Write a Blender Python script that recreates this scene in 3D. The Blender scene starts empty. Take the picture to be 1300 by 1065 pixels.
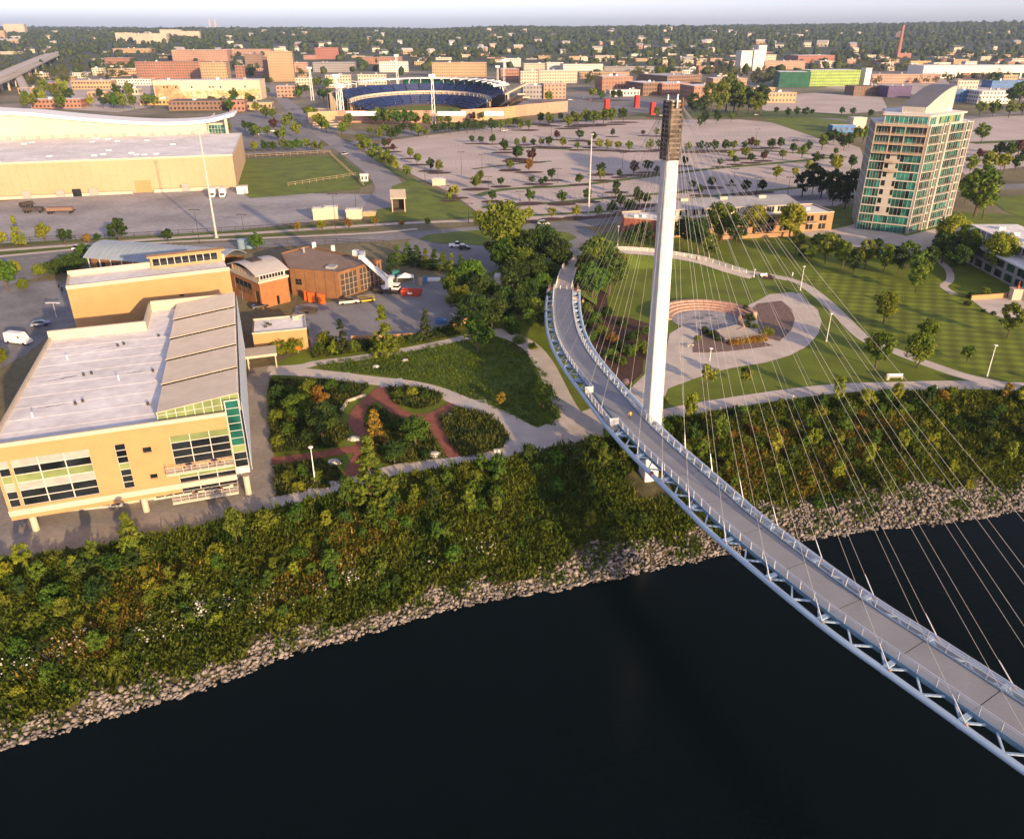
import bpy, bmesh, math, random
import numpy as np
from math import sin, cos, tan, atan2, pi, radians, sqrt, hypot
from mathutils import Vector, Matrix
from mathutils.geometry import tessellate_polygon

S = bpy.context.scene
COL = S.collection
# ------------------------------------------------------------------ camera, sky, sun, exposure
FPX, PITCH, CAMH, CX, CY = 965.0, radians(25.0), 70.0, 650.0, 487.5
cam_d = bpy.data.cameras.new('camera'); cam = bpy.data.objects.new('camera', cam_d); COL.objects.link(cam)
cam.location = (0, 0, CAMH); cam.rotation_euler = (pi/2 - PITCH, 0, 0)
cam_d.sensor_width = 36; cam_d.lens = 36*FPX/1300; cam_d.shift_y = -45/1300
cam_d.clip_start = 1; cam_d.clip_end = 40000
S.camera = cam
SUN_ELEV, SUN_AZ = radians(13), radians(33)          # the sun stands low behind the camera, to its right
world = bpy.data.worlds.new('World'); S.world = world; world.use_nodes = True
wn = world.node_tree; wn.nodes.clear()
sky = wn.nodes.new('ShaderNodeTexSky'); sky.sky_type = 'NISHITA'; sky.sun_disc = False
sun_dir = Vector((sin(SUN_AZ)*cos(SUN_ELEV), -cos(SUN_AZ)*cos(SUN_ELEV), sin(SUN_ELEV)))   # towards the sun
sky.sun_elevation = SUN_ELEV; sky.sun_rotation = atan2(sun_dir.x, sun_dir.y)
sky.air_density = 0.6; sky.dust_density = 1.0; sky.ozone_density = 4.0
bg = wn.nodes.new('ShaderNodeBackground'); bg.inputs[1].default_value = 0.15
wo = wn.nodes.new('ShaderNodeOutputWorld')
hsn = wn.nodes.new('ShaderNodeHueSaturation'); hsn.inputs['Saturation'].default_value = .62
tnt = wn.nodes.new('ShaderNodeVectorMath'); tnt.operation = 'MULTIPLY'; tnt.inputs[1].default_value = (1.18, .95, .91)
wn.links.new(sky.outputs[0], hsn.inputs['Color']); wn.links.new(hsn.outputs[0], tnt.inputs[0]); wn.links.new(tnt.outputs[0], bg.inputs[0]); wn.links.new(bg.outputs[0], wo.inputs[0])
sl = bpy.data.lights.new('sun', 'SUN'); sl.energy = 4.1; sl.angle = radians(0.6); sl.color = (1.0, 0.67, 0.34)
so = bpy.data.objects.new('sun', sl); COL.objects.link(so)
so.rotation_euler = sun_dir.to_track_quat('Z', 'Y').to_euler(); so.location = sun_dir*300
S.view_settings.view_transform = 'Standard'; S.view_settings.look = 'None'
S.view_settings.exposure = 1.15; S.view_settings.gamma = 1; S.view_settings.use_curve_mapping = False
S.cycles.volume_bounces = 0; S.cycles.max_bounces = 6; S.cycles.transparent_max_bounces = 12
S.cycles.volume_step_rate = 4

# ------------------------------------------------------------------ survey: photograph pixel -> point at a height
def G(x, y, z=0.0):
    dx = (x-CX)/FPX; dy = -(y-CY)/FPX
    d = Vector((dx, cos(PITCH)+dy*sin(PITCH), -sin(PITCH)+dy*cos(PITCH)))
    return Vector((0, 0, CAMH)) + d*((z-CAMH)/d.z)
def P(v):
    w = Vector(v)-Vector((0, 0, CAMH)); f = w.y*cos(PITCH)-w.z*sin(PITCH)
    return CX+FPX*w.x/f, CY-FPX*(w.y*sin(PITCH)+w.z*cos(PITCH))/f
def hgt(p, ytop):                     # height over point p whose top is seen at row ytop
    lo, hi = -5.0, 400.0
    for i in range(40):
        m = (lo+hi)/2
        if P((p[0], p[1], p[2]+m))[1] > ytop: lo = m
        else: hi = m
    return lo

# ------------------------------------------------------------------ materials
MATS = {}
def mat(name, col, rough=.8, var=.18, scale=.5, metal=0, spec=.3, bump=0, col2=None, det=4, objvar=0, transl=0, scale2=None, var2=0, bscale=None):
    if name in MATS: return MATS[name]
    m = bpy.data.materials.new(name); m.use_nodes = True; n = m.node_tree.nodes; l = m.node_tree.links
    b = n['Principled BSDF']; b.inputs['Roughness'].default_value = rough; b.inputs['Metallic'].default_value = metal
    b.inputs['Specular IOR Level'].default_value = spec
    geo = n.new('ShaderNodeNewGeometry')
    tex = n.new('ShaderNodeTexNoise'); tex.inputs['Scale'].default_value = scale; tex.inputs['Detail'].default_value = det
    l.new(geo.outputs['Position'], tex.inputs['Vector'])
    rp = n.new('ShaderNodeMapRange'); rp.inputs[1].default_value = .33; rp.inputs[2].default_value = .67
    l.new(tex.outputs['Fac'], rp.inputs[0])
    mx = n.new('ShaderNodeMix'); mx.data_type = 'RGBA'
    a = col; c = col2 if col2 else tuple(min(1, v*(1+var)) for v in col)
    if not col2: a = tuple(v*(1-var) for v in col)
    mx.inputs[6].default_value = (*a, 1); mx.inputs[7].default_value = (*c, 1)
    l.new(rp.outputs[0], mx.inputs[0]); out = mx.outputs[2]
    if scale2:
        t2 = n.new('ShaderNodeTexNoise'); t2.inputs['Scale'].default_value = scale2; t2.inputs['Detail'].default_value = 3
        l.new(geo.outputs['Position'], t2.inputs['Vector'])
        r2 = n.new('ShaderNodeMapRange'); r2.inputs[1].default_value = .3; r2.inputs[2].default_value = .7
        r2.inputs[3].default_value = 1-var2; r2.inputs[4].default_value = 1+var2
        l.new(t2.outputs['Fac'], r2.inputs[0])
        vm = n.new('ShaderNodeVectorMath'); vm.operation = 'SCALE'; l.new(out, vm.inputs[0]); l.new(r2.outputs[0], vm.inputs['Scale']); out = vm.outputs[0]
    if objvar:
        oi = n.new('ShaderNodeObjectInfo'); hs = n.new('ShaderNodeHueSaturation')
        r3 = n.new('ShaderNodeMapRange'); r3.inputs[3].default_value = .5-.045*objvar; r3.inputs[4].default_value = .5+.035*objvar
        r4 = n.new('ShaderNodeMapRange'); r4.inputs[3].default_value = 1-.45*objvar; r4.inputs[4].default_value = 1+.45*objvar
        mm = n.new('ShaderNodeMath'); mm.operation = 'FRACT'; mk = n.new('ShaderNodeMath'); mk.operation = 'MULTIPLY'; mk.inputs[1].default_value = 17.3
        l.new(oi.outputs['Random'], r3.inputs[0]); l.new(oi.outputs['Random'], mk.inputs[0]); l.new(mk.outputs[0], mm.inputs[0]); l.new(mm.outputs[0], r4.inputs[0])
        l.new(r3.outputs[0], hs.inputs['Hue']); l.new(r4.outputs[0], hs.inputs['Value']); l.new(out, hs.inputs['Color']); out = hs.outputs[0]
    l.new(out, b.inputs['Base Color'])
    if bump:
        bt = n.new('ShaderNodeTexNoise'); bt.inputs['Scale'].default_value = bscale or scale*4; bt.inputs['Detail'].default_value = 5
        l.new(geo.outputs['Position'], bt.inputs['Vector'])
        bp = n.new('ShaderNodeBump'); bp.inputs['Strength'].default_value = bump; bp.inputs['Distance'].default_value = .1
        l.new(bt.outputs['Fac'], bp.inputs['Height']); l.new(bp.outputs[0], b.inputs['Normal'])
    if transl:
        tr = n.new('ShaderNodeBsdfTranslucent'); l.new(out, tr.inputs[0]); ms = n.new('ShaderNodeMixShader'); ms.inputs[0].default_value = transl
        l.new(b.outputs[0], ms.inputs[1]); l.new(tr.outputs[0], ms.inputs[2]); l.new(ms.outputs[0], n['Material Output'].inputs[0])
    MATS[name] = m
    return m
def glass(name, tint, rough=.06, spec=.6, var=.5, scale=.35):
    return mat(name, tint, rough=rough, spec=spec, var=var, scale=scale, det=1)

# ------------------------------------------------------------------ mesh builder
class MB:
    def __init__(s): s.v = []; s.f = []; s.m = []
    def quad(s, a, b, c, d, m=0):
        k = len(s.v); s.v += [tuple(a), tuple(b), tuple(c), tuple(d)]; s.f.append((k, k+1, k+2, k+3)); s.m.append(m)
    def poly(s, pts, m=0):
        k = len(s.v); s.v += [tuple(p) for p in pts]; s.f.append(tuple(range(k, k+len(pts)))); s.m.append(m)
    def box(s, x0, x1, y0, y1, z0, z1, m=0):
        k = len(s.v)
        s.v += [(x0,y0,z0),(x1,y0,z0),(x1,y1,z0),(x0,y1,z0),(x0,y0,z1),(x1,y0,z1),(x1,y1,z1),(x0,y1,z1)]
        for f in ((0,3,2,1),(4,5,6,7),(0,1,5,4),(1,2,6,5),(2,3,7,6),(3,0,4,7)): s.f.append(tuple(k+i for i in f)); s.m.append(m)
    def obox(s, c, rz, sx, sy, z0, z1, m=0):       # box centred on c, turned by rz
        k = len(s.v); ca, sa = cos(rz), sin(rz)
        for z in (z0, z1):
            for x, y in ((-sx/2,-sy/2),(sx/2,-sy/2),(sx/2,sy/2),(-sx/2,sy/2)): s.v.append((c[0]+x*ca-y*sa, c[1]+x*sa+y*ca, z))
        for f in ((0,3,2,1),(4,5,6,7),(0,1,5,4),(1,2,6,5),(2,3,7,6),(3,0,4,7)): s.f.append(tuple(k+i for i in f)); s.m.append(m)
    def beam(s, p, q, w, h, m=0):                  # rectangular bar p -> q
        p, q = Vector(p), Vector(q); d = (q-p).normalized()
        u = d.cross(Vector((0, 0, 1))); u = (u if u.length > 1e-3 else Vector((1, 0, 0))).normalized(); n = u.cross(d)
        k = len(s.v)
        for o in (p, q):
            for a, b in ((-1,-1),(1,-1),(1,1),(-1,1)): s.v.append(tuple(o+u*(a*w/2)+n*(b*h/2)))
        for f in ((0,3,2,1),(4,5,6,7),(0,1,5,4),(1,2,6,5),(2,3,7,6),(3,0,4,7)): s.f.append(tuple(k+i for i in f)); s.m.append(m)
    def tube(s, pts, r, n=6, m=0, cap=True):
        pts = [Vector(p) for p in pts]; rr = r if hasattr(r, '__len__') else [r]*len(pts); k = len(s.v)
        for i, p in enumerate(pts):
            d = (pts[min(i+1, len(pts)-1)]-pts[max(i-1, 0)]).normalized()
            u = d.cross(Vector((0, 0, 1))); u = (u if u.length > 1e-3 else Vector((1, 0, 0))).normalized(); w = u.cross(d)
            for j in range(n):
                a = 2*pi*j/n; s.v.append(tuple(p+(u*cos(a)+w*sin(a))*rr[i]))
        for i in range(len(pts)-1):
            for j in range(n):
                s.f.append((k+i*n+j, k+i*n+(j+1)%n, k+(i+1)*n+(j+1)%n, k+(i+1)*n+j)); s.m.append(m)
        if cap:
            s.f.append(tuple(k+j for j in range(n))); s.m.append(m)
            s.f.append(tuple(k+(len(pts)-1)*n+n-1-j for j in range(n))); s.m.append(m)
    def prism(s, poly, z0, z1, m=0, mtop=None):
        n = len(poly)
        if sum(poly[i][0]*poly[(i+1)%n][1]-poly[(i+1)%n][0]*poly[i][1] for i in range(n)) < 0: poly = poly[::-1]
        k = len(s.v); s.v += [(p[0], p[1], z0) for p in poly]+[(p[0], p[1], z1) for p in poly]
        for i in range(n): s.f.append((k+i, k+(i+1)%n, k+n+(i+1)%n, k+n+i)); s.m.append(m)
        s.f.append(tuple(k+n+i for i in range(n))); s.m.append(m if mtop is None else mtop)
        s.f.append(tuple(k+n-1-i for i in range(n))); s.m.append(m)
    def sphere(s, c, r, m=0, n=8, k2=5, sz=1):
        k = len(s.v)
        for i in range(k2+1):
            t = pi*i/k2
            for j in range(n): a = 2*pi*j/n; s.v.append((c[0]+r*sin(t)*cos(a), c[1]+r*sin(t)*sin(a), c[2]+sz*r*cos(t)))
        for i in range(k2):
            for j in range(n): s.f.append((k+i*n+j, k+(i+1)*n+j, k+(i+1)*n+(j+1)%n, k+i*n+(j+1)%n)); s.m.append(m)
    def ribbon(s, c, w, z, m=0):                  # flat strip along points c
        w = w if hasattr(w, '__len__') else [w]*len(c); L = []
        for i, p in enumerate(c):
            d = Vector((c[min(i+1,len(c)-1)][0]-c[max(i-1,0)][0], c[min(i+1,len(c)-1)][1]-c[max(i-1,0)][1])).normalized()
            L.append((p[0]-d.y*w[i]/2, p[1]+d.x*w[i]/2, p[0]+d.y*w[i]/2, p[1]-d.x*w[i]/2, z if not hasattr(z,'__len__') else z[i]))
        k = len(s.v)
        for a in L: s.v += [(a[0], a[1], a[4]), (a[2], a[3], a[4])]
        for i in range(len(L)-1): s.f.append((k+2*i, k+2*i+1, k+2*i+3, k+2*i+2)); s.m.append(m)
    def mesh(s, name, mats, off=(0, 0, 0), smooth=False):
        me = bpy.data.meshes.new(name)
        v = s.v if off == (0, 0, 0) else [(a[0]-off[0], a[1]-off[1], a[2]-off[2]) for a in s.v]
        me.from_pydata(v, [], s.f)
        for m in (mats if isinstance(mats, (list, tuple)) else [mats]): me.materials.append(m)
        if isinstance(mats, (list, tuple)) and len(mats) > 1: me.polygons.foreach_set('material_index', s.m)
        if smooth: me.polygons.foreach_set('use_smooth', [True]*len(me.polygons))
        me.update()
        return me
    def build(s, name, mats, parent=None, world=False, smooth=False):
        off = tuple(parent.location) if (parent and world) else (0, 0, 0)
        return link(name, s.mesh(name, mats, off, smooth), parent)
def link(name, me, parent=None, loc=None, rz=None):
    o = bpy.data.objects.new(name, me); COL.objects.link(o)
    if parent: o.parent = parent
    if loc is not None: o.location = loc
    if rz is not None: o.rotation_euler = (0, 0, rz)
    return o
USED = set()
def tag(o, label, cat, group=None, kind=None):
    if label: o['label'] = label
    if cat: o['category'] = cat
    if group: o['group'] = group
    if kind: o['kind'] = kind
    return o
def thing(name, label, cat, loc=(0, 0, 0), rz=0, group=None, scale=None):
    o = bpy.data.objects.new(name, None); COL.objects.link(o); o.empty_display_size = 1
    o.location = loc; o.rotation_euler = (0, 0, rz)
    if scale: o.scale = scale
    return tag(o, label, cat, group)
def structure(name, mb, m, smooth=False):
    o = mb.build(name, m, smooth=smooth); o['kind'] = 'structure'; return o
def bigmesh(name, V, F, m, mi=None):              # numpy verts, quads or tris
    me = bpy.data.meshes.new(name); n = F.shape[1]
    me.vertices.add(len(V)); me.vertices.foreach_set('co', V.astype(np.float32).ravel())
    me.loops.add(F.size); me.loops.foreach_set('vertex_index', F.astype(np.int32).ravel())
    me.polygons.add(len(F)); me.polygons.foreach_set('loop_start', np.arange(0, F.size, n, dtype=np.int32))
    me.polygons.foreach_set('loop_total', np.full(len(F), n, dtype=np.int32))
    for k in (m if isinstance(m, list) else [m]): me.materials.append(k)
    if mi is not None: me.polygons.foreach_set('material_index', mi.astype(np.int32))
    me.update(); me.validate()
    return me
def spline(pts, n=6, closed=False):                # Catmull-Rom
    pts = [Vector(p) for p in pts]; N = len(pts); out = []
    for i in range(N if closed else N-1):
        if closed: a, b, c, d = pts[i-1], pts[i], pts[(i+1)%N], pts[(i+2)%N]
        else: a, b, c, d = pts[max(i-1,0)], pts[i], pts[i+1], pts[min(i+2,N-1)]
        for k in range(n):
            t = k/n; out.append(.5*((2*b)+(c-a)*t+(2*a-5*b+4*c-d)*t*t+(3*b-a-3*c+d)*t**3))
    if not closed: out.append(pts[-1])
    return out
def pix(pts, z=0): return [G(x, y, z) for x, y in pts]
LAYER = [0]
def lift():                                        # every sheet a few mm above the one before
    LAYER[0] = (LAYER[0]+1) % 6; return LAYER[0]*.0042
def sheet(name, poly, z, m, smooth=0, thick=0):    # flat polygon (world points) as ground structure
    if smooth: poly = spline([Vector((p[0], p[1], 0)) for p in poly], smooth, True)
    if z > 0: z += lift()
    poly = [Vector((p[0], p[1], z)) for p in poly]
    if sum(poly[i].x*poly[(i+1)%len(poly)].y-poly[(i+1)%len(poly)].x*poly[i].y for i in range(len(poly))) < 0: poly = poly[::-1]
    mb = MB(); mb.v = [tuple(p) for p in poly]
    for t in tessellate_polygon([poly]):
        a, b, c = (poly[i] for i in t)
        mb.f.append(tuple(t) if (b-a).cross(c-a).z > 0 else tuple(t[::-1])); mb.m.append(0)
    if thick:
        n = len(poly); mb.v += [(p.x, p.y, z-thick) for p in poly]
        for i in range(n): mb.f.append((i, i+n, (i+1)%n+n, (i+1)%n)); mb.m.append(0)
    return structure(name, mb, m)
def path(name, pts, w, z, m, n=6):                  # strip along photograph points
    c = spline(pix(pts), n); mb = MB(); mb.ribbon(c, w, z+lift()); return structure(name, mb, m)
ORD = 'first second third fourth fifth sixth seventh eighth ninth tenth eleventh twelfth thirteenth fourteenth fifteenth sixteenth seventeenth eighteenth nineteenth twentieth'.split()
TENS = {2: 'twenty', 3: 'thirty', 4: 'forty', 5: 'fifty', 6: 'sixty', 7: 'seventy', 8: 'eighty', 9: 'ninety', 10: 'hundredy', 11: 'hundred and tenty'}
def ordn(i):
    if i < 20: return ORD[i]
    t, u = divmod(i+1, 10)
    return (TENS[t][:-1]+'ieth') if u == 0 else TENS[t]+'-'+ORD[u-1]
R = random.Random(7)
NP = np.random.default_rng(7)
# ------------------------------------------------------------------ base materials
m_grass = mat('grass', (.075,.115,.012), var=.3, scale=.08, scale2=2.5, var2=.25, bump=.4, bscale=6)
m_lawn = mat('mown lawn', (.118,.16,.009), var=.22, scale=.12, scale2=3, var2=.18, bump=.4, bscale=8)
m_dry = mat('dry turf', (.16,.14,.07), var=.3, scale=.03, scale2=.8, var2=.25)
m_conc = mat('path concrete', (.50,.45,.40), var=.08, scale=.25, scale2=4, var2=.07, rough=.85)
m_plaza = mat('plaza concrete', (.50,.45,.395), var=.12, scale=.2, scale2=3, var2=.08, rough=.8)
m_asph = mat('asphalt', (.20,.20,.205), var=.16, scale=.07, scale2=1.5, var2=.12, rough=.85)
m_lot = mat('lot paving', (.46,.40,.36), var=.12, scale=.03, scale2=.6, var2=.1, rough=.85)
m_mulch = mat('mulch', (.07,.036,.024), var=.3, scale=1.2, bump=.6)
m_soil = mat('bank soil', (.055,.05,.022), var=.4, scale=.5, bump=.6)
m_red = mat('red pavers', (.24,.085,.055), var=.15, scale=.7, scale2=5, var2=.15)
m_white = mat('white paint', (.78,.77,.74), var=.05, scale=.4, rough=.5)
m_line = mat('road marking', (.62,.6,.55), var=.12, scale=.8)
m_kerb = mat('kerb concrete', (.42,.4,.37), var=.1, scale=.5)

BT = [(-90,729),(0,712),(100,700),(200,680),(350,648),(440,625),(560,596),(660,579),(760,557),(850,534),(1000,511),(1150,499),(1300,500),(1420,504),(1640,516)]
WL = [(-90,966),(0,943),(110,914),(200,888),(270,866),(350,835),(420,812),(470,800),(550,775),(640,755),(760,735),(845,716),(925,700),(1060,676),(1130,667),(1200,660),(1300,645),(1420,632),(1640,606)]
bt = spline(pix(BT), 8); wl = spline([G(x, y, -9) for x, y in WL], 8)
def resamp(c, n):
    d = [0]
    for i in range(1, len(c)): d.append(d[-1]+(c[i]-c[i-1]).length)
    out = []; j = 0
    for k in range(n):
        t = d[-1]*k/(n-1)
        while j < len(d)-2 and d[j+1] < t: j += 1
        u = (t-d[j])/max(1e-6, d[j+1]-d[j]); out.append(c[j].lerp(c[j+1], min(1, max(0, u))))
    return out
NB = 150
bt = resamp(bt, NB); wl = resamp(wl, NB)
# far-out ends so the river bank runs on beyond the frame
bt = [bt[0]+(bt[0]-bt[4]).normalized()*400]+bt+[bt[-1]+(bt[-1]-bt[-5]).normalized()*500]
wl = [wl[0]+(bt[0]-bt[1])]+wl+[wl[-1]+(bt[-1]-bt[-2])]
_wob = [R.uniform(-.5, .5) for _ in wl]
wl = [Vector((p.x+_wob[i]*.6, p.y+_wob[i]*.9, -9)) for i, p in enumerate(wl)]
def bank(i, t):                       # point on the bank: t 0 at the top edge, 1 at the water
    i = max(0, min(len(bt)-1.001, i)); k = int(i); u = i-k
    a = bt[k].lerp(bt[k+1], u); b = wl[k].lerp(wl[k+1], u)
    p = a.lerp(b, t); p.z = -9*(t**1.15) if t > 0 else 0
    return p
mb = MB(); rows = [0,.08,.2,.35,.5,.65,.8,.9,1.0,1.12,1.3]
for r, t in enumerate(rows):
    for i in range(len(bt)):
        p = bank(i, t) if t <= 1 else bank(i, 1)+(bank(i, 1)-bank(i, .9)).normalized()*((t-1)*30)
        if 0 < t < 1: p.z += .5*sin(i*.9+r*2.1)*sin(i*.37)*(1 if t < .9 else .3)
        mb.v.append((p.x, p.y, p.z if t <= 1 else -9-(t-1)*14))
n = len(bt)
for r in range(len(rows)-1):
    for i in range(n-1): mb.f.append((r*n+i, (r+1)*n+i, (r+1)*n+i+1, r*n+i+1)); mb.m.append(0)
structure('riverbank', mb, m_soil, smooth=True)
# flat town ground, then the hills
far = [(9000, 1500), (-9000, 1500)]
sheet('ground', [(p.x, p.y) for p in bt]+[(9000, bt[-1].y), *far, (-9000, bt[0].y)], 0, m_dry)
def hill_z(x, y):
    d = y
    t = max(0, (d-1500)/3000); t = min(1, t); t = t*t*(3-2*t)
    ridge = 57+8*sin(x*.0011+1)+5*sin(x*.0032)+4*sin(x*.007+2)
    if x > 900: ridge += 30*min(1, (x-900)/1400)
    if x < -900: ridge += 6*min(1, (-x-900)/1500)
    return t*ridge + 5*t*sin(x*.006+y*.004)*sin(y*.005+x*.002)
mb = MB(); NX, NY = 150, 70
xs = [-9000+18000*i/(NX-1) for i in range(NX)]; ys = [1500+ (9000-1500)*(j/(NY-1))**1.3 for j in range(NY)]
for y in ys:
    for x in xs: mb.v.append((x, y, hill_z(x, y)))
for j in range(NY-1):
    for i in range(NX-1): mb.f.append((j*NX+i, j*NX+i+1, (j+1)*NX+i+1, (j+1)*NX+i)); mb.m.append(0)
m_hill = mat('hill ground', (.05,.065,.022), var=.3, scale=.01, scale2=.06, var2=.3)
structure('hills', mb, m_hill, smooth=True)
# river
m_water = bpy.data.materials.new('river water'); m_water.use_nodes = True
nn = m_water.node_tree.nodes; ll = m_water.node_tree.links; b = nn['Principled BSDF']
b.inputs['Base Color'].default_value = (.0016,.005,.006,1); b.inputs['Roughness'].default_value = .12; b.inputs['IOR'].default_value = 1.33
b.inputs['Specular IOR Level'].default_value = .09
ge = nn.new('ShaderNodeNewGeometry'); mp = nn.new('ShaderNodeMapping'); mp.inputs['Scale'].default_value = (.35, .9, 1); mp.inputs['Rotation'].default_value = (0, 0, .35)
tx = nn.new('ShaderNodeTexNoise'); tx.inputs['Scale'].default_value = 1.0; tx.inputs['Detail'].default_value = 6; tx.inputs['Roughness'].default_value = .6
bp = nn.new('ShaderNodeBump'); bp.inputs['Strength'].default_value = .35; bp.inputs['Distance'].default_value = .12
ll.new(ge.outputs['Position'], mp.inputs[0]); ll.new(mp.outputs[0], tx.inputs['Vector']); ll.new(tx.outputs['Fac'], bp.inputs['Height']); ll.new(bp.outputs[0], b.inputs['Normal'])
mb = MB(); mb.quad((-3000,-1500,-9),(3000,-1500,-9),(3000,400,-9),(-3000,400,-9)); structure('river', mb, m_water)
# ------------------------------------------------------------------ footbridge
m_steel = mat('sky shaded white steel', (.36,.49,.63), var=.06, scale=.5, rough=.45, spec=.4)  # white paint, with the blue of sky-lit shade put into the colour
m_rail = mat('rail steel', (.58,.60,.63), var=.08, scale=.6, rough=.4, metal=.3)
m_deck = mat('deck concrete', (.26,.275,.30), var=.07, scale=.3, scale2=5, var2=.06, rough=.8)
m_joint = mat('joint rubber', (.03,.03,.033), rough=.9)
m_cable = mat('cable sheath', (.45,.43,.41), var=.05, scale=.3, rough=.4)
m_gird = mat('girder steel', (.12,.22,.30), var=.1, scale=.4, rough=.5)
m_mesh = bpy.data.materials.new('rail mesh'); m_mesh.use_nodes = True
nn = m_mesh.node_tree.nodes; ll = m_mesh.node_tree.links
nn['Principled BSDF'].inputs['Base Color'].default_value = (.62,.62,.63,1); nn['Principled BSDF'].inputs['Roughness'].default_value = .45
tr = nn.new('ShaderNodeBsdfTransparent'); ms = nn.new('ShaderNodeMixShader'); ms.inputs[0].default_value = .42
ll.new(tr.outputs[0], ms.inputs[1]); ll.new(nn['Principled BSDF'].outputs[0], ms.inputs[2]); ll.new(ms.outputs[0], nn['Material Output'].inputs[0])
EDG = [((704,366),(727,367),4.6),((701.5,386),(727.5,388.5),5.2),((705,417),(730.8,415),6.2),((714,442),(741.5,440),7.0),((729,467),(758,463),7.7),((751,497),(783,491),8.3),
       ((783,537.7),(817,530),8.9),((810,569),(849,560),9.3),((846,601),(882,591),9.7),((882.6,635),(920,625),10.0),((924,674),(962,662),10.2),((1050,777),(1091.5,758),10.5),((1133,835),(1176,814),10.6),((1232,905),(1273.5,876),10.7)]
cl = [(G(*a, z)+G(*b, z))/2 for a, b, z in EDG]
cl += [cl[-1]+(cl[-1]-cl[-2]).normalized()*k for k in (14, 30)]
cl = spline(cl, 10)
for it in range(6):
    cl = [cl[0]]+[(cl[i-1]+cl[i]*2+cl[i+1])/4 for i in range(1, len(cl)-1)]+[cl[-1]]
DL = sum((cl[i+1]-cl[i]).length for i in range(len(cl)-1))
cl = resamp(cl, int(DL/.5)+1); STEP = DL/(len(cl)-1)
cl2 = cl
def dframe(s):
    i = max(0, min(len(cl)-2, int(s/STEP))); p = cl[i].lerp(cl[i+1], min(1, max(0, s/STEP-i)))
    a, b = cl[max(0, i-2)], cl[min(len(cl)-1, i+3)]; d = b-a; d.z = 0; d.normalize()
    return p, d, Vector((-d.y, d.x, 0))            # left of travel (towards the camera end) is +n
def dp(s, off, dz=0): p, d, n = dframe(s); return p+n*off+Vector((0, 0, dz))
HW, TUB = 2.55, 4.35                               # half width of the walkway, offset of the edge tubes
# which side faces the outer (left) tube
SG = -1 if dp(40, 1).x > dp(40, 0).x else 1        # +1: left in the photograph is +n
# find joint phase: a joint at right edge pixel (1176,814)
jx = min(range(len(cl)), key=lambda i: abs(P(dp(i*STEP, -SG*HW))[0]-1176)+abs(P(dp(i*STEP, -SG*HW))[1]-814))*STEP
JS = 8.0; J0 = jx % JS
joints = [J0+k*JS for k in range(int((DL-J0)/JS)+1)]
s_tow = min(range(len(cl)), key=lambda i: (cl[i]-Vector((24.5, 114.5, 9.1))).length)*STEP
bridge = thing('footbridge', 'curving steel footbridge with a concrete walkway, running out over the dark river', 'bridge', tuple(dp(0, 0)-Vector((0,0,4.6))))
def strip(o0, o1, z0, z1, sa, sb, step=1.0):
    mb = MB(); n = max(1, int((sb-sa)/step)); k = 0
    for i in range(n+1):
        s = sa+(sb-sa)*i/n
        mb.v += [tuple(dp(s, o0, z0)), tuple(dp(s, o1, z0)), tuple(dp(s, o1, z1)), tuple(dp(s, o0, z1))]
    for i in range(n):
        a, b = 4*i, 4*i+4
        for j in range(4): mb.f.append((a+j, a+(j+1)%4, b+(j+1)%4, b+j)); mb.m.append(0)
    mb.f += [(0,1,2,3), (4*n+3,4*n+2,4*n+1,4*n)]; mb.m += [0, 0]
    return mb
def rev(mb):                                       # keep normals outward whichever way the strip ran
    return mb
edges_s = [0]+joints+[DL]
for a, b in zip(edges_s[:-1], edges_s[1:]):
    if b-a < .5: continue
    strip(-HW, HW, -.22, 0, a+.05, b-.05).build('deck_panel', m_deck, bridge, True)
for s in joints:
    mb = MB(); p, d, n_ = dframe(s); mb.beam(dp(s, -HW, -.05), dp(s, HW, -.05), .09, .06); mb.build('expansion_joint', m_joint, bridge, True)
    mb = MB(); mb.beam(dp(s, -TUB, -.75), dp(s, TUB, -.75), .35, .8); mb.build('cross_beam', m_gird, bridge, True)
mb = MB(); 
strip(-1.3, 1.3, -1.3, -.24, 0, DL).build('box_girder', m_gird, bridge, True)
for sg in (-1, 1):
    strip(sg*HW-.12, sg*HW+.22, -.45, .12, 0, DL).build('deck_kerb_beam', m_gird, bridge, True)
    pts = [dp(i*1.0, sg*TUB, -.55) for i in range(int(DL)+1)]
    mb = MB(); mb.tube(pts, .38, 10); mb.build('edge_tube', m_steel, bridge, True, smooth=True)
    # bracket webs from the walkway to the tube, splayed in pairs
    js = joints
    for s in js:
        for q in (-1, 1):
          for fr in (.0, .5):
            s0 = s+fr*JS
            if s0+q*1.2 < 1 or s0+q*1.2 > DL-1: continue
            mb = MB(); mb.beam(dp(s0, sg*(TUB-.3), -.5), dp(s0+q*1.45, sg*(HW+.1), -.2), .2, .2); mb.build('bracket', m_steel, bridge, True)
    for s in js:
        mb = MB(); mb.beam(dp(s, sg*(HW+.15), -.3), dp(s, sg*TUB, -.3), .55, .3); mb.build('outrigger', m_steel, bridge, True)
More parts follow.
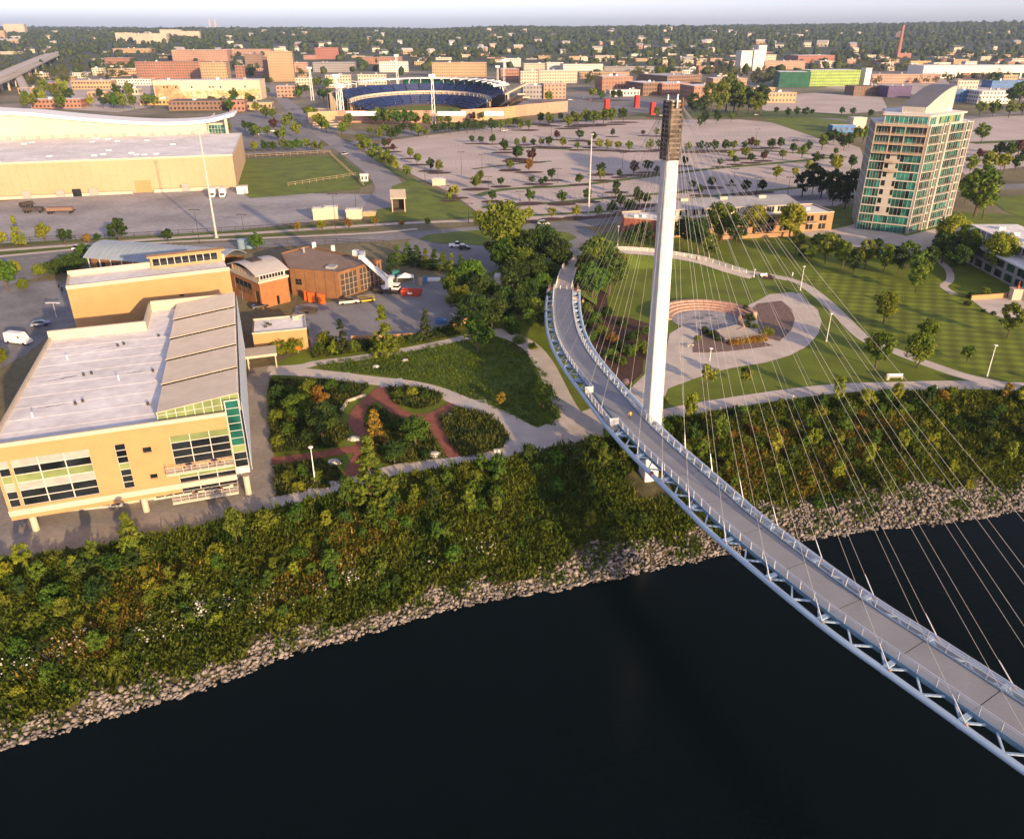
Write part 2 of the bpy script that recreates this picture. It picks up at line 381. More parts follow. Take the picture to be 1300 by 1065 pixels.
# lookout bay on the left edge, where the railing steps out
bay0 = min(range(len(cl)), key=lambda i: hypot(P(dp(i*STEP, SG*HW))[0]-749, P(dp(i*STEP, SG*HW))[1]-501))*STEP
bay1 = min(range(len(cl)), key=lambda i: hypot(P(dp(i*STEP, SG*HW))[0]-785, P(dp(i*STEP, SG*HW))[1]-540))*STEP
strip(SG*(HW+.23), SG*(TUB-.3), -.2, 0, bay0, bay1).build('lookout_floor', m_deck, bridge, True)
def railrun(sa, sb, off, lean=.12):
    sg = 1 if off > 0 else -1; n = max(1, round((sb-sa)/2.11)); 
    for i in range(n+1):
        s = sa+(sb-sa)*i/n
        mb = MB(); mb.beam(dp(s, off, -.1), dp(s, off+sg*lean, 1.38), .09, .14); mb.build('rail_post', m_rail, bridge, True)
    mb = MB(); k = max(1, int((sb-sa)/1.0))
    for h, w in ((1.40, .055), (.12, .03), (1.22, .022)):
        mb.tube([dp(sa+(sb-sa)*i/k, off+sg*lean*h/1.4, h) for i in range(k+1)], w, 5)
    mb.build('handrail', m_rail, bridge, True)
    for i in range(n):
        a, b = sa+(sb-sa)*i/n+.06, sa+(sb-sa)*(i+1)/n-.06
        mb = MB(); mb.quad(dp(a, off+sg*.01, .14), dp(b, off+sg*.01, .14), dp(b, off+sg*lean*.85, 1.2), dp(a, off+sg*lean*.85, 1.2))
        mb.build('mesh_panel', m_mesh, bridge, True)
    # inner grab rail
    mb = MB(); mb.tube([dp(sa+(sb-sa)*i/k, off-sg*.12, .92) for i in range(k+1)], .03, 5); mb.build('grab_rail', m_white, bridge, True)
railrun(0, DL, -SG*HW)
railrun(0, bay0, SG*HW); railrun(bay1, DL, SG*HW)
railrun(bay0, bay1, SG*(TUB-.35))
for s in (bay0, bay1):
    mb = MB(); mb.beam(dp(s, SG*HW, .65), dp(s, SG*(TUB-.3), .65), .08, 1.3); mb.build('bay_screen', m_rail, bridge, True)
for off in (-.9, .9):
    mb = MB(); mb.tube([dp(.6, off, 0), dp(.6, off, 1.0)], .11, 8); mb.build('bollard', m_white, bridge, True)
# ------------------------------------------------------------------ pylon
m_pyl = mat('pylon concrete', (.58,.565,.53), var=.08, scale=.12, scale2=1.2, var2=.07, rough=.7)
m_anch = mat('anchor steel', (.09,.075,.06), var=.5, scale=.6, scale2=2.5, var2=.4, rough=.55, metal=.4)
m_anch2 = mat('anchor plate', (.17,.135,.11), var=.4, scale=.8, rough=.6)
pb = G(829.0, 539.5, 7.2); pb.z = -6.6
ZT = pb.z+hgt(pb, 125); ZC = pb.z+hgt(pb, 203)
ptop = Vector((pb.x-1.15, pb.y, ZT))
pyl = thing('bridge_pylon', 'tall white tapering pylon with a brown steel head, standing beside the footbridge', 'pylon', tuple(pb))
PA = radians(18.3)                                  # turn of the lit face
def pyl_sec(z, side, ch=.16):
    t = (z-pb.z)/(ZT-pb.z); c = pb.lerp(ptop, t)
    h = side/2; pts = []
    for x, y in ((-h+ch,-h),(h-ch,-h),(h,-h+ch),(h,h-ch),(h-ch,h),(-h+ch,h),(-h,h-ch),(-h,-h+ch)):
        pts.append((c.x+x*cos(PA)-y*sin(PA), c.y+x*sin(PA)+y*cos(PA), z))
    return pts
def loft(secs, mb, m=0):
    k = len(mb.v); n = len(secs[0])
    for s in secs: mb.v += s
    for i in range(len(secs)-1):
        for j in range(n): mb.f.append((k+i*n+j, k+i*n+(j+1)%n, k+(i+1)*n+(j+1)%n, k+(i+1)*n+j)); mb.m.append(m)
    mb.f.append(tuple(k+n-1-j for j in range(n))); mb.m.append(m); mb.f.append(tuple(k+(len(secs)-1)*n+j for j in range(n))); mb.m.append(m)
side = lambda z: 2.75-.85*(z-pb.z)/(ZT-pb.z)
mb = MB(); zz = [pb.z-3]+[pb.z+(ZC-pb.z)*i/10 for i in range(11)]
loft([pyl_sec(z, side(z)) for z in zz], mb); mb.build('shaft', m_pyl, pyl, True)
for i in range(1, 12):
    z = pb.z+(ZC-pb.z)*i/12; mb = MB(); loft([pyl_sec(z-.015, side(z)+.012), pyl_sec(z+.015, side(z)+.012)], mb); mb.build('pour_joint', m_kerb, pyl, True)
mb = MB(); loft([pyl_sec(ZC, side(ZC)-.25), pyl_sec(ZT-.6, side(ZT)-.25)], mb); mb.build('anchor_core', m_anch, pyl, True)
def psec_pt(z, x, y):
    t = (z-pb.z)/(ZT-pb.z); c = pb.lerp(ptop, t); return Vector((c.x+x*cos(PA)-y*sin(PA), c.y+x*sin(PA)+y*cos(PA), z))
hz = ZT-ZC; NAN = 12
for i in range(NAN):
    z = ZC+.5+hz*.92*i/NAN; s = side(z)/2
    for (ax, ay, bx, by) in ((-s,-s,s,-s), (s,-s,s,s), (s,s,-s,s), (-s,s,-s,-s)):
        mb = MB(); mb.beam(psec_pt(z, ax, ay), psec_pt(z, bx, by), .2, .28); mb.build('anchor_plate', m_anch2, pyl, True)
for x, y in ((-1,-1),(1,-1),(1,1),(-1,1)):
    mb = MB(); mb.beam(psec_pt(ZC, x*side(ZC)/2, y*side(ZC)/2), psec_pt(ZT-.3, x*side(ZT)/2, y*side(ZT)/2), .3, .3); mb.build('corner_post', m_anch, pyl, True)
mb = MB(); mb.beam(psec_pt(ZT-1.2, -.1, -side(ZT)/2-.15), psec_pt(ZT+.1, -.1, -side(ZT)/2-.15), .9, .12); mb.build('cap_panel', m_white, pyl, True)
mb = MB(); mb.beam(psec_pt(ZT-1.1, .85, -side(ZT)/2-.12), psec_pt(ZT+.2, .85, -side(ZT)/2-.12), .6, .1); mb.build('cap_panel', mat('faded red paint', (.35,.10,.07), var=.2), pyl, True)
mb = MB(); loft([pyl_sec(ZT-.5, side(ZT)), pyl_sec(ZT-.25, side(ZT))], mb); mb.build('cap_plate', m_kerb, pyl, True)
for x in (-.8, .8):
    mb = MB(); mb.tube([psec_pt(ZT-.25, x, .3), psec_pt(ZT+.5, x, .3)], .09, 6); mb.build('beacon', m_white, pyl, True)
# ladder and small signs on the shaded face
mb = MB()
for i in range(60):
    z = 9+i*.75
    if z < ZC-1: s = side(z)/2; mb.beam(psec_pt(z, -s-.08, -.25), psec_pt(z, -s-.08, .25), .05, .05)
o = mb.build('ladder_rungs', m_rail, pyl, True); o['kind'] = 'stuff'
for z in (10.2, 12.4):
    mb = MB(); s = side(z)/2; mb.beam(psec_pt(z, -s-.06, -.4), psec_pt(z, -s-.06, .4), .1, .25); mb.build('wall_plate', m_white, pyl, True)
# footing block under the pylon, on the bank
mb = MB(); loft([pyl_sec(pb.z-2.5, 5.2), pyl_sec(pb.z-.1, 5.0)], mb); mb.build('footing', m_kerb, pyl, True)
# ------------------------------------------------------------------ stay cables
anch = [s for s in joints if abs(s-s_tow) > 5 and s > 3]
anch.sort(key=lambda s: abs(s-s_tow))
maxd = max(abs(s-s_tow) for s in anch)
for s in anch:
    u = min(1, (abs(s-s_tow)-4)/62)
    for sg in (-1, 1):
        zt = ZC+.8+(hz-1.6)*u
        q = dp(s+.6, sg*(TUB-.1), -.25); top = psec_pt(zt, .9 if q.x > pb.x else -.9, -.5 if q.y < pb.y else .5)
        mb = MB(); N_ = 10; L_ = (top-q).length; pts = []
        for i in range(N_+1):
            t = i/N_; p = q.lerp(top, t); p.z -= .006*L_*4*t*(1-t); pts.append(p)
        mb.tube(pts, .021, 4); mb.build('stay_cable', m_cable, bridge, True)
        d = (top-q).normalized(); mb = MB(); mb.tube([q-d*.3, q+d*2.4, q+d*2.9], [.075, .06, .03], 6); mb.build('cable_socket', m_rail, bridge, True)
        mb = MB(); mb.tube([q-d*.5, q+d*.2], .16, 6); mb.build('anchor_lug', mat('rusty lug', (.34,.22,.16), var=.3), bridge, True)
# ------------------------------------------------------------------ building helpers
m_tan = mat('tan panel', (.40,.235,.105), var=.05, scale=.35, scale2=2.5, var2=.04, rough=.8)
m_cream = mat('cream concrete', (.46,.40,.31), var=.06, scale=.3, rough=.8)
m_mull = mat('white mullion', (.5,.49,.45), var=.04, scale=1, rough=.5)
m_roof = mat('roof membrane', (.70,.69,.68), var=.13, scale=.09, scale2=.6, var2=.12, rough=.7)
m_roof2 = mat('membrane seam', (.62,.61,.60), var=.1, scale=.3)
m_roofd = mat('grey roof', (.30,.31,.33), var=.12, scale=.1, scale2=.8, var2=.1, rough=.8)
m_corr = mat('ribbed metal roof', (.42,.40,.385), var=.06, scale=.5, rough=.6)
m_dark = glass('dark glass', (.012,.016,.02))
m_gdark = glass('green dark glass', (.012,.075,.06), spec=.7)
m_gteal = glass('teal glass', (.02,.15,.12), spec=.7)
m_ggreen = glass('pale green glass', (.17,.22,.09), rough=.25, var=.2)
m_louv = mat('grey louvre', (.30,.29,.27), var=.1, scale=1)
m_blue = mat('pale blue screen', (.40,.48,.58), var=.12, scale=2, rough=.5)
m_brick = mat('orange brick', (.30,.13,.05), var=.12, scale=.6, scale2=6, var2=.12, rough=.85)
m_brickr = mat('red brick', (.27,.085,.055), var=.14, scale=.2, scale2=3, var2=.1, rough=.85)
m_brown = mat('brown cladding', (.21,.105,.048), var=.12, scale=.5, rough=.8)
m_bronze = mat('bronze frame', (.40,.29,.19), var=.06, scale=.8, rough=.5)
m_gate = mat('dark bronze mesh', (.055,.045,.038), var=.2, scale=1.5)
m_black = mat('black rubber', (.014,.014,.014), var=.1)
m_mesh2 = m_mesh.copy(); m_mesh2.name = 'balcony mesh'; m_mesh2.node_tree.nodes['Mix Shader'].inputs[0].default_value = .16; m_mesh2.node_tree.nodes['Principled BSDF'].inputs['Base Color'].default_value = (.35,.3,.27,1)
UB = None
def unitbox():
    global UB
    if UB is None:
        b = MB(); b.box(0, 1, 0, 1, 0, 1); UB = b
    return UB
PANE_MESH = {}
def pane_mesh(m):
    if m.name not in PANE_MESH: PANE_MESH[m.name] = unitbox().mesh('pane', m)
    return PANE_MESH[m.name]
def wall(par, a, b, z0, z1, holes, m, depth=.3, name='wall', back=False):
    """wall of par (local coordinates) from a to b seen left to right from outside, with framed windows in its openings.
    hole: s0,s1,h0,h1,nx,ny,[row materials bottom up],frame material,split panes"""
    a = Vector((a[0], a[1], 0)); b = Vector((b[0], b[1], 0)); L = (b-a).length; d = (b-a)/L; nrm = Vector((d.y, -d.x, 0))
    pt = lambda s, z, o=0: a+d*s+nrm*o+Vector((0, 0, z))
    ss = sorted({0, L, *[v for h in holes for v in h[:2]]}); zs = sorted({z0, z1, *[v for h in holes for v in h[2:4]]})
    mb = MB()
    for i in range(len(ss)-1):
        for j in range(len(zs)-1):
            cs, cz = (ss[i]+ss[i+1])/2, (zs[j]+zs[j+1])/2
            if any(h[0] < cs < h[1] and h[2] < cz < h[3] for h in holes): continue
            mb.quad(pt(ss[i], zs[j]), pt(ss[i+1], zs[j]), pt(ss[i+1], zs[j+1]), pt(ss[i], zs[j+1]))
    for h in holes:
        s0, s1, h0, h1 = h[:4]
        for (p, q) in (((s0,h0),(s1,h0)),((s1,h0),(s1,h1)),((s1,h1),(s0,h1)),((s0,h1),(s0,h0))):
            mb.quad(pt(*p), pt(*q), pt(*q, -depth), pt(*p, -depth))
    if back:
        mb.quad(pt(L, z0, -depth-.02), pt(0, z0, -depth-.02), pt(0, z1, -depth-.02), pt(L, z1, -depth-.02))
    w = mb.build(name, m, par); rz = atan2(d.y, d.x)
    for h in holes:
        s0, s1, h0, h1, nx, ny, rows, fm, split = h[:9]; fw = h[9] if len(h) > 9 else .07
        if nx == 0: continue
        fb = MB()
        def bar(p0, p1, q0, q1, o0, o1):
            k = len(fb.v)
            for o in (o0, o1): fb.v += [tuple(pt(p0, q0, o)), tuple(pt(p1, q0, o)), tuple(pt(p1, q1, o)), tuple(pt(p0, q1, o))]
            for f in ((0,1,2,3),(7,6,5,4),(0,4,5,1),(1,5,6,2),(2,6,7,3),(3,7,4,0)): fb.f.append(tuple(k+i for i in f)); fb.m.append(0)
        for i in range(nx+1):
            s = s0+(s1-s0)*i/nx; bar(max(s0, s-fw), min(s1, s+fw), h0, h1, -depth*.8, -depth*.35)
        for j in range(ny+1):
            z = h0+(h1-h0)*j/ny; bar(s0, s1, max(h0, z-fw*.8), min(h1, z+fw*.8), -depth*.8, -depth*.4)
        f = fb.build('window', fm, par)
        if split:
            for i in range(nx):
                for j in range(ny):
                    mm = rows[j % len(rows)]
                    if isinstance(mm, (list, tuple)): mm = R.choice(mm)
                    o = link('pane', pane_mesh(mm), f); o.location = pt(s0+(s1-s0)*i/nx, h0+(h1-h0)*j/ny, -depth*.62)
                    o.rotation_euler = (0, 0, rz); o.scale = ((s1-s0)/nx, .04, (h1-h0)/ny)
        else:
            g = MB(); ml = []
            for r in rows:
                for mm in (r if isinstance(r, (list, tuple)) else [r]):
                    if mm not in ml: ml.append(mm)
            for i in range(nx):
                for j in range(ny):
                    mm = rows[j % len(rows)]
                    if isinstance(mm, (list, tuple)): mm = R.choice(mm)
                    t = R.uniform(-.012, .012); p0, p1 = s0+(s1-s0)*i/nx, s0+(s1-s0)*(i+1)/nx; q0, q1 = h0+(h1-h0)*j/ny, h0+(h1-h0)*(j+1)/ny
                    g.quad(pt(p0, q0, -depth*.65+t), pt(p1, q0, -depth*.65-t), pt(p1, q1, -depth*.65), pt(p0, q1, -depth*.65), ml.index(mm))
            g.build('glazing', ml, f)
    return w
class Frame:                                        # a building's own ground frame (local x along its front, y into depth)
    def __init__(s, A, B): s.o = Vector((A[0], A[1], 0)); d = Vector((B[0]-A[0], B[1]-A[1], 0)); s.L = d.length; s.rz = atan2(d.y, d.x); s.u = d.normalized(); s.v = Vector((-s.u.y, s.u.x, 0))
    def loc(s, p): q = Vector((p[0], p[1], 0))-s.o; return q.dot(s.u), q.dot(s.v)
    def face(s, px, py, v=0):                        # pixel -> (u, z) on the vertical plane at depth v
        dx = (px-CX)/FPX; dy = -(py-CY)/FPX
        d = Vector((dx, cos(PITCH)+dy*sin(PITCH), -sin(PITCH)+dy*cos(PITCH)))
        q = s.o+s.v*v; t = (q-Vector((0, 0, 0))).dot(s.v)/d.dot(s.v); p = Vector((0, 0, CAMH))+d*t
        return (p-q).dot(s.u), p.z
def railing(par, a, b, z, h=1.05, m=None, step=1.3, panel=True, name='balcony_rail'):
    a = Vector((*a, z)); b = Vector((*b, z)); mb = MB(); n = max(1, round((b-a).length/step)); up = Vector((0, 0, 1))
    for i in range(n+1): p = a.lerp(b, i/n); mb.beam(p, p+up*h, .06, .06)
    for k in (h, h*.55, .12): mb.beam(a+up*k, b+up*k, .05, .05)
    o = mb.build(name, m or m_mull, par)
    if panel:
        g = MB(); g.quad(a+up*.1, b+up*.1, b+up*(h-.05), a+up*(h-.05)); g.build('mesh_panel', m_mesh2, o)
    return o
# ------------------------------------------------------------------ tan riverside office
F = Frame((-75.5, 95.3), (-42.8, 106.5)); W = F.L
off = thing('office_building', 'large tan office building with a flat white roof and green windows, raised on round columns', 'building', F.o, F.rz)
ZS, ZR = 3.9, 15.75
def hole(bl, tr, nx, ny, rows, fm=None, split=True, fw=.07):
    u0, z0 = F.face(*bl); u1, z1 = F.face(*tr); return (u0, u1, z0, z1, nx, ny, rows, fm or m_mull, split, fw)
dk, gr, lv = m_dark, m_ggreen, m_louv
h1 = hole((30.5,642), (112,570), 3, 6, [dk, dk, lv, gr, dk, lv])
h1 = (h1[0], hole((30.5,642),(127.4,626.8),1,1,[dk])[1], F.face(127.4,627)[1], F.face(112,570)[1], *h1[4:])
h0 = (.35, h1[0]-.35, h1[2], h1[3], 1, 6, [dk, dk, lv, gr, dk, lv], m_mull, True, .07)
u0 = F.face(158, 620)[0]; u1 = F.face(171.6, 618)[0]
h2 = (u0, u1, F.face(165, 620)[1], F.face(152, 564)[1], 1, 7, [dk, dk, dk, gr, dk, dk, dk], m_mull, True, .06)
a, b = F.face(181.5, 576), F.face(191.5, 567); h3 = (a[0], b[0], a[1], b[1], 1, 1, [dk], m_bronze, False, .05)
a, b = F.face(191, 608.5), F.face(199.5, 601); h4 = (a[0], b[0], a[1], b[1], 1, 1, [dk], m_bronze, False, .05)
ur0, ur1 = F.face(211.5, 553.5)[0]+.3, F.face(289, 544)[0]
zA1 = F.face(250, 549)[1]; zA0 = F.face(255, 586)[1]; zB1 = F.face(258, 594)[1]; zB0 = F.face(262, 620)[1]
h5 = (ur0, ur1, zA0, zA1, 3, 4, [dk, dk, dk, gr], m_mull, True, .06)
h6 = (ur0+.2, ur1+.1, zB0, zB1, 3, 3, [dk, dk, gr], m_mull, True, .06)
UG = W-2.15
wall(off, (0, 0), (UG, 0), ZS+.6, ZR, [h0, h1, h2, h3, h4, h5, h6], m_tan, depth=.45)
wall(off, (0, 45), (0, 0), ZS+.6, ZR, [(35, 44.6, h1[2], h1[3], 4, 6, [dk, dk, lv, gr, dk, lv], m_mull, False), (6, 28, 9, 13, 10, 2, [dk, gr], m_mull, False)], m_tan, depth=.45)
mb = MB(); mb.box(-.06, UG+.05, -.12, 4, ZS-.35, ZS+.6); mb.box(0, W, 4.01, 45, ZS-.34, ZS+.59); mb.build('floor_band', m_cream, off)
wall(off, (UG, .35), (W, .35), ZS+.4, 17.6, [(.1, 2.1, ZS+1.6, 17.4, 1, 9, [dk, dk, gr, m_gdark, m_gdark, m_gdark, m_gdark, m_gdark, m_gdark], m_mull, True, .05)], m_mull, depth=.3, name='stair_glazing')
wall(off, (W, .35), (W, 57), ZS+.4, 17.3, [(2+i*5, 6.4+i*5, 5.5, 16.5, 4, 6, [dk, gr, dk], m_mull, False) for i in range(10)], m_blue, depth=.3, name='side_screen')
mb = MB()
for i in range(28): mb.box(W+.35, W+.42, .6+i*2, 2.4+i*2, 4.6, 16.9)
o = mb.build('sun_screen', m_blue, off); o['kind'] = 'stuff'
# ground floor, set back
GF = [dk, m_gteal]
wall(off, (.8, 5.5), (14.5, 3.4), 0, ZS-.36, [(.2, 13.4, .3, 3.2, 9, 2, GF, m_mull, False)], m_mull, name='ground_wall')
wall(off, (19, 3.6), (W-3.2, 3.6), 0, ZS-.36, [(.3, 6, .3, 3.2, 4, 2, GF, m_mull, False), (6.3, 11.8, .3, 3.2, 4, 2, [dk, gr], m_mull, False)], m_mull, name='ground_wall')
mb = MB(); mb.prism([(1, 5.8), (14.5, 3.9), (18.9, 3.9), (W-3.3, 4.2), (W-1, 9), (W-.6, 56), (1, 44)], 0, ZS-.4); mb.build('ground_core', m_cream, off)
for px, py in ((45,677), (186,651), (316,629)):
    u, v = F.loc(G(px, py)); mb = MB(); mb.tube([(u, max(v, .7), 0), (u, max(v, .7), ZS-.3)], .5, 14); mb.build('column', m_cream, off, smooth=False)
# roof and parapet
mb = MB(); mb.poly([(0.4,.4,ZR-.55),(UG,.4,ZR-.55),(UG,1.0,ZR-.55),(UG,56.6,ZR-.55),(17.5,56.6,ZR-.55),(17.5,44.6,ZR-.55),(.4,44.6,ZR-.55)]); mb.build('roof', m_roof, off)
mb = MB()
for (x0,x1,y0,y1,zz) in ((-.003,UG,-.003,.4,ZR+.02),(-.003,.4,.401,44.6,ZR+.02),(-.003,17.5,44.601,45.2,ZR+1.3),(17.1,17.5,45.201,56.6,ZR+1.3),(17.501,W,56.601,57.1,ZR+1.6)): mb.box(x0,x1,y0,y1,ZR-.62,zz)
mb.build('parapet', m_cream, off)
for (u, v) in ((9.5,12),(10.5,12.6),(9,24),(10.2,24.3),(13,37),(14,37.6),(20.6,8),(20.3,22),(20,40)):
    mb = MB(); mb.tube([(u, v, ZR-.55), (u, v, ZR-.1)], .22, 8); mb.build('roof_drain', m_gate, off)
for (u, v) in ((15,20),(4,9),(5,33)):
    mb = MB(); mb.tube([(u, v, ZR-.55), (u, v, ZR+.35), (u, v, ZR+.4)], [.12,.12,.25], 8); mb.build('vent_pipe', m_white, off)
# long stains along the roof falls
m_stain = mat('roof stain', (.10,.095,.09), var=.4, scale=.8)
for (u, v, l, rz_) in ((6,12.3,4.5,.05),(6.3,24.2,3.6,.02),(4.8,23.2,6,.1),(10.5,37.3,4,.02),(17.5,22.6,3.2,.05)):
    mb = MB(); k = 9; mb.ribbon([(u-l/2+l*i/k, v+.12*sin(i*1.9)+rz_*i) for i in range(k+1)], [.05+.16*sin(pi*i/k)*(1+.5*sin(i*2.3)) for i in range(k+1)], ZR-.545); mb.build('roof_stain', m_stain, off)
for i in range(1, 10):
    mb = MB(); mb.box(.5, 22.4, i*4.4-.03, i*4.4+.03, ZR-.549, ZR-.52); mb.build('membrane_seam', m_roof2, off)
# sawtooth clerestory
US = 22.6; n_s = 5; v0, v1 = 1.3, 56
for k in range(n_s):
    a, b = v0+(v1-v0)*k/n_s, v0+(v1-v0)*(k+1)/n_s; zl, zr, dr = 16.75, 18.3, .5
    mb = MB(); x0, x1 = US, W+.1
    zz = lambda x, y: zl+(zr-zl)*(x-x0)/(x1-x0)-dr*(y-a)/(b-a)
    nr = 26
    for i in range(nr):                                   # standing ribs
        y0 = a+(b-a)*i/nr; y1 = a+(b-a)*(i+.75)/nr; y2 = a+(b-a)*(i+1)/nr
        mb.quad((x0,y0,zz(x0,y0)),(x1,y0,zz(x1,y0)),(x1,y1,zz(x1,y1)),(x0,y1,zz(x0,y1)))
        mb.quad((x0,y1,zz(x0,y1)+.09),(x1,y1,zz(x1,y1)+.09),(x1,y2,zz(x1,y2)+.09),(x0,y2,zz(x0,y2)+.09))
        mb.quad((x0,y1,zz(x0,y1)),(x1,y1,zz(x1,y1)),(x1,y1,zz(x1,y1)+.09),(x0,y1,zz(x0,y1)+.09))
    rf = mb.build('sawtooth_roof', m_corr, off)
    fb = MB(); fb.beam((x0-.1, a-.12, zl+.02), (x1+.05, a-.12, zr+.02), .18, .14); fb.build('eave', m_cream, rf)
    sb = MB(); sb.quad((x0, a, ZR-.6), (x0, b, ZR-.6), (x0, b, zl-dr), (x0, a, zl)); sb.build('cheek', m_corr, rf); sb = MB(); sb.quad((x1, b, ZR-.6), (x1, a, ZR-.6), (x1, a, zr), (x1, b, zr-dr)); sb.build('cheek', m_corr, rf)
    gm = m_ggreen if k == 0 else m_dark
    gb = MB(); nx = 9
    base = ZR-.55 if k == 0 else None
    for i in range(nx):
        p0, p1 = x0+(x1-x0)*i/nx+.05, x0+(x1-x0)*(i+1)/nx-.05
        za0 = (ZR-.5) if k == 0 else zz(p0, a)-dr; za1 = (ZR-.5) if k == 0 else zz(p1, a)-dr
        gb.quad((p0, a-.02, za0), (p1, a-.02, za1), (p1, a-.02, zz(p1, a)-.1), (p0, a-.02, zz(p0, a)-.1))
    gb.build('clerestory_glass', [gm], rf)
    if k == 0:
        fb = MB()
        for i in range(nx+1): x = x0+(x1-x0)*i/nx; fb.box(x-.05, x+.05, a-.1, a-.03, ZR-.5, zz(x, a))
        fb.beam((x0, a-.07, ZR+.45), (x1, a-.07, ZR+.9), .07, .07); fb.build('clerestory_frame', m_mull, rf)
# balconies
for bi, (za, ua, ub) in enumerate(((F.face(255, 589)[1]-.1, F.face(211.7,594)[0], F.face(296, 580)[0]), (F.face(262, 622)[1]-.4, F.face(219,626)[0], F.face(302,613)[0]))):
    mb = MB(); mb.box(ua, ub, -1.7, -.02, za-.3, za); bl = mb.build('balcony', m_cream, off)
    for p, q in (((ua+.05,-1.65),(ub-.05,-1.65)), ((ua+.05,-.05),(ua+.05,-1.65)), ((ub-.05,-1.65),(ub-.05,-.05))):
        o = railing(off, p, q, za, 1.1, m_mull)
    for k, fr in enumerate((.34, .72)):
        p = F.o+F.u*(ua+(ub-ua)*fr)+F.v*(-.85); up = za > 8
        t = thing('patio_table', f"dark red patio table on the {'upper' if bi == 0 else 'lower'} balcony, {'left' if k == 0 else 'right'} one of the pair", 'table', (p.x, p.y, za), F.rz)
        m_pt = mat('dark red coating', (.12,.03,.025), var=.1)
        mb = MB(); mb.tube([(0,0,.7),(0,0,.75)], .5, 10); mb.build('tabletop', m_pt, t)
        mb = MB(); mb.tube([(0,0,0),(0,0,.7)], .06, 6); mb.box(-.3,.3,-.03,.03,0,.05); mb.build('pedestal', m_pt, t)
        for q in (-.75, .75):
            mb = MB(); mb.box(q-.18,q+.18,-.3,.3,.4,.45); mb.box(q-.03,q+.03,-.03,.03,0,.4); mb.build('seat', m_pt, t)
# ------------------------------------------------------------------ tan block behind it
A_, B_ = (-97.6,159.7), (-66.8,174.3); F2 = Frame(A_, B_)
rb = thing('tan_annex', 'tall plain tan block with a pale roof and ribbon windows, behind the white roofed office', 'building', F2.o, F2.rz)
W2 = F2.L; wall(rb, (0,0), (W2,0), 0, 19, [(22.3, 23.3, 13.5, 14, 1, 1, [dk], m_bronze, False)], m_tan); wall(rb, (0,10), (0,0), 0, 19, [], m_tan); wall(rb, (W2,0), (W2,10), 0, 18.2, [(1.2,8.6,15.2,17.4,5,1,[dk],m_mull,False)], m_tan)
wall(rb, (W2,10), (0,10), 0, 19, [], m_tan)
mb = MB(); mb.quad((.3,.3,18.6),(W2-.3,.3,18.6),(W2-.3,9.7,18.6),(.3,9.7,18.6)); mb.build('roof', m_roof, rb)
mb = MB(); mb.box(-.05,W2+.05,-.05,.35,18.3,19.15); mb.box(-.05,.35,.36,9.6,18.3,19.15); mb.box(-.05,W2+.05,9.61,10.05,18.3,19.9); mb.build('parapet', m_cream, rb)
wall(rb, (17.5,8.2), (W2-.6,8.2), 18.6, 21.3, [(.4, 15, 19.1, 20.9, 9, 1, [m_dark], m_mull, False)], m_tan, name='penthouse_wall')
mb = MB(); mb.box(16.9,W2+.2,7.7,9.9,21.3,21.6); mb.build('penthouse_roof', m_tan, rb)
# ------------------------------------------------------------------ barrel roofed pavilion
p0, p1, p2 = G(112,331,5.5), G(215,347,5.5), G(290,332,7.0)
F3 = Frame(p0, Vector(G(285,345,5.5))); W3 = 46
pv = thing('vaulted_pavilion', 'low brick pavilion under a pale blue grey barrel roof, beside the street behind the offices', 'building', F3.o, F3.rz)
m_vault = mat('blue grey metal roof', (.25,.31,.37), var=.06, scale=.3, rough=.45)
D3 = 15
mb = MB(); nv = 14
arc = [(D3*i/nv, 4.8+5.0*sin(pi*(.12+.72*i/nv))) for i in range(nv+1)]
for y, z in arc: mb.v += [(-1.2, y-.5, z), (W3, y-.5, z), (W3, y-.5, z-.25), (-1.2, y-.5, z-.25)]
for i in range(nv):
    a, b = 4*i, 4*i+4
    for j in range(4): mb.f.append((a+j, a+(j+1)%4, b+(j+1)%4, b+j)); mb.m.append(0)
mb.f += [(3,2,1,0), (4*nv, 4*nv+1, 4*nv+2, 4*nv+3)]; mb.m += [0, 0]
mb.build('barrel_roof', m_vault, pv)
for i in range(24):
    x = -1+i*1.96; mb = MB(); mb.tube([(x, y-.5, z+.03) for y, z in arc], .05, 4); mb.build('roof_seam', m_vault, pv)
wall(pv, (0,1.2), (W3-.5,1.2), 0, 6.4, [(1.5+i*5, 4.8+i*5, .8, 5, 2, 2, [dk], m_bronze, False) for i in range(8)], m_brown)
wall(pv, (0,13.5), (0,1.2), 0, 6.4, [(2,5,1,5,2,2,[dk],m_bronze,False),(7,10,1,5,2,2,[dk],m_bronze,False)], m_brown); wall(pv, (W3-.5,1.2), (W3-.5,13.5), 0, 6.4, [], m_brown); wall(pv, (W3-.5,13.5),(0,13.5),0,6.4,[],m_brown)
for i in range(12):
    mb = MB(); mb.tube([(.2+i*4, -.1, 0), (.2+i*4, -.1, 6.3)], .16, 6); mb.build('post', m_mull, pv)
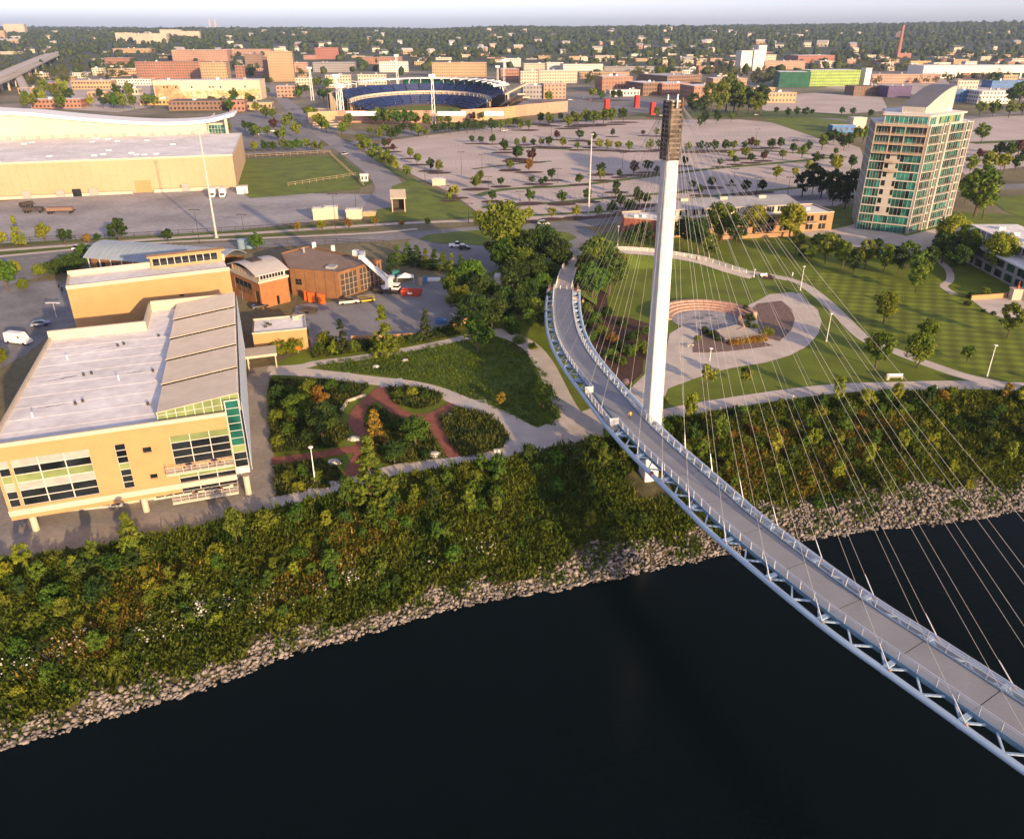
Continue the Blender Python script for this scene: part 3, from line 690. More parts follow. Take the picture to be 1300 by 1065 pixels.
# ------------------------------------------------------------------ orange brick house with an arched roof
F4 = Frame(G(333.5,392), G(369,383)); W4 = F4.L; D4 = 17
bh = thing('brick_annex', 'orange brick building with a curved pale metal roof and glazed gable band', 'building', F4.o, F4.rz)
wall(bh, (0,0), (W4,0), 0, 7.2, [(4.6,5.4,0.1,2.6,1,1,[dk],m_gate,False)], m_brick)
wall(bh, (0,D4), (0,0), 0, 7.2, [(D4-3.2, D4-.8, .1, 4.6, 2, 2, [dk], m_gate, False), (2, 12, 2.5, 6, 4, 2, [m_brown, dk], m_gate, False)], m_brick)
wall(bh, (W4,0), (W4,D4), 0, 7.2, [], m_brick); wall(bh, (W4,D4), (0,D4), 0, 7.2, [], m_brick)
mb = MB(); mb.box(-.3, W4+.3, -.3, D4+.3, 7.21, 7.8); mb.build('cornice', m_cream, bh)
wall(bh, (.4,D4-.4), (.4,.4), 7.8, 9.6, [(.6,D4-1.6,8,9.4,8,1,[m_bronze],m_mull,False)], m_bronze, depth=.2, name='gable_band'); wall(bh, (.4,.4), (W4-.4,.4), 7.8, 9.4, [(.3,W4-1.2,7.9,9.2,8,1,[dk],m_mull,False)], m_mull, depth=.2, name='clerestory')
mb = MB(); mb.box(.6, W4-.5, .7, D4-.5, 7.8, 9.3); mb.build('upper_core', m_gate, bh)
mb = MB(); nv = 12; arc = [(D4*i/nv, 9.4+1.9*sin(pi*i/nv)) for i in range(nv+1)]
for y, z in arc: mb.v += [(-.7, y, z), (W4+.7, y, z), (W4+.7, y, z-.22), (-.7, y, z-.22)]
for i in range(nv):
    a, b = 4*i, 4*i+4
    for j in range(4): mb.f.append((a+j, a+(j+1)%4, b+(j+1)%4, b+j)); mb.m.append(0)
mb.f += [(3,2,1,0), (4*nv, 4*nv+1, 4*nv+2, 4*nv+3)]; mb.m += [0, 0]
mb.build('arched_roof', m_corr, bh)
mb = MB(); mb.box(2.2, 5.2, 7, 11, 11.1, 11.6); mb.build('roof_hatch', m_gate, bh)
# ------------------------------------------------------------------ brown workshop
F5 = Frame(G(371.5,374.5), G(432.5,379.5)); W5 = F5.L
ws = thing('workshop_building', 'brown windowless workshop building with a flat brown roof and dark mesh gates facing the yard', 'building', F5.o, F5.rz)
c0, c1 = (0,0), (W5,0); c2 = F5.loc(G(486,362)); c3 = F5.loc(G(470,330,8)); c4 = F5.loc(G(392,312,8)); c5 = F5.loc(G(357,321,8))
ring = [c0, c1, c2, c3, c4, c5]; HZ = 7.8
for i in range(6):
    p, q = ring[i], ring[(i+1)%6]; L = hypot(q[0]-p[0], q[1]-p[1]); hs = []
    if i == 0: hs = [(1.4,3.4,3.2,5.0,2,2,[dk],m_gate,False)]
    if i == 1: hs = [(.7,L*.42,.2,7.0,4,4,[m_gate],m_bronze,False), (L*.48,L*.8,.2,7.0,4,4,[m_gate],m_bronze,False), (L*.84,L-.4,.2,7,2,4,[m_gate],m_bronze,False)]
    wall(ws, p, q, 0, HZ, hs, m_brown)
m_broof = mat('brown roof felt', (.23,.165,.12), var=.12, scale=.12, scale2=.9, var2=.1)
mb = MB(); mb.poly([(*p, HZ-.25) for p in ring]); mb.build('roof', m_broof, ws)
mb = MB()
for i in range(6): p, q = ring[i], ring[(i+1)%6]; mb.beam((*p, HZ+.03), (*q, HZ+.03), .35, .3)
mb.build('parapet', m_brown, ws)
for k, (px, py, s, hh) in enumerate(((399,312,.9,1.6),(423,316,.9,1.6),(452,322,1.6,1.6),(460,323,1.4,1.4),(421,337,2.6,.4),(386,318,.4,1.5))):
    u, v = F5.loc(G(px, py+2, HZ)); mb = MB(); mb.box(u-s/2, u+s/2, v-s/2, v+s/2, HZ-.25, HZ+hh); mb.build('roof_unit', m_white if k < 4 else m_roofd, ws)
for k in range(5):
    u = 1.5+k*3.1; mb = MB(); mb.box(u-.03, u+.03, -.05, .0, .1, HZ); mb.build('panel_joint', m_gate, ws)
# ------------------------------------------------------------------ low tan shed with a grey roof and the entrance canopy
F6 = Frame(G(321,427,4.5), G(389,418,5)); W6 = F6.L
sh = thing('low_shed', 'low tan flat roofed wing beside the yard with yellow shrubs in front', 'building', F6.o, F6.rz)
for p, q in (((0,0),(W6,0)),((W6,0),(W6,10)),((W6,10),(0,10)),((0,10),(0,0))): wall(sh, p, q, 0, 5.2, [], m_tan)
mb = MB(); mb.quad((.2,.2,4.95),(W6-.2,.2,4.95),(W6-.2,9.8,4.95),(.2,9.8,4.95)); mb.build('roof', m_roof, sh)
mb = MB(); mb.box(-.1,W6+.1,-.1,.25,5.0,5.35); mb.box(-.1,W6+.1,9.75,10.1,5.0,5.35); mb.box(W6-.25,W6+.1,.26,9.74,5,5.35); mb.build('parapet', m_cream, sh)
for u, v in ((2.5,4),(3.6,5),(2.9,6)): mb = MB(); mb.box(u,u+.8,v,v+.15,4.95,5.5); mb.build('roof_unit', m_gate, sh)
mb = MB(); mb.box(W6-3,W6-1.6,7.5,9,4.95,5.9); mb.build('roof_unit', m_cream, sh)
ec = G(331,447,3.4)
cn = thing('entrance_canopy', 'cream flat canopy over the side entrance of the tan office, on slim posts', 'canopy', (ec.x, ec.y, 0), F.rz)
mb = MB(); mb.box(-3.6,3.4,-2.6,2.6,3.1,3.7); mb.build('slab', m_cream, cn)
for x, y in ((-3,-2.2),(3,-2.2),(3,2.2),(-3,2.2)): mb = MB(); mb.tube([(x,y,0),(x,y,3.1)], .15, 8); mb.build('post', m_cream, cn)
# ------------------------------------------------------------------ glass apartment tower
L_, A_, B_ = G(1086.5,291), G(1149,297.5), G(1203,283)
FT = Frame(L_, A_); WT = FT.L; FH = 3.22; NF = 13
tw = thing('apartment_tower', 'thirteen storey glass and cream apartment tower with green windows and a curved rooftop', 'building', FT.o, FT.rz)
bl = Vector((*FT.loc(B_), 0)); rd = Vector((bl.x-WT, bl.y, 0)); RL = rd.length; rd.normalize(); rn = Vector((rd.y, -rd.x, 0))
rp = lambda s, o=0: (WT+rd.x*s+rn.x*o, rd.y*s+rn.y*o)     # along the right face
m_tc = mat('tower cream panel', (.37,.345,.30), var=.05, scale=.4, rough=.7)
m_slab = mat('tower slab edge', (.45,.42,.36), var=.05, scale=.4, rough=.7)
tg = [[m_gdark, m_gdark, m_dark, m_gteal]]
back0 = (bl.x-6, bl.y+18); back1 = (-4, 24)
# main walls, floor by floor windows
def bay(s0, s1, f, nx, rows=tg, h=.12): return (s0, s1, f*FH+h, (f+1)*FH-.3, nx, 1, rows, m_slab, False, .035)
hs = []
for f in range(0, 12):
    low = f < 2
    hs.append(bay(.15, 5.1, f, 5, [[m_gteal, m_gdark]] if low else tg)); hs.append(bay(10.2, WT-.2, f, 5, [[m_gteal]] if low else tg))
    if low: hs.append(bay(5.3, 10.1, f, 3, [[m_gdark, m_gteal]]))
    elif f < 9: hs += [bay(5.4, 6.8, f, 1, [[m_dark]], .9), bay(9.1, 10.1, f, 1, [[m_dark, m_gdark]], .9)]
    else: hs.append(bay(5.5, 10.0, f, 3))
wall(tw, (0,0), (WT,0), 0, 12*FH, hs, m_tc, depth=.35)
hs = []
for f in range(0, 12):
    hs.append(bay(RL*.03, RL*.3, f, 6)); hs.append(bay(RL*.47, RL*.83, f, 7)); hs.append(bay(RL*.34, RL*.42, f, 2)); hs.append(bay(RL*.87, RL*.965, f, 2))
wall(tw, rp(0), rp(RL), 0, 12*FH, hs, m_tc, depth=.5)
wall(tw, (-4,24), (0,0), 0, 12*FH, [bay(2+i*5.5, 6.5+i*5.5, f, 3) for f in range(12) for i in range(4)], m_tc, depth=.3)
wall(tw, rp(RL), back0, 0, 12*FH, [], m_tc); wall(tw, back0, back1, 0, 12*FH, [], m_tc)
# slab edges that stick out, balconies
for f in range(1, 13):
    mb = MB(); z = f*FH; mb.box(-.12, WT-.0, -.25, -.005, z-.22, z+.05); mb.build('slab_edge', m_slab, tw)
    mb = MB(); k = len(mb.v); p, q, r, s = rp(0,.005), rp(RL,.005), rp(RL,.3), rp(0,.3); mb.prism([p, q, r, s], z-.22, z+.05); mb.build('slab_edge', m_slab, tw)
    for s0, s1 in ((RL*.03, RL*.3), (RL*.47, RL*.83)):
        if f < 12:
            mb = MB(); mb.prism([rp(s0,.31), rp(s1,.31), rp(s1,.7), rp(s0,.7)], z-.16, z+.02); b = mb.build('balcony', m_slab, tw); railing(tw, rp(s0,.65), rp(s1,.65), z+.02, .8, m_gate, 2.2)
    if 9 <= f < 12:
        mb = MB(); mb.box(.2, WT+.1, -1.9, -.26, z-.25, z+.04); mb.build('balcony', m_bronze, tw)
        for u0, u1 in ((.4,5.2),(5.6,9.8),(10.4,WT-.1)): railing(tw, (u0,-1.85), (u1,-1.85), z+.04, .8, m_bronze, 1.6)
    if f in (7, 8): mb = MB(); mb.box(5.3, 10.1, -1.5, -.26, z-.2, z+.03); mb.build('balcony', m_bronze, tw); railing(tw, (5.4,-1.45), (10,-1.45), z+.03, 1.0, m_bronze, 1.6)
for u in (.35, 5.4, 10.1, WT-.1):
    mb = MB(); mb.box(u-.18, u+.18, -2.0, -1.91, 9*FH-.2, 12*FH+.1); mb.build('bronze_column', m_bronze, tw)
mb = MB(); mb.box(0, WT+.25, -2.1, -.26, 12*FH-.3, 12*FH+.1); mb.build('terrace_slab', m_bronze, tw); railing(tw, (.1,-2.05), (WT+.1,-2.05), 12*FH+.1, 1.0, m_bronze, 1.8)
# white frame lattice down the right face
for s in [RL*q for q in (.012,.318,.435,.455,.85,.985)]:
    mb = MB(); mb.prism([rp(s-.22,.3), rp(s+.22,.3), rp(s+.22,.75), rp(s-.22,.75)], 0, 12*FH+.4); mb.build('frame_post', m_slab, tw)
for f in range(1, 13):
    for s0, s1 in [(RL*.435+.25, RL*.455-.25), (RL*.85+.25, RL*.985-.25)]:
        mb = MB(); mb.prism([rp(s0,.31), rp(s1,.31), rp(s1,.6), rp(s0,.6)], f*FH-.2, f*FH+.05); mb.build('frame_tie', m_mull, tw)
# penthouse and roof
wall(tw, (2.4,.9), (WT-.4,.9), 12*FH, 13*FH, [(.3, WT-3.2, 12*FH+.3, 13*FH-.35, 9, 1, [[m_gteal, m_gdark]], m_slab, False)], m_tc, name='penthouse_wall')
q0, q1 = rp(.6,-.6), rp(RL*.8,-.6)
wall(tw, q0, q1, 12*FH, 13*FH, [(.8, 5, 12*FH+.3, 13*FH-.4, 3, 1, [[m_gteal]], m_slab, False), (7, RL*.8-3, 12*FH+.3, 13*FH-.4, 8, 1, [[m_gteal, m_ggreen]], m_slab, False)], m_tc, name='penthouse_wall')
wall(tw, (1.5,20), (2.4,.9), 12*FH, 13*FH, [(2,16,12*FH+.3,13*FH-.4,5,1,tg,m_slab,False)], m_tc, name='penthouse_wall')
mb = MB(); mb.poly([(x, y, 12*FH-.02) for x, y in ((0,0),(WT,0),bl[:2],back0,back1)]); mb.build('lower_roof', m_roof, tw)
top = [(1.8,.2), (WT-.1,.2), rp(.4,.1), rp(RL*.82,.1), (back0[0]-14, back0[1]-6), (0,21)]
mb = MB(); mb.prism(top, 13*FH, 13*FH+.55); mb.build('roof_slab', m_slab, tw)
mb = MB(); c = [Vector((*p, 0)) for p in top]; cc = sum(c, Vector())/6; mb.poly([tuple((p.lerp(cc, .05)).to_2d())+(13*FH+.56,) for p in c]); mb.build('roof_cover', m_roof, tw)
# curved machine house: quarter vault rising to the right
zb = 13*FH+.56; n = 12; HL = RL*.62; WX = 7.6
mp = lambda a, s_, z: (5.6+a+rd.x*(s_+4), 2.6+rd.y*(s_+4), z)          # a across, s_ along the right face
pr = [(HL*i/n, zb+2.4+6.6*(sin(pi/2*i/n)**1.05)) for i in range(n+1)]; mb = MB()
for s_, z in pr: mb.v += [mp(-.4, s_, z), mp(WX+.4, s_, z), mp(WX+.4, s_, z-.3), mp(-.4, s_, z-.3)]
for i in range(n):
    a, b = 4*i, 4*i+4
    for j in range(4): mb.f.append((a+j, a+(j+1)%4, b+(j+1)%4, b+j)); mb.m.append(0)
mb.f += [(3,2,1,0), (4*n,4*n+1,4*n+2,4*n+3)]; mb.m += [0,0]
mb.build('machine_house_roof', mat('blue grey roof sheet', (.11,.12,.15), var=.08, scale=.3, rough=.5), tw)
mb = MB(); poly = [(.2, zb)]+[(s_, z-.3) for s_, z in pr]+[(HL-.1, zb)]
mb.poly([mp(WX, s_, z) for s_, z in poly]); mb.poly([mp(0, s_, z) for s_, z in poly[::-1]])
mb.quad(mp(0,.2,zb), mp(WX,.2,zb), mp(WX,.2,pr[0][1]-.2), mp(0,.2,pr[0][1]-.2)); mb.quad(mp(WX,HL-.1,zb), mp(0,HL-.1,zb), mp(0,HL-.1,pr[-1][1]-.3), mp(WX,HL-.1,pr[-1][1]-.3))
mb.build('machine_house_wall', m_tc, tw)
for i in range(6): mb = MB(); a = .5+i*1.12; mb.quad(mp(a,.15,zb+.5), mp(a+.85,.15,zb+.5), mp(a+.85,.15,zb+1.8), mp(a,.15,zb+1.8)); mb.build('louvre', m_louv, tw)
p = rp(RL*.7,-6); mb = MB(); mb.box(p[0]-1.5, p[0]+1.5, p[1]-1.5, p[1]+1.5, zb, zb+1.6); mb.build('roof_unit', m_white, tw)
# ------------------------------------------------------------------ row of terrace houses in front of the lots
Ra, Rb = Vector(G(850,302)), Vector(G(1055,292))
FR = Frame(Ra, Rb); WR = FR.L
th = thing('terrace_block', 'long tan and brick terrace block with grey roofs and a cream set back upper storey', 'building', FR.o, FR.rz)
m_tanb = mat('tan brick', (.34,.2,.10), var=.1, scale=.5, scale2=4, var2=.1)
hs = []; nb = 12
for i in range(nb):
    u = .8+i*(WR-1.6)/nb
    for f in range(2):
        if 0 < u < WR-3.5: hs.append((u+.4, u+3.4, f*3.2+.5, f*3.2+2.7, 2, 1, [[m_dark]], m_bronze, False))
wall(th, (0,0), (WR,0), 0, 6.9, hs, m_tanb)
for i in range(4, nb-1, 2):
    u = .8+i*(WR-1.6)/nb; mb = MB(); mb.box(u, u+4.4, -1.5, -.02, 3.0, 3.2); mb.build('balcony', m_cream, th); railing(th, (u+.1,-1.45), (u+4.3,-1.45), 3.2, 1, m_gate, 1.2)
DR = 15
wall(th, (WR,0), (WR,DR), 0, 6.9, [(2,5,1,2.6,2,1,[[m_dark,m_gteal]],m_bronze,False),(8,12,1,2.6,2,1,[[m_dark]],m_bronze,False),(2,5,4,6,2,1,[[m_dark]],m_bronze,False),(8,12,4,6,2,1,[[m_dark]],m_bronze,False)], m_tanb)
wall(th, (WR,DR), (-14,DR), 0, 6.9, [], m_tanb)
FL = [(0,0), (-4,-1.5), (-16,6), (-14,DR)]
wall(th, (-4,-1.5), (0,0), 0, 6.9, [], m_brickr); wall(th, (-16,6), (-4,-1.5), 0, 7.0, [], m_brickr, name='brick_end_wall'); wall(th, (-14,DR), (-16,6), 0, 7, [], m_brickr)
mb = MB(); mb.poly([(x, y, 6.6) for x, y in ((.2,.3),(WR-.3,.3),(WR-.3,DR-.3),(-13.8,DR-.3),(-15.7,6.2),(-4,-1.1))]); mb.build('roof', m_roof, th)
mb = MB(); q = [(0,0),(WR,0),(WR,DR),(-14,DR),(-16,6),(-4,-1.5)]
for i in range(6): mb.beam((*q[i], 6.95), (*q[(i+1)%6], 6.95), .3, .35)
mb.build('parapet', m_cream, th)
hs = [(1.5+i*4.4, 4.6+i*4.4, 6.9, 9.0, 3, 1, [[m_dark, m_gdark, m_louv]], m_mull, False) for i in range(int((WR-16)/4.4))]
wall(th, (-1,4.5), (WR-13,4.5), 6.6, 9.6, hs, m_cream, name='upper_wall'); wall(th, (WR-13,4.5), (WR-13,DR-1), 6.6, 9.6, [], m_cream, name='upper_wall'); wall(th, (-1,DR-1), (-1,4.5), 6.6, 9.6, [], m_cream, name='upper_wall')
mb = MB(); mb.quad((-1.8,3.4,9.65),(WR-12.3,3.4,9.65),(WR-12.3,DR-.2,11.2),(-1.8,DR-.2,11.2)); mb.quad((-1.8,3.4,9.4),(-1.8,DR-.2,10.9),(WR-12.3,DR-.2,10.9),(WR-12.3,3.4,9.4)); mb.quad((-1.8,3.4,9.4),(WR-12.3,3.4,9.4),(WR-12.3,3.4,9.65),(-1.8,3.4,9.65)); mb.quad((WR-12.3,DR-.2,11.2),(-1.8,DR-.2,11.2),(-1.8,DR-.2,10.9),(WR-12.3,DR-.2,10.9)); mb.quad((WR-12.3,3.4,9.4),(WR-12.3,DR-.2,10.9),(WR-12.3,DR-.2,11.2),(WR-12.3,3.4,9.65)); mb.quad((-1.8,DR-.2,10.9),(-1.8,3.4,9.4),(-1.8,3.4,9.65),(-1.8,DR-.2,11.2))
mb.build('upper_roof', m_roofd, th)
for u in (8, 24, 40): mb = MB(); mb.box(u, u+3, DR-3.5, DR-2, 10.6, 11.8); mb.build('chimney', m_cream, th)
for u in (-12, -9, WR-8): mb = MB(); mb.box(u, u+1.4, 6, 7.4, 6.6, 7.6); mb.build('roof_unit', m_white, th)
mb = MB(); mb.box(18, WR-16, -6.5, -6.1, 0, 1.6); mb.build('garden_wall', m_tanb, th)
# ------------------------------------------------------------------ low white terrace at the right edge
Fa, Fb = Vector(G(1196,291,6.5)), Vector(G(1300,341,6.5)); Fa.z = Fb.z = 0
FQ = Frame(Fa, Fb+(Fb-Fa)*.35); WQ = FQ.L
qt = thing('shaded_terrace_block', 'low grey terrace block with pale roof and white upper storey, right of the tall apartments', 'building', FQ.o, FQ.rz)
m_gw = mat('grey stucco', (.30,.29,.28), var=.1, scale=.5)
wall(qt, (0,0), (WQ,0), 0, 6.5, [(2+i*5.5, 6+i*5.5, .6+3.1*f, 2.8+3.1*f, 3, 1, [[m_dark, m_gdark]], m_gate, False) for i in range(int(WQ/5.5)-1) for f in range(2)], m_gw)
wall(qt, (0,22), (0,0), 0, 6.5, [(3,8,1,3,2,1,[[m_dark]],m_gate,False)], m_gw); wall(qt, (WQ,0), (WQ,22), 0, 6.5, [], m_gw); wall(qt, (WQ,22), (0,22), 0, 6.5, [], m_gw)
mb = MB(); mb.box(-.9, WQ+.4, -.9, 22.4, 6.5, 6.95); mb.build('roof', m_roof, qt)
wall(qt, (9,6), (WQ-2,6), 6.95, 9.8, [(1+i*3.3, 3.6+i*3.3, 7.2, 9.4, 3, 1, [[m_dark, m_gteal, m_louv]], m_mull, False) for i in range(int((WQ-13)/3.3))], m_white, name='upper_wall'); wall(qt, (9,20), (9,6), 6.95, 9.8, [(2,6,7.2,9.3,2,1,[[m_gteal]],m_mull,False)], m_white, name='upper_wall')
mb = MB(); mb.box(8, WQ-1, 4.6, 20.5, 9.8, 10.15); mb.build('upper_roof', m_roof, qt)
for i in range(6): mb = MB(); mb.box(11+i*5.2, 11.9+i*5.2, 1.5, 3.2, 6.95, 7.7); mb.build('planter', m_gw, qt)
for i in range(3): mb = MB(); mb.box(14+i*8, 16+i*8, 10, 12, 10.15, 11); mb.build('roof_unit', m_white, qt)
# ------------------------------------------------------------------ streets, lots and paths (each sheet a little above the one below)
Z1, Z2, Z3, Z4, Z5 = .03, .06, .09, .12, .15
# dock yard before the exhibition hall, lots, plaza
sheet('dock_yard', pix([(-60,262),(120,245),(300,236),(400,246),(470,247),(478,262),(474,274),(380,283),(300,293),(150,302),(-60,316)]), Z1, mat('yard concrete', (.30,.295,.30), var=.2, scale=.05, scale2=.5, var2=.14))
LOT = [(462,190),(500,178),(560,170),(640,161),(760,153),(940,152),(1000,158),(1040,170),(1092,188),(1110,240),(1060,262),(940,262),(840,272),(760,275),(650,278),(604,268),(575,246),(530,225)]
sheet('parking_lot', pix(LOT), Z1, m_lot)
sheet('parking_lot', pix([(1215,150),(1340,146),(1340,206),(1225,222),(1190,190)]), Z1, m_lot)
sheet('parking_lot', pix([(972,123),(1035,118),(1120,124),(1128,141),(1060,146),(980,146),(960,134)]), Z1, m_lot)
sheet('parking_lot', pix([(290,146),(340,142),(372,152),(408,176),(404,190),(300,190)]), Z1, m_asph)
sheet('parking_lot', pix([(60,102),(190,100),(192,136),(150,143),(30,136)]), Z1, m_lot)
sheet('parking_lot', pix([(652,121),(780,120),(860,128),(862,142),(700,146),(655,140)]), Z1, m_asph)
sheet('parking_lot', pix([(1040,92),(1165,97),(1300,112),(1300,128),(1160,120),(1050,112)]), Z1, m_lot)
sheet('entrance_court', pix([(-60,372),(20,360),(70,356),(98,366),(98,412),(66,425),(30,452),(-60,500)]), Z1, mat('court paving', (.19,.19,.195), var=.25, scale=.12, scale2=1, var2=.15))
sheet('entrance_drive', pix([(-60,335),(40,328),(100,322),(118,332),(60,350),(10,362),(-60,372)]), Z1, m_asph)
sheet('workshop_yard', pix([(392,420),(372,400),(376,388),(432,382),(486,366),(540,352),(600,345),(628,352),(622,378),(600,402),(560,424),(480,430),(396,446)]), Z1, mat('yard asphalt', (.22,.22,.225), var=.15, scale=.1, scale2=1.2, var2=.1))
sheet('drop_off_drive', pix([(505,318),(520,305),(540,296),(600,291),(690,288),(745,290),(758,298),(740,318),(700,332),(640,338),(610,352),(572,345),(540,330)]), Z2, m_asph)
sheet('city_ground', pix([(-80,142),(-80,66),(200,58),(520,56),(700,60),(960,68),(1330,74),(1330,120),(1100,118),(960,130),(700,150),(400,150)]), .006, mat('town paving and yards', (.10,.105,.045), col2=(.30,.25,.20), scale=.012, det=6, scale2=.15, var2=.25))
path('riverfront_road', [(-150,346),(-60,339),(0,332),(96,323.5),(250,315),(330,310),(450,304),(560,296),(640,290),(700,287),(760,282),(900,262),(1060,249),(1240,240),(1330,235)], 11, Z3, m_asph)
path('stadium_street', [(325,84),(340,104),(356,124),(384,148),(414,172),(448,195),(476,216),(494,236),(488,252),(478,268)], [14]*(9*6+1), Z2, mat('pale asphalt', (.25,.24,.245), var=.12, scale=.04, scale2=.7, var2=.1))
path('cross_street', [(300,196),(400,190),(470,178),(560,166),(660,157),(760,148),(900,147),(1040,150),(1140,158),(1320,140)], 12, Z2+.02, m_asph)
path('stadium_front_street', [(395,152),(440,168),(540,166),(660,158),(720,150)], 16, Z2, m_asph)
for pts, w in (([(-60,322),(0,318.5),(216,303),(330,296),(467,286.5),(560,282),(660,279),(775,272)],3.4), ([(-60,331),(0,326),(178,310),(330,303),(470,296.5),(530,291)],2.6)):
    path('pavement', pts, w, Z4, m_conc)
path('verge', [(-60,327),(0,322),(190,307),(330,299.5),(467,291)], 3.5, Z2+.01, m_grass)
path('verge', [(-60,316),(0,311),(216,299),(330,292),(467,282),(575,277),(660,274.5),(775,268.5)], 3.5, Z2+.01, m_grass)
# lawns
sheet('lawn', pix([(297,203),(420,198),(446,220),(458,241),(318,252),(300,240)]), Z3, m_lawn)
sheet('lawn', pix([(497,237),(520,229),(548,238),(596,264),(604,275),(470,282),(470,268),(505,262)]), Z3, m_lawn)
sheet('lawn', pix([(420,199),(432,198),(474,232),(460,238)]), Z3, m_grass)
sheet('lawn', pix([(968,152),(1010,148),(1075,150),(1098,158),(1040,176)]), Z3, m_lawn)
sheet('lawn', pix([(785,148),(870,141),(1000,141),(1120,148),(1100,151),(900,149)]), Z3, m_grass)
sheet('lawn', pix([(1255,252),(1320,246),(1320,285),(1275,268)]), Z3, m_lawn)
sheet('roundabout_island', pix([(531,304),(545,298),(600,293),(680,291),(722,296),(733,302),(718,309),(690,313),(660,316),(600,311),(560,310)]), Z4, m_lawn)
sheet('park_lawn', pix([(598,352),(645,330),(745,300),(900,270),(1085,262),(1330,275),(1640,300),(1640,519),(1330,503),(1150,499),(1000,511),(850,534),(760,557),(660,579),(560,596),(440,625),(352,645),(330,470),(400,440),(560,428)]), Z1-.004, m_lawn)
# the big lawn is mown in crossing swaths
m_mow = mat('cross mown lawn', (.125,.165,.011), var=.2, scale=.12, scale2=3, var2=.18, bump=.3, bscale=8)
nt = m_mow.node_tree; pb_ = nt.nodes['Principled BSDF']; src = pb_.inputs['Base Color'].links[0].from_socket
geo_ = nt.nodes.new('ShaderNodeNewGeometry'); prev = src
for ang in (.45, 1.75):
    mp_ = nt.nodes.new('ShaderNodeMapping'); mp_.inputs['Rotation'].default_value = (0, 0, ang); nt.links.new(geo_.outputs['Position'], mp_.inputs[0])
    wv = nt.nodes.new('ShaderNodeTexWave'); wv.inputs['Scale'].default_value = .085; wv.inputs['Distortion'].default_value = 1.2; wv.inputs['Detail Scale'].default_value = .4; nt.links.new(mp_.outputs[0], wv.inputs['Vector'])
    mr = nt.nodes.new('ShaderNodeMapRange'); mr.inputs[3].default_value = .8; mr.inputs[4].default_value = 1.2; nt.links.new(wv.outputs['Fac'], mr.inputs[0])
    sc_ = nt.nodes.new('ShaderNodeVectorMath'); sc_.operation = 'SCALE'; nt.links.new(prev, sc_.inputs[0]); nt.links.new(mr.outputs[0], sc_.inputs['Scale']); prev = sc_.outputs[0]
nt.links.new(prev, pb_.inputs['Base Color'])
sheet('mown_lawn', pix([(1010,352),(1040,345),(1120,352),(1160,366),(1185,352),(1330,420),(1330,484),(1228,472),(1150,440),(1100,420),(1060,376)]), Z1+.045, m_mow)
# terraces round the apartment tower
sheet('apartment_terrace', pix([(1000,290),(1056,292),(1085,285),(1150,300),(1210,285),(1230,300),(1200,322),(1150,330),(1100,316),(1050,310)]), Z3, m_plaza)
path('apartment_path', [(1085,300),(1110,312),(1130,322),(1146,332)], 2.5, Z4, m_conc)
path('garden_path', [(1190,330),(1204,343),(1206,356),(1198,364),(1212,374)], 2.2, Z3, m_conc)
sheet('forecourt', pix([(1233,381),(1262,378),(1330,378),(1330,410),(1290,410),(1255,398)]), Z3, m_plaza)
# river walk and lawn paths
path('river_walk', [(660,579),(700,569),(745,556),(790,541),(845,527),(900,516),(1000,501),(1069,493.5),(1138,491),(1223,489.5),(1330,493),(1640,508)], 4.4, Z4, m_conc)
path('diagonal_path', [(925,343),(957,347),(1000,355),(1026,366),(1050,385),(1066,400),(1090,424),(1110,437),(1136,446),(1174,461),(1228,479),(1270,488)], 3.6, Z3, m_conc)
OUT = [(977,374),(1000,372),(1015,370),(1023.4,382.5),(1037.8,393),(1043,408.6),(1039,424),(1024.7,440),(1002.5,451.8),(971,461),(929,467.5),(903,474),(877,483),(848,494),(838,520),(800,537),(770,552),(735,560),(700,560),(690,545),(718,530),(770,512),(800,494),(818,476),(836,462),(846,445),(850,424),(870,412),(930,404),(938,393),(958,384)]
sheet('loop_plaza', pix(OUT), Z3+.01, m_plaza)
sheet('path_island', pix([(963,349),(972,347),(984,352),(981,356),(968,354)]), Z4+.02, m_mulch)
sheet('path_island', pix([(986,357.5),(1000,356.5),(1014,362),(1022,369.5),(1012,373.5),(1000,369)]), Z4+.02, m_lawn)
m_grav = mat('brown gravel', (.17,.12,.095), var=.3, scale=1.5, scale2=6, var2=.25, bump=.5)
sheet('gravel_bed', pix([(992,382.5),(1005,393),(1009,406),(1005,419),(989.4,434),(975,430),(963,424),(962,405),(950,396),(962,386)]), Z4+.02, m_grav, thick=.1)
sheet('gravel_bed', pix([(879.5,437),(880,448),(903,448.5),(942,444.7),(971,441),(981.5,439.5),(963,432),(932,436),(913.5,424),(890,421.7)]), Z4+.02, m_grav, thick=.1)
sheet('mulch_bed', pix([(735,350),(745,362),(770,372),(772,392),(764,400),(800,404),(826,412),(828,440),(817,458),(816,474),(794,494),(770,470),(752,442),(741,415)]), Z3, m_mulch)
# amphitheatre: a round paved floor and three rising stone benches
ac = G(897,407); ar = 7.4
m_bench = mat('pink stone', (.42,.26,.20), var=.12, scale=.8, scale2=4, var2=.1)
mb = MB(); mb.poly([(ac.x+ar*1.25*cos(2*pi*i/40), ac.y+ar*1.12*sin(2*pi*i/40), Z4) for i in range(40)]); structure('amphitheatre_floor', mb, mat('mosaic paving', (.30,.29,.30), var=.25, scale=.25, scale2=2, var2=.2))
for px, py, s in ((886,404,1.6),(900,401,1.2),(893,411,1.3),(908,405,1.0),(878,412,1.1),(903,413,.9)):
    p = G(px, py); mb = MB(); mb.poly([(p.x+s*(1+.3*sin(i*2.7))*cos(2*pi*i/9), p.y+s*.7*(1+.3*cos(i*1.7))*sin(2*pi*i/9), Z4+.015) for i in range(9)]); structure('floor_inlay', mb, mat('blue grey inlay', (.13,.145,.18), var=.2, scale=1))
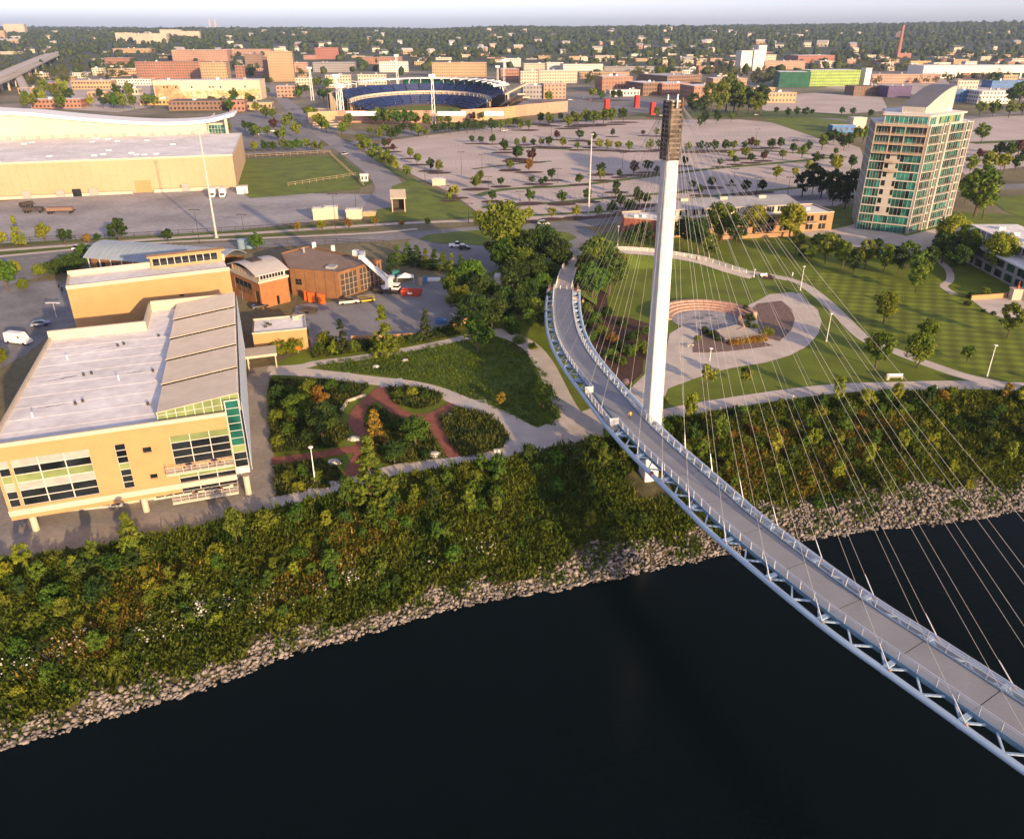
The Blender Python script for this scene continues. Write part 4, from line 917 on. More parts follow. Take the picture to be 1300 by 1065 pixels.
amph = thing('amphitheatre', 'curved stone seating in stepped tiers round the paved circle on the loop lawn', 'seating', (ac.x, ac.y, 0))
for k in range(4):
    r0 = ar*1.14+k*1.15; n = 16; t0, t1 = radians(8), radians(178)
    for i in range(n):
        a, b = t0+(t1-t0)*i/n+.004, t0+(t1-t0)*(i+1)/n-.004
        q = [(r0*1.08*cos(a), r0*.98*sin(a)), ((r0+1.05)*1.08*cos(a), (r0+1.05)*.98*sin(a)), ((r0+1.05)*1.08*cos(b), (r0+1.05)*.98*sin(b)), (r0*1.08*cos(b), r0*.98*sin(b))]
        mb = MB(); mb.prism(q, .0, .45+k*.42); mb.build('stone_step', m_bench, amph)
# stone walls by the gravel beds
for pts, lab in (([(934,393),(940,402),(938,411),(944,419),(936,424)], 'wavy low pink stone wall beside the right edge of the paved circle'), ([(728,352),(738,362),(740,386)], 'short pale stone wall at the bridge end beside the inner railing')):
    c = spline(pix(pts), 5); t = thing('stone_wall', lab, 'wall', (c[0].x, c[0].y, 0))
    for i in range(len(c)-1): mb = MB(); mb.beam(c[i]+Vector((0,0,.6)), c[i+1]+Vector((0,0,.6)), .55, 1.2 if i % 2 else 1.15); mb.build('stone', m_bench, t, True)
mb = MB(); c = pix([(908,424),(934,417),(948,421),(964,430),(936,436),(920,435)]); mb.prism([(p.x, p.y) for p in c], 0, 1.1); o = mb.build('stage_wall', m_cream); tag(o, 'raised pale concrete stage block behind the golden grass bed', 'stage')
# ramp from the lawn up to the bridge, on an earth bank
rc = [G(955,352,.15), G(929,345,.7), G(895,334,1.5), G(866,328,2.2), G(832,323,2.9), G(800,320.5,3.5), G(772,320,3.9), G(750,323,4.2), G(734,331,4.5), G(722,344,4.6)]+[dp(0,0), dp(3,0)]
rc = spline(rc, 8); mb = MB(); mb.ribbon(rc[:-8], [4.6]*(len(rc)-8), [p.z+.02 for p in rc[:-8]]); structure('ramp', mb, m_conc)
mb = MB(); k = 0
for i, p in enumerate(rc[:-8]):
    d = (rc[min(i+1,len(rc)-1)]-rc[max(0,i-1)]); d.z = 0; d.normalize(); n_ = Vector((-d.y, d.x, 0)); w = 2.35; zz = max(.02, p.z-.1)
    for o, z in ((w+zz*1.6, 0), (w, zz), (-w, zz), (-w-zz*1.6, 0)): q = p+n_*o; mb.v.append((q.x, q.y, z))
for i in range(len(rc)-9):
    for j in (0, 1, 2): a = 4*i+j; mb.f.append((a, a+1, a+5, a+4)); mb.m.append(0)
structure('ramp_embankment', mb, m_grass)
# abutment under the bridge end
ab = thing('bridge_abutment', 'pale stone abutment under the far end of the footbridge', 'abutment', tuple(dp(1,0)-Vector((0,0,4.7))))
p, d, n_ = dframe(1.5); rzz = atan2(n_.y, n_.x)
mb = MB(); mb.obox((p.x-d.x*1.5, p.y-d.y*1.5), rzz, 7.4, 3.2, -.2, p.z-.3); mb.build('stem', m_bench, ab, True)
for sg in (-1, 1):
    mb = MB(); q = p+n_*sg*4.0-d*3.4; mb.obox((q.x, q.y), rzz, .6, 6.5, -.2, p.z+.2); mb.build('wing_wall', m_bench, ab, True)
def fence_run(name, label, cat, c, h=1.1, step=2.2, m=None, parts=True, z0=None):
    t = thing(name, label, cat, (c[0].x, c[0].y, c[0].z)); L = sum((c[i+1]-c[i]).length for i in range(len(c)-1)); c = resamp(c, max(2, int(L/step)+1)); up = Vector((0,0,1))
    for q in c: mb = MB(); mb.beam(q, q+up*h, .12, .12); mb.build('post', m or m_rail, t, True)
    for hh in (h, h*.55, .15): mb = MB(); mb.tube([q+up*hh for q in c], .04, 4); mb.build('rail', m or m_rail, t, True)
    for i in range(len(c)-1): mb = MB(); mb.quad(c[i]+up*.15, c[i+1]+up*.15, c[i+1]+up*h, c[i]+up*h); mb.build('mesh_panel', m_mesh, t, True)
    return t
def offs(c, w):
    o = []
    for i, p in enumerate(c):
        d = c[min(i+1,len(c)-1)]-c[max(0,i-1)]; d.z = 0; d.normalize(); o.append(p+Vector((-d.y, d.x, 0))*w)
    return o
R1, R2 = offs(rc[4:-8], -2.2), offs(rc[4:-8], 2.2)
far_side, near_side = (R1, R2) if sum(p.y for p in R1) > sum(p.y for p in R2) else (R2, R1)
fence_run('ramp_railing', 'white metal railing along the outer side of the ramp behind the loop lawn', 'railing', far_side, 1.25, 2.4, m_white)
fence_run('ramp_railing', 'short white railing on the inner bend where the ramp joins the footbridge', 'railing', near_side[-26:], 1.25, 2.4, m_white)
# ------------------------------------------------------------------ garden by the office
sheet('office_plaza', pix([(-120,738),(-20,722),(28,718),(200,682),(307,663),(352,648),(352,632),(346,560),(338,500),(345,476),(382,474),(382,466),(345,464),(318,468),(300,520),(280,560),(-150,640)]), Z2, mat('stone paving', (.27,.245,.215), var=.2, scale=.14, scale2=1.4, var2=.12), thick=.02)
path('garden_walk', [(340,469),(380,466.5),(405,461),(455,455),(514,445),(560,436),(600,427),(640,420)], 3.0, Z4, m_conc)
path('garden_walk', [(345,472),(380,473),(420,477),(475,484),(519,489),(556,498),(586,510),(616,520),(640,531),(665,545),(690,556),(716,562)], 4.2, Z4+.02, m_conc)
path('garden_walk', [(345,640),(400,626),(452,612),(497,598),(540,591),(580,587),(630,578),(668,568),(700,560)], 3.4, Z4+.01, m_conc)
path('garden_walk', [(624,421),(650,428),(672,440),(688,458),(700,480),(712,505),(726,528),(745,545)], 4.6, Z4+.015, m_plaza)
sheet('walk_apron', pix([(640,532),(680,545),(735,520),(760,548),(720,566),(660,578),(636,584),(640,565)]), Z4+.005, m_plaza)
for pts, w in (([(488,492),(474,505),(458,520),(452,536),(462,552),(462,570),(452,592),(440,618)],3.0), ([(462,570),(440,572),(405,578),(345,586)],2.6), ([(482,500),(500,520),(524,530),(552,527),(580,512)],2.8), ([(545,530),(556,546),(570,566),(582,586)],3.0)):
    path('red_paver_path', pts, w, Z4-.01 if w != 2.8 else Z4-.005, m_red)
for px, py in ((430,479),(497,486.5),(604,514)):
    p = G(px, py); mb = MB(); mb.obox((p.x, p.y), .25, 5.0, 3.8, Z4+.022, Z4+.035); structure('paved_square', mb, mat('pale paving', (.45,.44,.42), var=.08, scale=1))
m_bed = mat('bed soil', (.05,.045,.016), var=.4, scale=.6, bump=.6)
BEDS = {'left': [(344,482),(410,484),(470,490),(446,508),(432,522),(440,556),(425,568),(380,572),(346,575)], 'low': [(348,594),(400,586),(430,590),(431,610),(418,619),(352,631)],
        'mid': [(470,515),(494,527),(530,540),(548,552),(560,580),(520,588),(496,590),(470,585),(478,560),(466,540)], 'top': [(492,492),(540,494),(562,503),(556,513),(530,520),(502,513)],
        'oval': [(560,533),(580,520),(604,523),(630,534),(646,556),(636,568),(600,581),(584,578),(570,556)], 'wedge': [(400,462),(520,446),(590,432),(628,428),(660,440),(690,470),(706,504),(716,522),(704,540),(676,541),(630,520),(560,490),(480,476),(410,470)],
        'strip': [(395,455),(400,440),(480,432),(560,428),(600,420),(560,430),(500,440),(430,451)]}
for k, v in BEDS.items(): sheet('garden_bed', pix(v), Z3+.005, m_bed if k not in ('wedge',) else m_grass)
sheet('path_island', pix([(640,432),(655,428),(680,442),(692,458),(690,470),(676,455),(655,446)]), Z4+.03, m_mulch)
# lot markings and grass strips
def grass_strip(pts, w): path('planted_strip', pts, w, Z3, m_grass)
grass_strip([(606,249),(640,241),(731,235.5),(823,224.5),(900,215),(980,208),(1060,200)], 5)
grass_strip([(640,187),(720,190),(800,192),(900,191),(980,192.5),(1075,200)], 4)
grass_strip([(600,215),(660,208),(700,205)], 3)
grass_strip([(612,264),(700,258),(790,250),(870,244)], 4)
grass_strip([(880,252),(960,244),(1040,236),(1095,232)], 4)
grass_strip([(470,196),(510,222),(560,250),(600,272)], 5)
grass_strip([(1232,182),(1330,178)], 10)
mb = MB()
for (xa, ya, xb, yb, n, dx, dy) in ((610,256,860,240,44,2,5),(560,205,760,198,40,3,5),(770,205,1000,200,44,2,5),(620,230,800,222,36,2,5),(840,235,1080,218,44,3,5),(640,175,980,170,60,2,4),(500,190,600,182,20,3,4),(880,250,1070,236,34,3,5)):
    for i in range(n):
        t = i/(n-1); p = G(xa+(xb-xa)*t, ya+(yb-ya)*t); q = G(xa+(xb-xa)*t+dx, ya+(yb-ya)*t+dy); d = (q-p).normalized()
        mb.ribbon([(p.x, p.y), (p.x+d.x*5.5, p.y+d.y*5.5)], .34, Z2)
o = structure('lot_markings', mb, m_line)
mb = MB()
for i in range(34):
    p = G(290+i*4.6, 250-i*.05); d = Vector((.1,-1,0)); mb.ribbon([(p.x, p.y-2), (p.x-1.5, p.y-10)], .15, Z2)
for k in range(3):
    a, b = G(300+k*5, 272+k*7), G(470, 258+k*5); mb.ribbon([(a.x,a.y),(b.x,b.y)], .12, Z2)
structure('yard_markings', mb, m_line)
c = spline(pix([(-60,339),(0,332),(96,323.5),(250,315),(330,310),(450,304),(560,296)]), 10); c = resamp(c, 90); mb = MB()
for i in range(0, 88, 2): mb.ribbon([(c[i].x,c[i].y),(c[i+1].x,c[i+1].y)], .2, Z3+.02)
structure('lane_markings', mb, m_line)
# ------------------------------------------------------------------ foliage
def leafmat(name, c1, c2, objvar=.5, scale=.35, tr=.28): return mat(name, c1, rough=.65, spec=.15, col2=c2, scale=scale, det=3, scale2=1.6, var2=.35, objvar=objvar, transl=tr)
lf_green = leafmat('green leaves', (0.04, 0.09, 0.011), (0.09, 0.16, 0.018))
lf_olive = leafmat('olive leaves', (0.07, 0.115, 0.012), (0.165, 0.205, 0.022))
lf_yellow = leafmat('yellow green leaves', (0.14, 0.185, 0.013), (0.26, 0.275, 0.025))
lf_dark = leafmat('dark leaves', (0.022, 0.05, 0.011), (0.055, 0.095, 0.018))
lf_orange = leafmat('orange leaves', (.19,.115,.018), (.29,.19,.03))
lf_bluish = leafmat('conifer needles', (.022,.042,.018), (.055,.075,.025))
lf_plum = leafmat('plum leaves', (.06,.03,.025), (.11,.05,.035))
m_bark = mat('bark', (.09,.065,.045), var=.25, scale=3)
def leaves(C, Rr, n, leaf, rng, up=.25, droop=0):
    """n leaf quads per clump centre C (k,3) with clump radii Rr (k,)"""
    k = len(C); d = rng.normal(size=(k, n, 3)); d /= np.linalg.norm(d, axis=2, keepdims=True)
    r = Rr[:, None, None]*rng.uniform(.35, 1.05, (k, n, 1))**.6
    p = (C[:, None, :]+d*r*np.array([1, 1, .8])).reshape(-1, 3); nr = d.reshape(-1, 3)+rng.normal(size=(k*n, 3))*.55+np.array([0, 0, up])
    nr /= np.linalg.norm(nr, axis=1, keepdims=True)
    t = np.cross(nr, rng.normal(size=nr.shape)); t /= np.linalg.norm(t, axis=1, keepdims=True)+1e-9; b = np.cross(nr, t)
    s = leaf*rng.uniform(.55, 1.3, (k*n, 1)); a = s*rng.uniform(.55, .8, (k*n, 1))
    V = np.stack([p-t*s, p-b*a, p+t*s, p+b*a], 1).reshape(-1, 3)
    return V, np.arange(len(V)).reshape(-1, 4)
def crown_mesh(name, m, rx, rz, zc, nc, n, leaf, seed, shape='round', crad=.36):
    rng = np.random.default_rng(seed); d = rng.normal(size=(nc, 3)); d /= np.linalg.norm(d, axis=1, keepdims=True)
    r = rng.uniform(.25, .95, (nc, 1))**.55
    C = d*r*np.array([rx, rx*rng.uniform(.85, 1.1), rz])
    if shape == 'cone':
        h = rng.uniform(0, 1, nc)**1.4; w = rx*(1-h*.93); a = rng.uniform(0, 2*pi, nc); q = np.sqrt(rng.uniform(.1, 1, nc))
        C = np.stack([w*q*np.cos(a), w*q*np.sin(a), (h*2-1)*rz], 1)
    C[:, 2] += zc; Rr = rx*crad*rng.uniform(.55, 1.25, nc)
    if shape == 'cone': Rr *= .8
    C[:, 2] = np.maximum(C[:, 2], Rr*.4+.05)
    V, F_ = leaves(C, Rr, n, leaf, rng); V[:, 2] = np.maximum(V[:, 2], .03)
    return bigmesh(name, V, F_, m)
def trunk_mesh(h, r, spread, seed):
    rr = random.Random(seed); mb = MB(); mb.tube([(0,0,-.2),(rr.uniform(-.1,.1),rr.uniform(-.1,.1),h*.45),(rr.uniform(-.2,.2),rr.uniform(-.2,.2),h)], [r*1.3, r*.9, r*.35], 7)
    for i in range(5):
        a = rr.uniform(0, 6.3); z = h*rr.uniform(.35, .75); mb.tube([(0,0,z),(spread*.5*cos(a), spread*.5*sin(a), z+spread*.35),(spread*.95*cos(a), spread*.95*sin(a), z+spread*.6)], [r*.5, r*.35, r*.12], 5)
    return mb.mesh('trunk', m_bark)
# unit prototypes: crown diameter about 1 (scaled up on placing); 3 shapes per kind and colour
PROTO = {}
def proto(kind, m, v):
    key = (kind, m.name, v)
    if key in PROTO: return PROTO[key]
    sd = hash((kind, v)) % 1000 if False else sum(map(ord, kind))*7+v*31
    if kind == 'broad': cr = crown_mesh('crown', m, .43, .40, .72, 60, 85, .034, sd); tr = trunk_mesh(.75, .035, .4, sd)
    elif kind == 'oval': cr = crown_mesh('crown', m, .42, .52, .85, 34, 50, .05, sd); tr = trunk_mesh(.9, .035, .35, sd)
    elif kind == 'small': cr = crown_mesh('crown', m, .43, .42, .80, 22, 34, .075, sd, crad=.4); tr = trunk_mesh(.75, .04, .35, sd)
    elif kind == 'cone': cr = crown_mesh('crown', m, .46, .92, 1.02, 70, 45, .05, sd, 'cone', .3); tr = trunk_mesh(1.5, .035, .2, sd)
    elif kind == 'bush': cr = crown_mesh('foliage', m, .45, .34, .30, 30, 55, .045, sd, crad=.38); tr = None
    elif kind == 'grassclump':
        rng = np.random.default_rng(sd); n = 260; a = rng.uniform(0, 6.28, n); q = rng.uniform(0, .42, n); b = np.stack([q*np.cos(a), q*np.sin(a), np.zeros(n)], 1)
        tip = b+np.stack([.16*np.cos(a)+rng.normal(0,.07,n), .16*np.sin(a)+rng.normal(0,.07,n), rng.uniform(.35,.75,n)], 1); s = np.stack([-np.sin(a), np.cos(a), np.zeros(n)], 1)*.028
        V = np.stack([b-s, b+s, tip], 1).reshape(-1, 3); cr = bigmesh('foliage', V, np.arange(len(V)).reshape(-1, 3), m); tr = None
    PROTO[key] = (cr, tr); return PROTO[key]
NTREE = [0]; ISL = []
def tree(loc, diam, kind, m, label, cat='tree', group=None, name='tree', hs=1.0):
    NTREE[0] += 1; v = NTREE[0] % 3; cr, tr = proto(kind, m, v); rz = R.uniform(0, 6.28)
    s = (diam*R.uniform(.92, 1.08), diam*R.uniform(.92, 1.08), diam*hs*R.uniform(.93, 1.08))
    if tr is None:
        o = link(name, cr, None, loc, rz); o.scale = s; tag(o, label, cat, group); return o
    t = thing(name, label, cat, loc, rz, group, s); link('trunk', tr, t); link('crown', cr, t); return t
LM = {'g': lf_green, 'o': lf_olive, 'y': lf_yellow, 'd': lf_dark, 'r': lf_orange, 'p': lf_plum, 'c': lf_bluish}
CW = {'g': 'green', 'o': 'olive green', 'y': 'yellow green', 'd': 'dark green', 'r': 'orange', 'p': 'plum coloured', 'c': 'blue green'}
def trees(lst, desc, group, kind='small', name='tree', cat='tree', base=.62, hs=1.0, what='tree'):
    """lst of (x, y of the crown's middle, crown width in photograph pixels, colour key)"""
    lst = sorted(lst, key=lambda a: a[0]); n = {}
    for a in lst:
        if 'lot' in group or 'strip' in group: ISL.append((a[0], a[1]+a[2]*base, a[2]))
        x, y, d, c = a[:4]; k = a[4] if len(a) > 4 else kind
        p = G(x, y+d*base); D = d*sqrt(p.x**2+p.y**2+CAMH**2)/FPX
        i = n.get(c, 0); n[c] = i+1
        tree((p.x, p.y, 0), D, k, LM[c], f'{ordn(i)} {CW[c]} {what} from the left {desc}', cat, group, name, hs)
c7 = lambda l: [(640+x/3.8235, 130+y/3.8235, d, c) for x, y, d, c in l]
trees(c7([(8,215,7,'d'),(95,190,8,'o'),(140,200,8,'d'),(180,197,8,'o'),(220,195,11,'d'),(285,198,10,'o'),(355,215,8,'o'),(415,205,7,'o'),(460,208,11,'y'),(505,210,11,'y'),(555,213,10,'o'),(605,215,11,'o'),(705,213,11,'y'),(750,210,10,'o'),(892,222,9,'o'),(950,217,11,'d'),(985,215,9,'o'),(1018,215,11,'d'),(1070,215,11,'d'),(1112,211,10,'o'),(1165,215,8,'d'),(1195,203,10,'p'),(1222,205,9,'o'),(1290,202,9,'o')]), 'along the middle strip of the big lot', 'trees along the middle strip of the big lot')
trees(c7([(255,162,9,'p'),(365,162,11,'d'),(435,172,9,'d'),(525,152,7,'d'),(675,150,6,'p'),(737,147,8,'o')]), 'standing in the farthest pale lot', 'trees in the farthest lot')
trees(c7([(65,250,15,'d'),(135,262,13,'p'),(120,308,14,'r'),(30,305,10,'d'),(230,352,12,'d'),(200,380,8,'d'),(135,378,9,'d'),(178,390,8,'d'),(365,376,11,'g'),(470,322,13,'d'),(468,355,11,'o'),(558,347,8,'d'),(628,320,15,'p'),(695,312,13,'d'),(740,330,9,'d'),(875,290,9,'d'),(1047,295,8,'d'),(1095,260,10,'y'),(1120,285,8,'d'),(1170,247,12,'o'),(1197,272,10,'d'),(1258,265,9,'p'),(910,405,10,'g'),(1005,388,12,'g'),(1100,390,6,'d')]), 'scattered in the lot beside the pylon', 'trees scattered in the middle lot')
trees(c7([(125,460,14,'g'),(278,462,14,'g'),(400,452,14,'g'),(35,512,13,'d'),(120,548,14,'y'),(230,540,12,'y'),(350,532,13,'y'),(457,530,12,'d'),(520,515,15,'d'),(565,485,14,'d'),(600,505,14,'d'),(545,410,12,'d'),(540,440,10,'d'),(645,435,9,'d'),(655,470,15,'d'),(620,495,10,'d'),(690,470,12,'d'),(950,430,10,'d'),(1170,415,14,'d'),(1250,410,12,'d')]), 'in the near lots along the riverfront road', 'trees along the near lots')
c6 = lambda l: [(280+x/3.42, 140+y/3.42, d, c) for x, y, d, c in l]
trees(c6([(825,190,10,'o'),(855,215,11,'o'),(912,240,12,'d'),(948,248,12,'o'),(1130,290,11,'o'),(1110,315,14,'o'),(1230,160,12,'d'),(1285,190,11,'d'),(1257,240,11,'o'),(1180,375,11,'d'),(1250,420,12,'d'),(1218,312,10,'d'),(1020,355,13,'y'),(1000,355,8,'r'),(990,378,8,'y'),(1285,145,8,'o'),(730,145,9,'p'),(712,150,9,'d'),(750,165,8,'p'),(1090,130,8,'d'),(1130,130,8,'d'),(1180,130,9,'d')]), 'in the lots left of the slim white mast', 'trees in the left lots')
trees(c6([(600,128,10,'o'),(620,140,12,'o'),(640,155,14,'o'),(610,160,10,'y'),(680,190,14,'o'),(720,205,15,'o'),(745,222,14,'o'),(700,215,13,'o'),(760,240,11,'y'),(810,270,14,'o'),(675,165,8,'d'),(655,195,12,'o')]), 'along the curving street past the lawns', 'street trees by the curving street')
trees(c6([(140,85,11,'d'),(110,72,10,'d'),(160,98,12,'o'),(145,102,10,'d'),(235,70,12,'p'),(205,95,10,'o'),(330,92,14,'y'),(285,60,11,'o'),(270,110,13,'o'),(300,40,12,'o'),(230,20,11,'o'),(195,15,12,'o'),(35,80,10,'o'),(30,100,10,'d'),(250,110,10,'o'),(150,165,10,'y'),(195,162,11,'d'),(232,162,10,'d'),(275,155,13,'o'),(310,158,12,'g'),(340,155,12,'g'),(375,152,11,'o'),(410,160,10,'o'),(435,165,9,'o')]), 'in the dark lot beside the exhibition hall', 'trees beside the exhibition hall')
trees(c6([(395,18,12,'y'),(410,32,13,'o'),(425,48,13,'y'),(440,62,14,'o'),(380,8,11,'o'),(462,75,11,'o'),(530,85,14,'o'),(545,72,12,'o')]), 'lining the straight street to the stadium', 'street trees by the stadium street')
trees(c6([(562,45,13,'o'),(655,31,13,'y'),(680,34,15,'o'),(705,37,15,'g'),(735,39,15,'o'),(765,39,15,'g'),(795,39,14,'o'),(825,39,15,'g'),(850,41,12,'o'),(893,47,13,'o'),(955,46,10,'o'),(990,45,10,'o'),(1138,29,9,'o'),(1095,34,9,'p')]), 'in front of the stadium wall', 'trees before the stadium wall')
trees(c6([(650,95,8,'o'),(690,108,12,'o'),(720,88,12,'g'),(745,108,13,'d'),(770,98,12,'d'),(793,78,9,'d'),(830,82,9,'d'),(860,90,12,'y'),(895,100,10,'o'),(930,85,11,'d'),(965,82,11,'d'),(1000,80,12,'d'),(1035,78,12,'d'),(1070,75,13,'d'),(1105,72,13,'d'),(1140,72,12,'g'),(1180,72,13,'d'),(1215,72,11,'o'),(1250,60,10,'o'),(1290,55,10,'o')]), 'in the long row below the stadium street', 'trees in the row below the stadium')
c3 = lambda l: [(640+x/3.8235, y/3.8235, d, c) for x, y, d, c in l]
trees(c3([(45,595,9,'o'),(80,610,10,'o'),(120,610,10,'o'),(175,580,11,'d'),(220,585,12,'o'),(275,570,9,'d'),(335,565,9,'d'),(310,595,13,'o'),(355,585,13,'o'),(395,575,14,'o'),(430,580,14,'o'),(480,570,15,'o'),(520,570,15,'o'),(575,560,15,'d'),(740,545,10,'o'),(215,475,11,'y'),(430,460,10,'y'),(530,465,10,'d'),(560,465,10,'d'),(470,470,10,'g')]), 'on the verge beyond the pale lots', 'trees on the verge beyond the lots')
trees(c3([(915,525,18,'d'),(960,530,16,'d'),(1000,490,24,'o'),(1040,500,26,'o'),(1075,475,28,'o'),(1110,490,26,'g'),(1140,500,24,'o'),(1180,510,20,'d'),(1215,515,20,'o'),(1240,505,22,'d'),(975,580,11,'d'),(1030,580,11,'d'),(950,600,9,'d'),(1100,575,8,'o'),(750,370,14,'o'),(770,365,12,'o'),(790,375,10,'d')]), 'in the tall grove right of the pylon head', 'tall trees right of the pylon head', kind='oval')
c8 = lambda l: [(970+x/3.939, 90+y/3.939, d, c) for x, y, d, c in l]
trees(c8([(35,372,10,'d'),(78,370,10,'d'),(145,392,10,'d'),(218,384,10,'d'),(288,366,13,'o'),(318,340,12,'d'),(345,332,12,'d'),(375,345,12,'o'),(395,372,11,'d'),(420,350,13,'d'),(460,320,12,'o'),(490,330,14,'o'),(90,422,10,'o'),(185,412,11,'o'),(255,446,11,'d'),(290,435,6,'d'),(335,440,8,'d'),(355,474,16,'y'),(370,455,10,'d'),(435,466,12,'d'),(62,512,14,'y'),(150,510,10,'y'),(222,492,13,'y'),(5,420,7,'d'),(355,410,7,'o'),(115,215,8,'d'),(205,210,10,'d'),(60,205,7,'d'),(160,210,8,'o'),(240,212,6,'d'),(385,207,7,'d'),(440,210,7,'d'),(530,220,8,'d')]), 'in the lots left of the apartment tower', 'trees left of the apartment tower')
trees(c8([(1030,480,15,'y'),(1110,468,18,'y'),(1190,468,17,'y'),(1075,425,10,'p'),(1165,405,13,'d'),(1220,410,14,'d'),(1270,395,13,'p'),(1290,440,12,'d'),(1250,470,12,'d'),(1080,318,16,'o'),(1075,200,12,'o'),(1145,200,13,'o'),(1225,205,13,'o'),(1290,200,10,'o'),(1140,55,12,'d'),(1275,130,22,'o'),(1240,145,16,'d')]), 'right of the apartment tower', 'trees right of the apartment tower')
trees(c8([(190,590,22,'d'),(240,570,24,'d'),(280,590,24,'d'),(330,600,24,'d'),(380,610,22,'d'),(430,600,26,'d'),(400,650,22,'d'),(340,640,20,'d'),(1000,620,24,'o'),(1050,650,40,'g'),(1090,690,26,'o')]), 'crowding the foot of the apartment tower', 'trees at the foot of the tower', kind='oval', base=.5)
mb = MB()
for x, y, d in ISL:
    p = G(x, y); rr_ = d*sqrt(p.x**2+p.y**2+CAMH**2)/FPX; n_ = 10; a_ = R.uniform(.5, .9)
    mb.poly([(p.x+rr_*1.3*cos(2*pi*i/n_)+.2*rr_*sin(2*pi*i/n_), p.y+rr_*a_*sin(2*pi*i/n_), Z4+.03+.004*(len(mb.f)%5)) for i in range(n_)])
structure('planting_islands', mb, m_mulch)
rb_ = random.Random(77)
trees([(rb_.uniform(30, 200), rb_.uniform(112, 134), rb_.uniform(8, 13), rb_.choice('ooydg')) for k in range(34)], 'in the blocks behind the exhibition hall', 'trees behind the exhibition hall', name='town_tree')
trees([(rb_.uniform(268, 345), rb_.uniform(108, 138), rb_.uniform(8, 12), rb_.choice('oogdy')) for k in range(12)], 'by the street left of the stadium', 'trees left of the stadium', name='town_tree')
trees([(rb_.uniform(376, 432), rb_.uniform(104, 126), rb_.uniform(8, 11), rb_.choice('oogd')) for k in range(12)], 'on the plaza beside the stadium masts', 'trees beside the stadium masts', name='town_tree')
# street trees along the riverfront road
trees([(3,306,14,'y'),(25,301,15,'y','cone'),(58,298,17,'y'),(85,302,16,'d'),(112,305,10,'r'),(152,296,23,'d'),(214,300,14,'d'),(378,289,10,'r'),(409,287,14,'y'),(443,285,11,'r'),(477,282,8,'r'),(510,284,8,'r'),(543,282,9,'o'),(607,277,16,'y'),(638,276,10,'y'),(125,303,9,'d'),(327,308,18,'g'),(12,352,26,'g'),(3,456,18,'o')], 'along the riverfront road', 'street trees along the riverfront road')
# park trees
big = [(637,303,72,'o','broad'),(690,318,48,'d','broad'),(662,338,38,'o','broad'),(708,332,40,'d','broad'),(650,352,36,'d','broad'),(672,322,44,'d','broad'),(598,356,44,'g','broad'),(612,372,40,'d','broad'),(586,384,38,'o','broad'),(603,400,44,'d','broad'),(608,428,40,'g','oval'),(625,400,36,'d','broad'),(576,366,30,'g','broad'),
       (756,328,44,'o','broad'),(772,352,46,'g','broad'),(750,362,40,'g','broad'),(768,332,36,'g','broad'),(745,345,34,'o','broad'),(783,345,32,'o','oval')]
big += [(668,352,34,'d','broad'),(684,346,32,'d','broad'),(652,372,34,'d','oval'),(670,374,32,'d','broad'),(688,366,28,'g','broad'),(640,388,30,'d','oval'),(660,394,28,'d','broad'),(679,392,26,'o','broad'),(640,330,40,'g','broad'),(704,352,24,'d','broad'),(672,410,22,'g','oval'),(688,410,20,'d','oval'),(696,386,16,'d','oval')]
trees(big, 'in the clump around the far bridge end', 'large trees around the bridge end', base=.5)
trees([(912,285,40,'o','broad'),(885,302,34,'d','broad'),(868,296,28,'d','broad'),(845,300,28,'d','broad'),(815,300,26,'d','broad'),(800,303,22,'d','broad'),(958,281,30,'y','broad'),(1002,284,36,'y','broad'),(1010,314,20,'o','oval'),(935,300,28,'d','oval'),(900,318,24,'o','oval')], 'before the terrace block', 'trees before the terrace block', base=.55)
trees([(1027,326,16,'o'),(1048,322,26,'o'),(1068,330,22,'o'),(1082,338,20,'d'),(1098,330,24,'o'),(1120,334,24,'o'),(1140,338,20,'d'),(1150,330,22,'g'),(1165,346,26,'g'),(1162,360,24,'o'),(1178,336,20,'d'),(1035,312,14,'d'),(1060,312,14,'d'),(1110,318,16,'d'),(1190,318,22,'d')], 'in the hedge below the apartment terrace', 'bushy trees below the apartment terrace', name='hedge_bush', cat='bush', kind='oval', base=.5)
trees([(1204,302,34,'y','broad'),(1222,318,34,'o','broad'),(1262,328,38,'y','broad'),(1195,318,30,'d','broad'),(1212,332,26,'d','broad')], 'before the shaded terrace block', 'trees before the shaded terrace', base=.55)
trees([(1112,440,36,'o','broad'),(1162,442,32,'o','broad'),(1121,386,32,'o','broad'),(1176,416,22,'o','broad'),(1278,410,24,'o','oval'),(1227,448,16,'o','small'),(898,474,22,'o','small'),(945,476,18,'o','small'),(843,508,10,'y','small')], 'on the mown lawns', 'young trees on the mown lawns', base=.78, hs=1.1)
trees([(689,496,30,'o','broad'),(636,506,14,'r','oval')], 'in the grassy wedge left of the bridge', 'trees in the grassy wedge', base=.75)
trees([(435,428,26,'c','cone'),(488,424,38,'o','cone'),(541,414,24,'c','cone'),(478,546,32,'r','cone'),(472,598,52,'o','cone')], 'standing upright near the garden', 'upright trees near the garden', name='evergreen_tree', base=.75, hs=.85)
trees([(505,326,20,'g'),(518,322,22,'g'),(530,327,20,'d'),(541,330,20,'o'),(552,332,19,'d'),(563,333,19,'o'),(574,335,18,'o'),(586,338,18,'d'),(497,334,16,'d')], 'in the evergreen hedge beyond the yard', 'evergreens beyond the yard', name='evergreen_tree', kind='cone', base=.55, hs=.65)
trees([(529,548,38,'g','broad'),(412,536,40,'d','broad'),(380,520,34,'g','broad'),(395,500,26,'o','broad'),(500,575,30,'d','broad'),(358,510,26,'d','oval'),(408,508,22,'r','oval')], 'among the office garden beds', 'trees among the garden beds', base=.5)
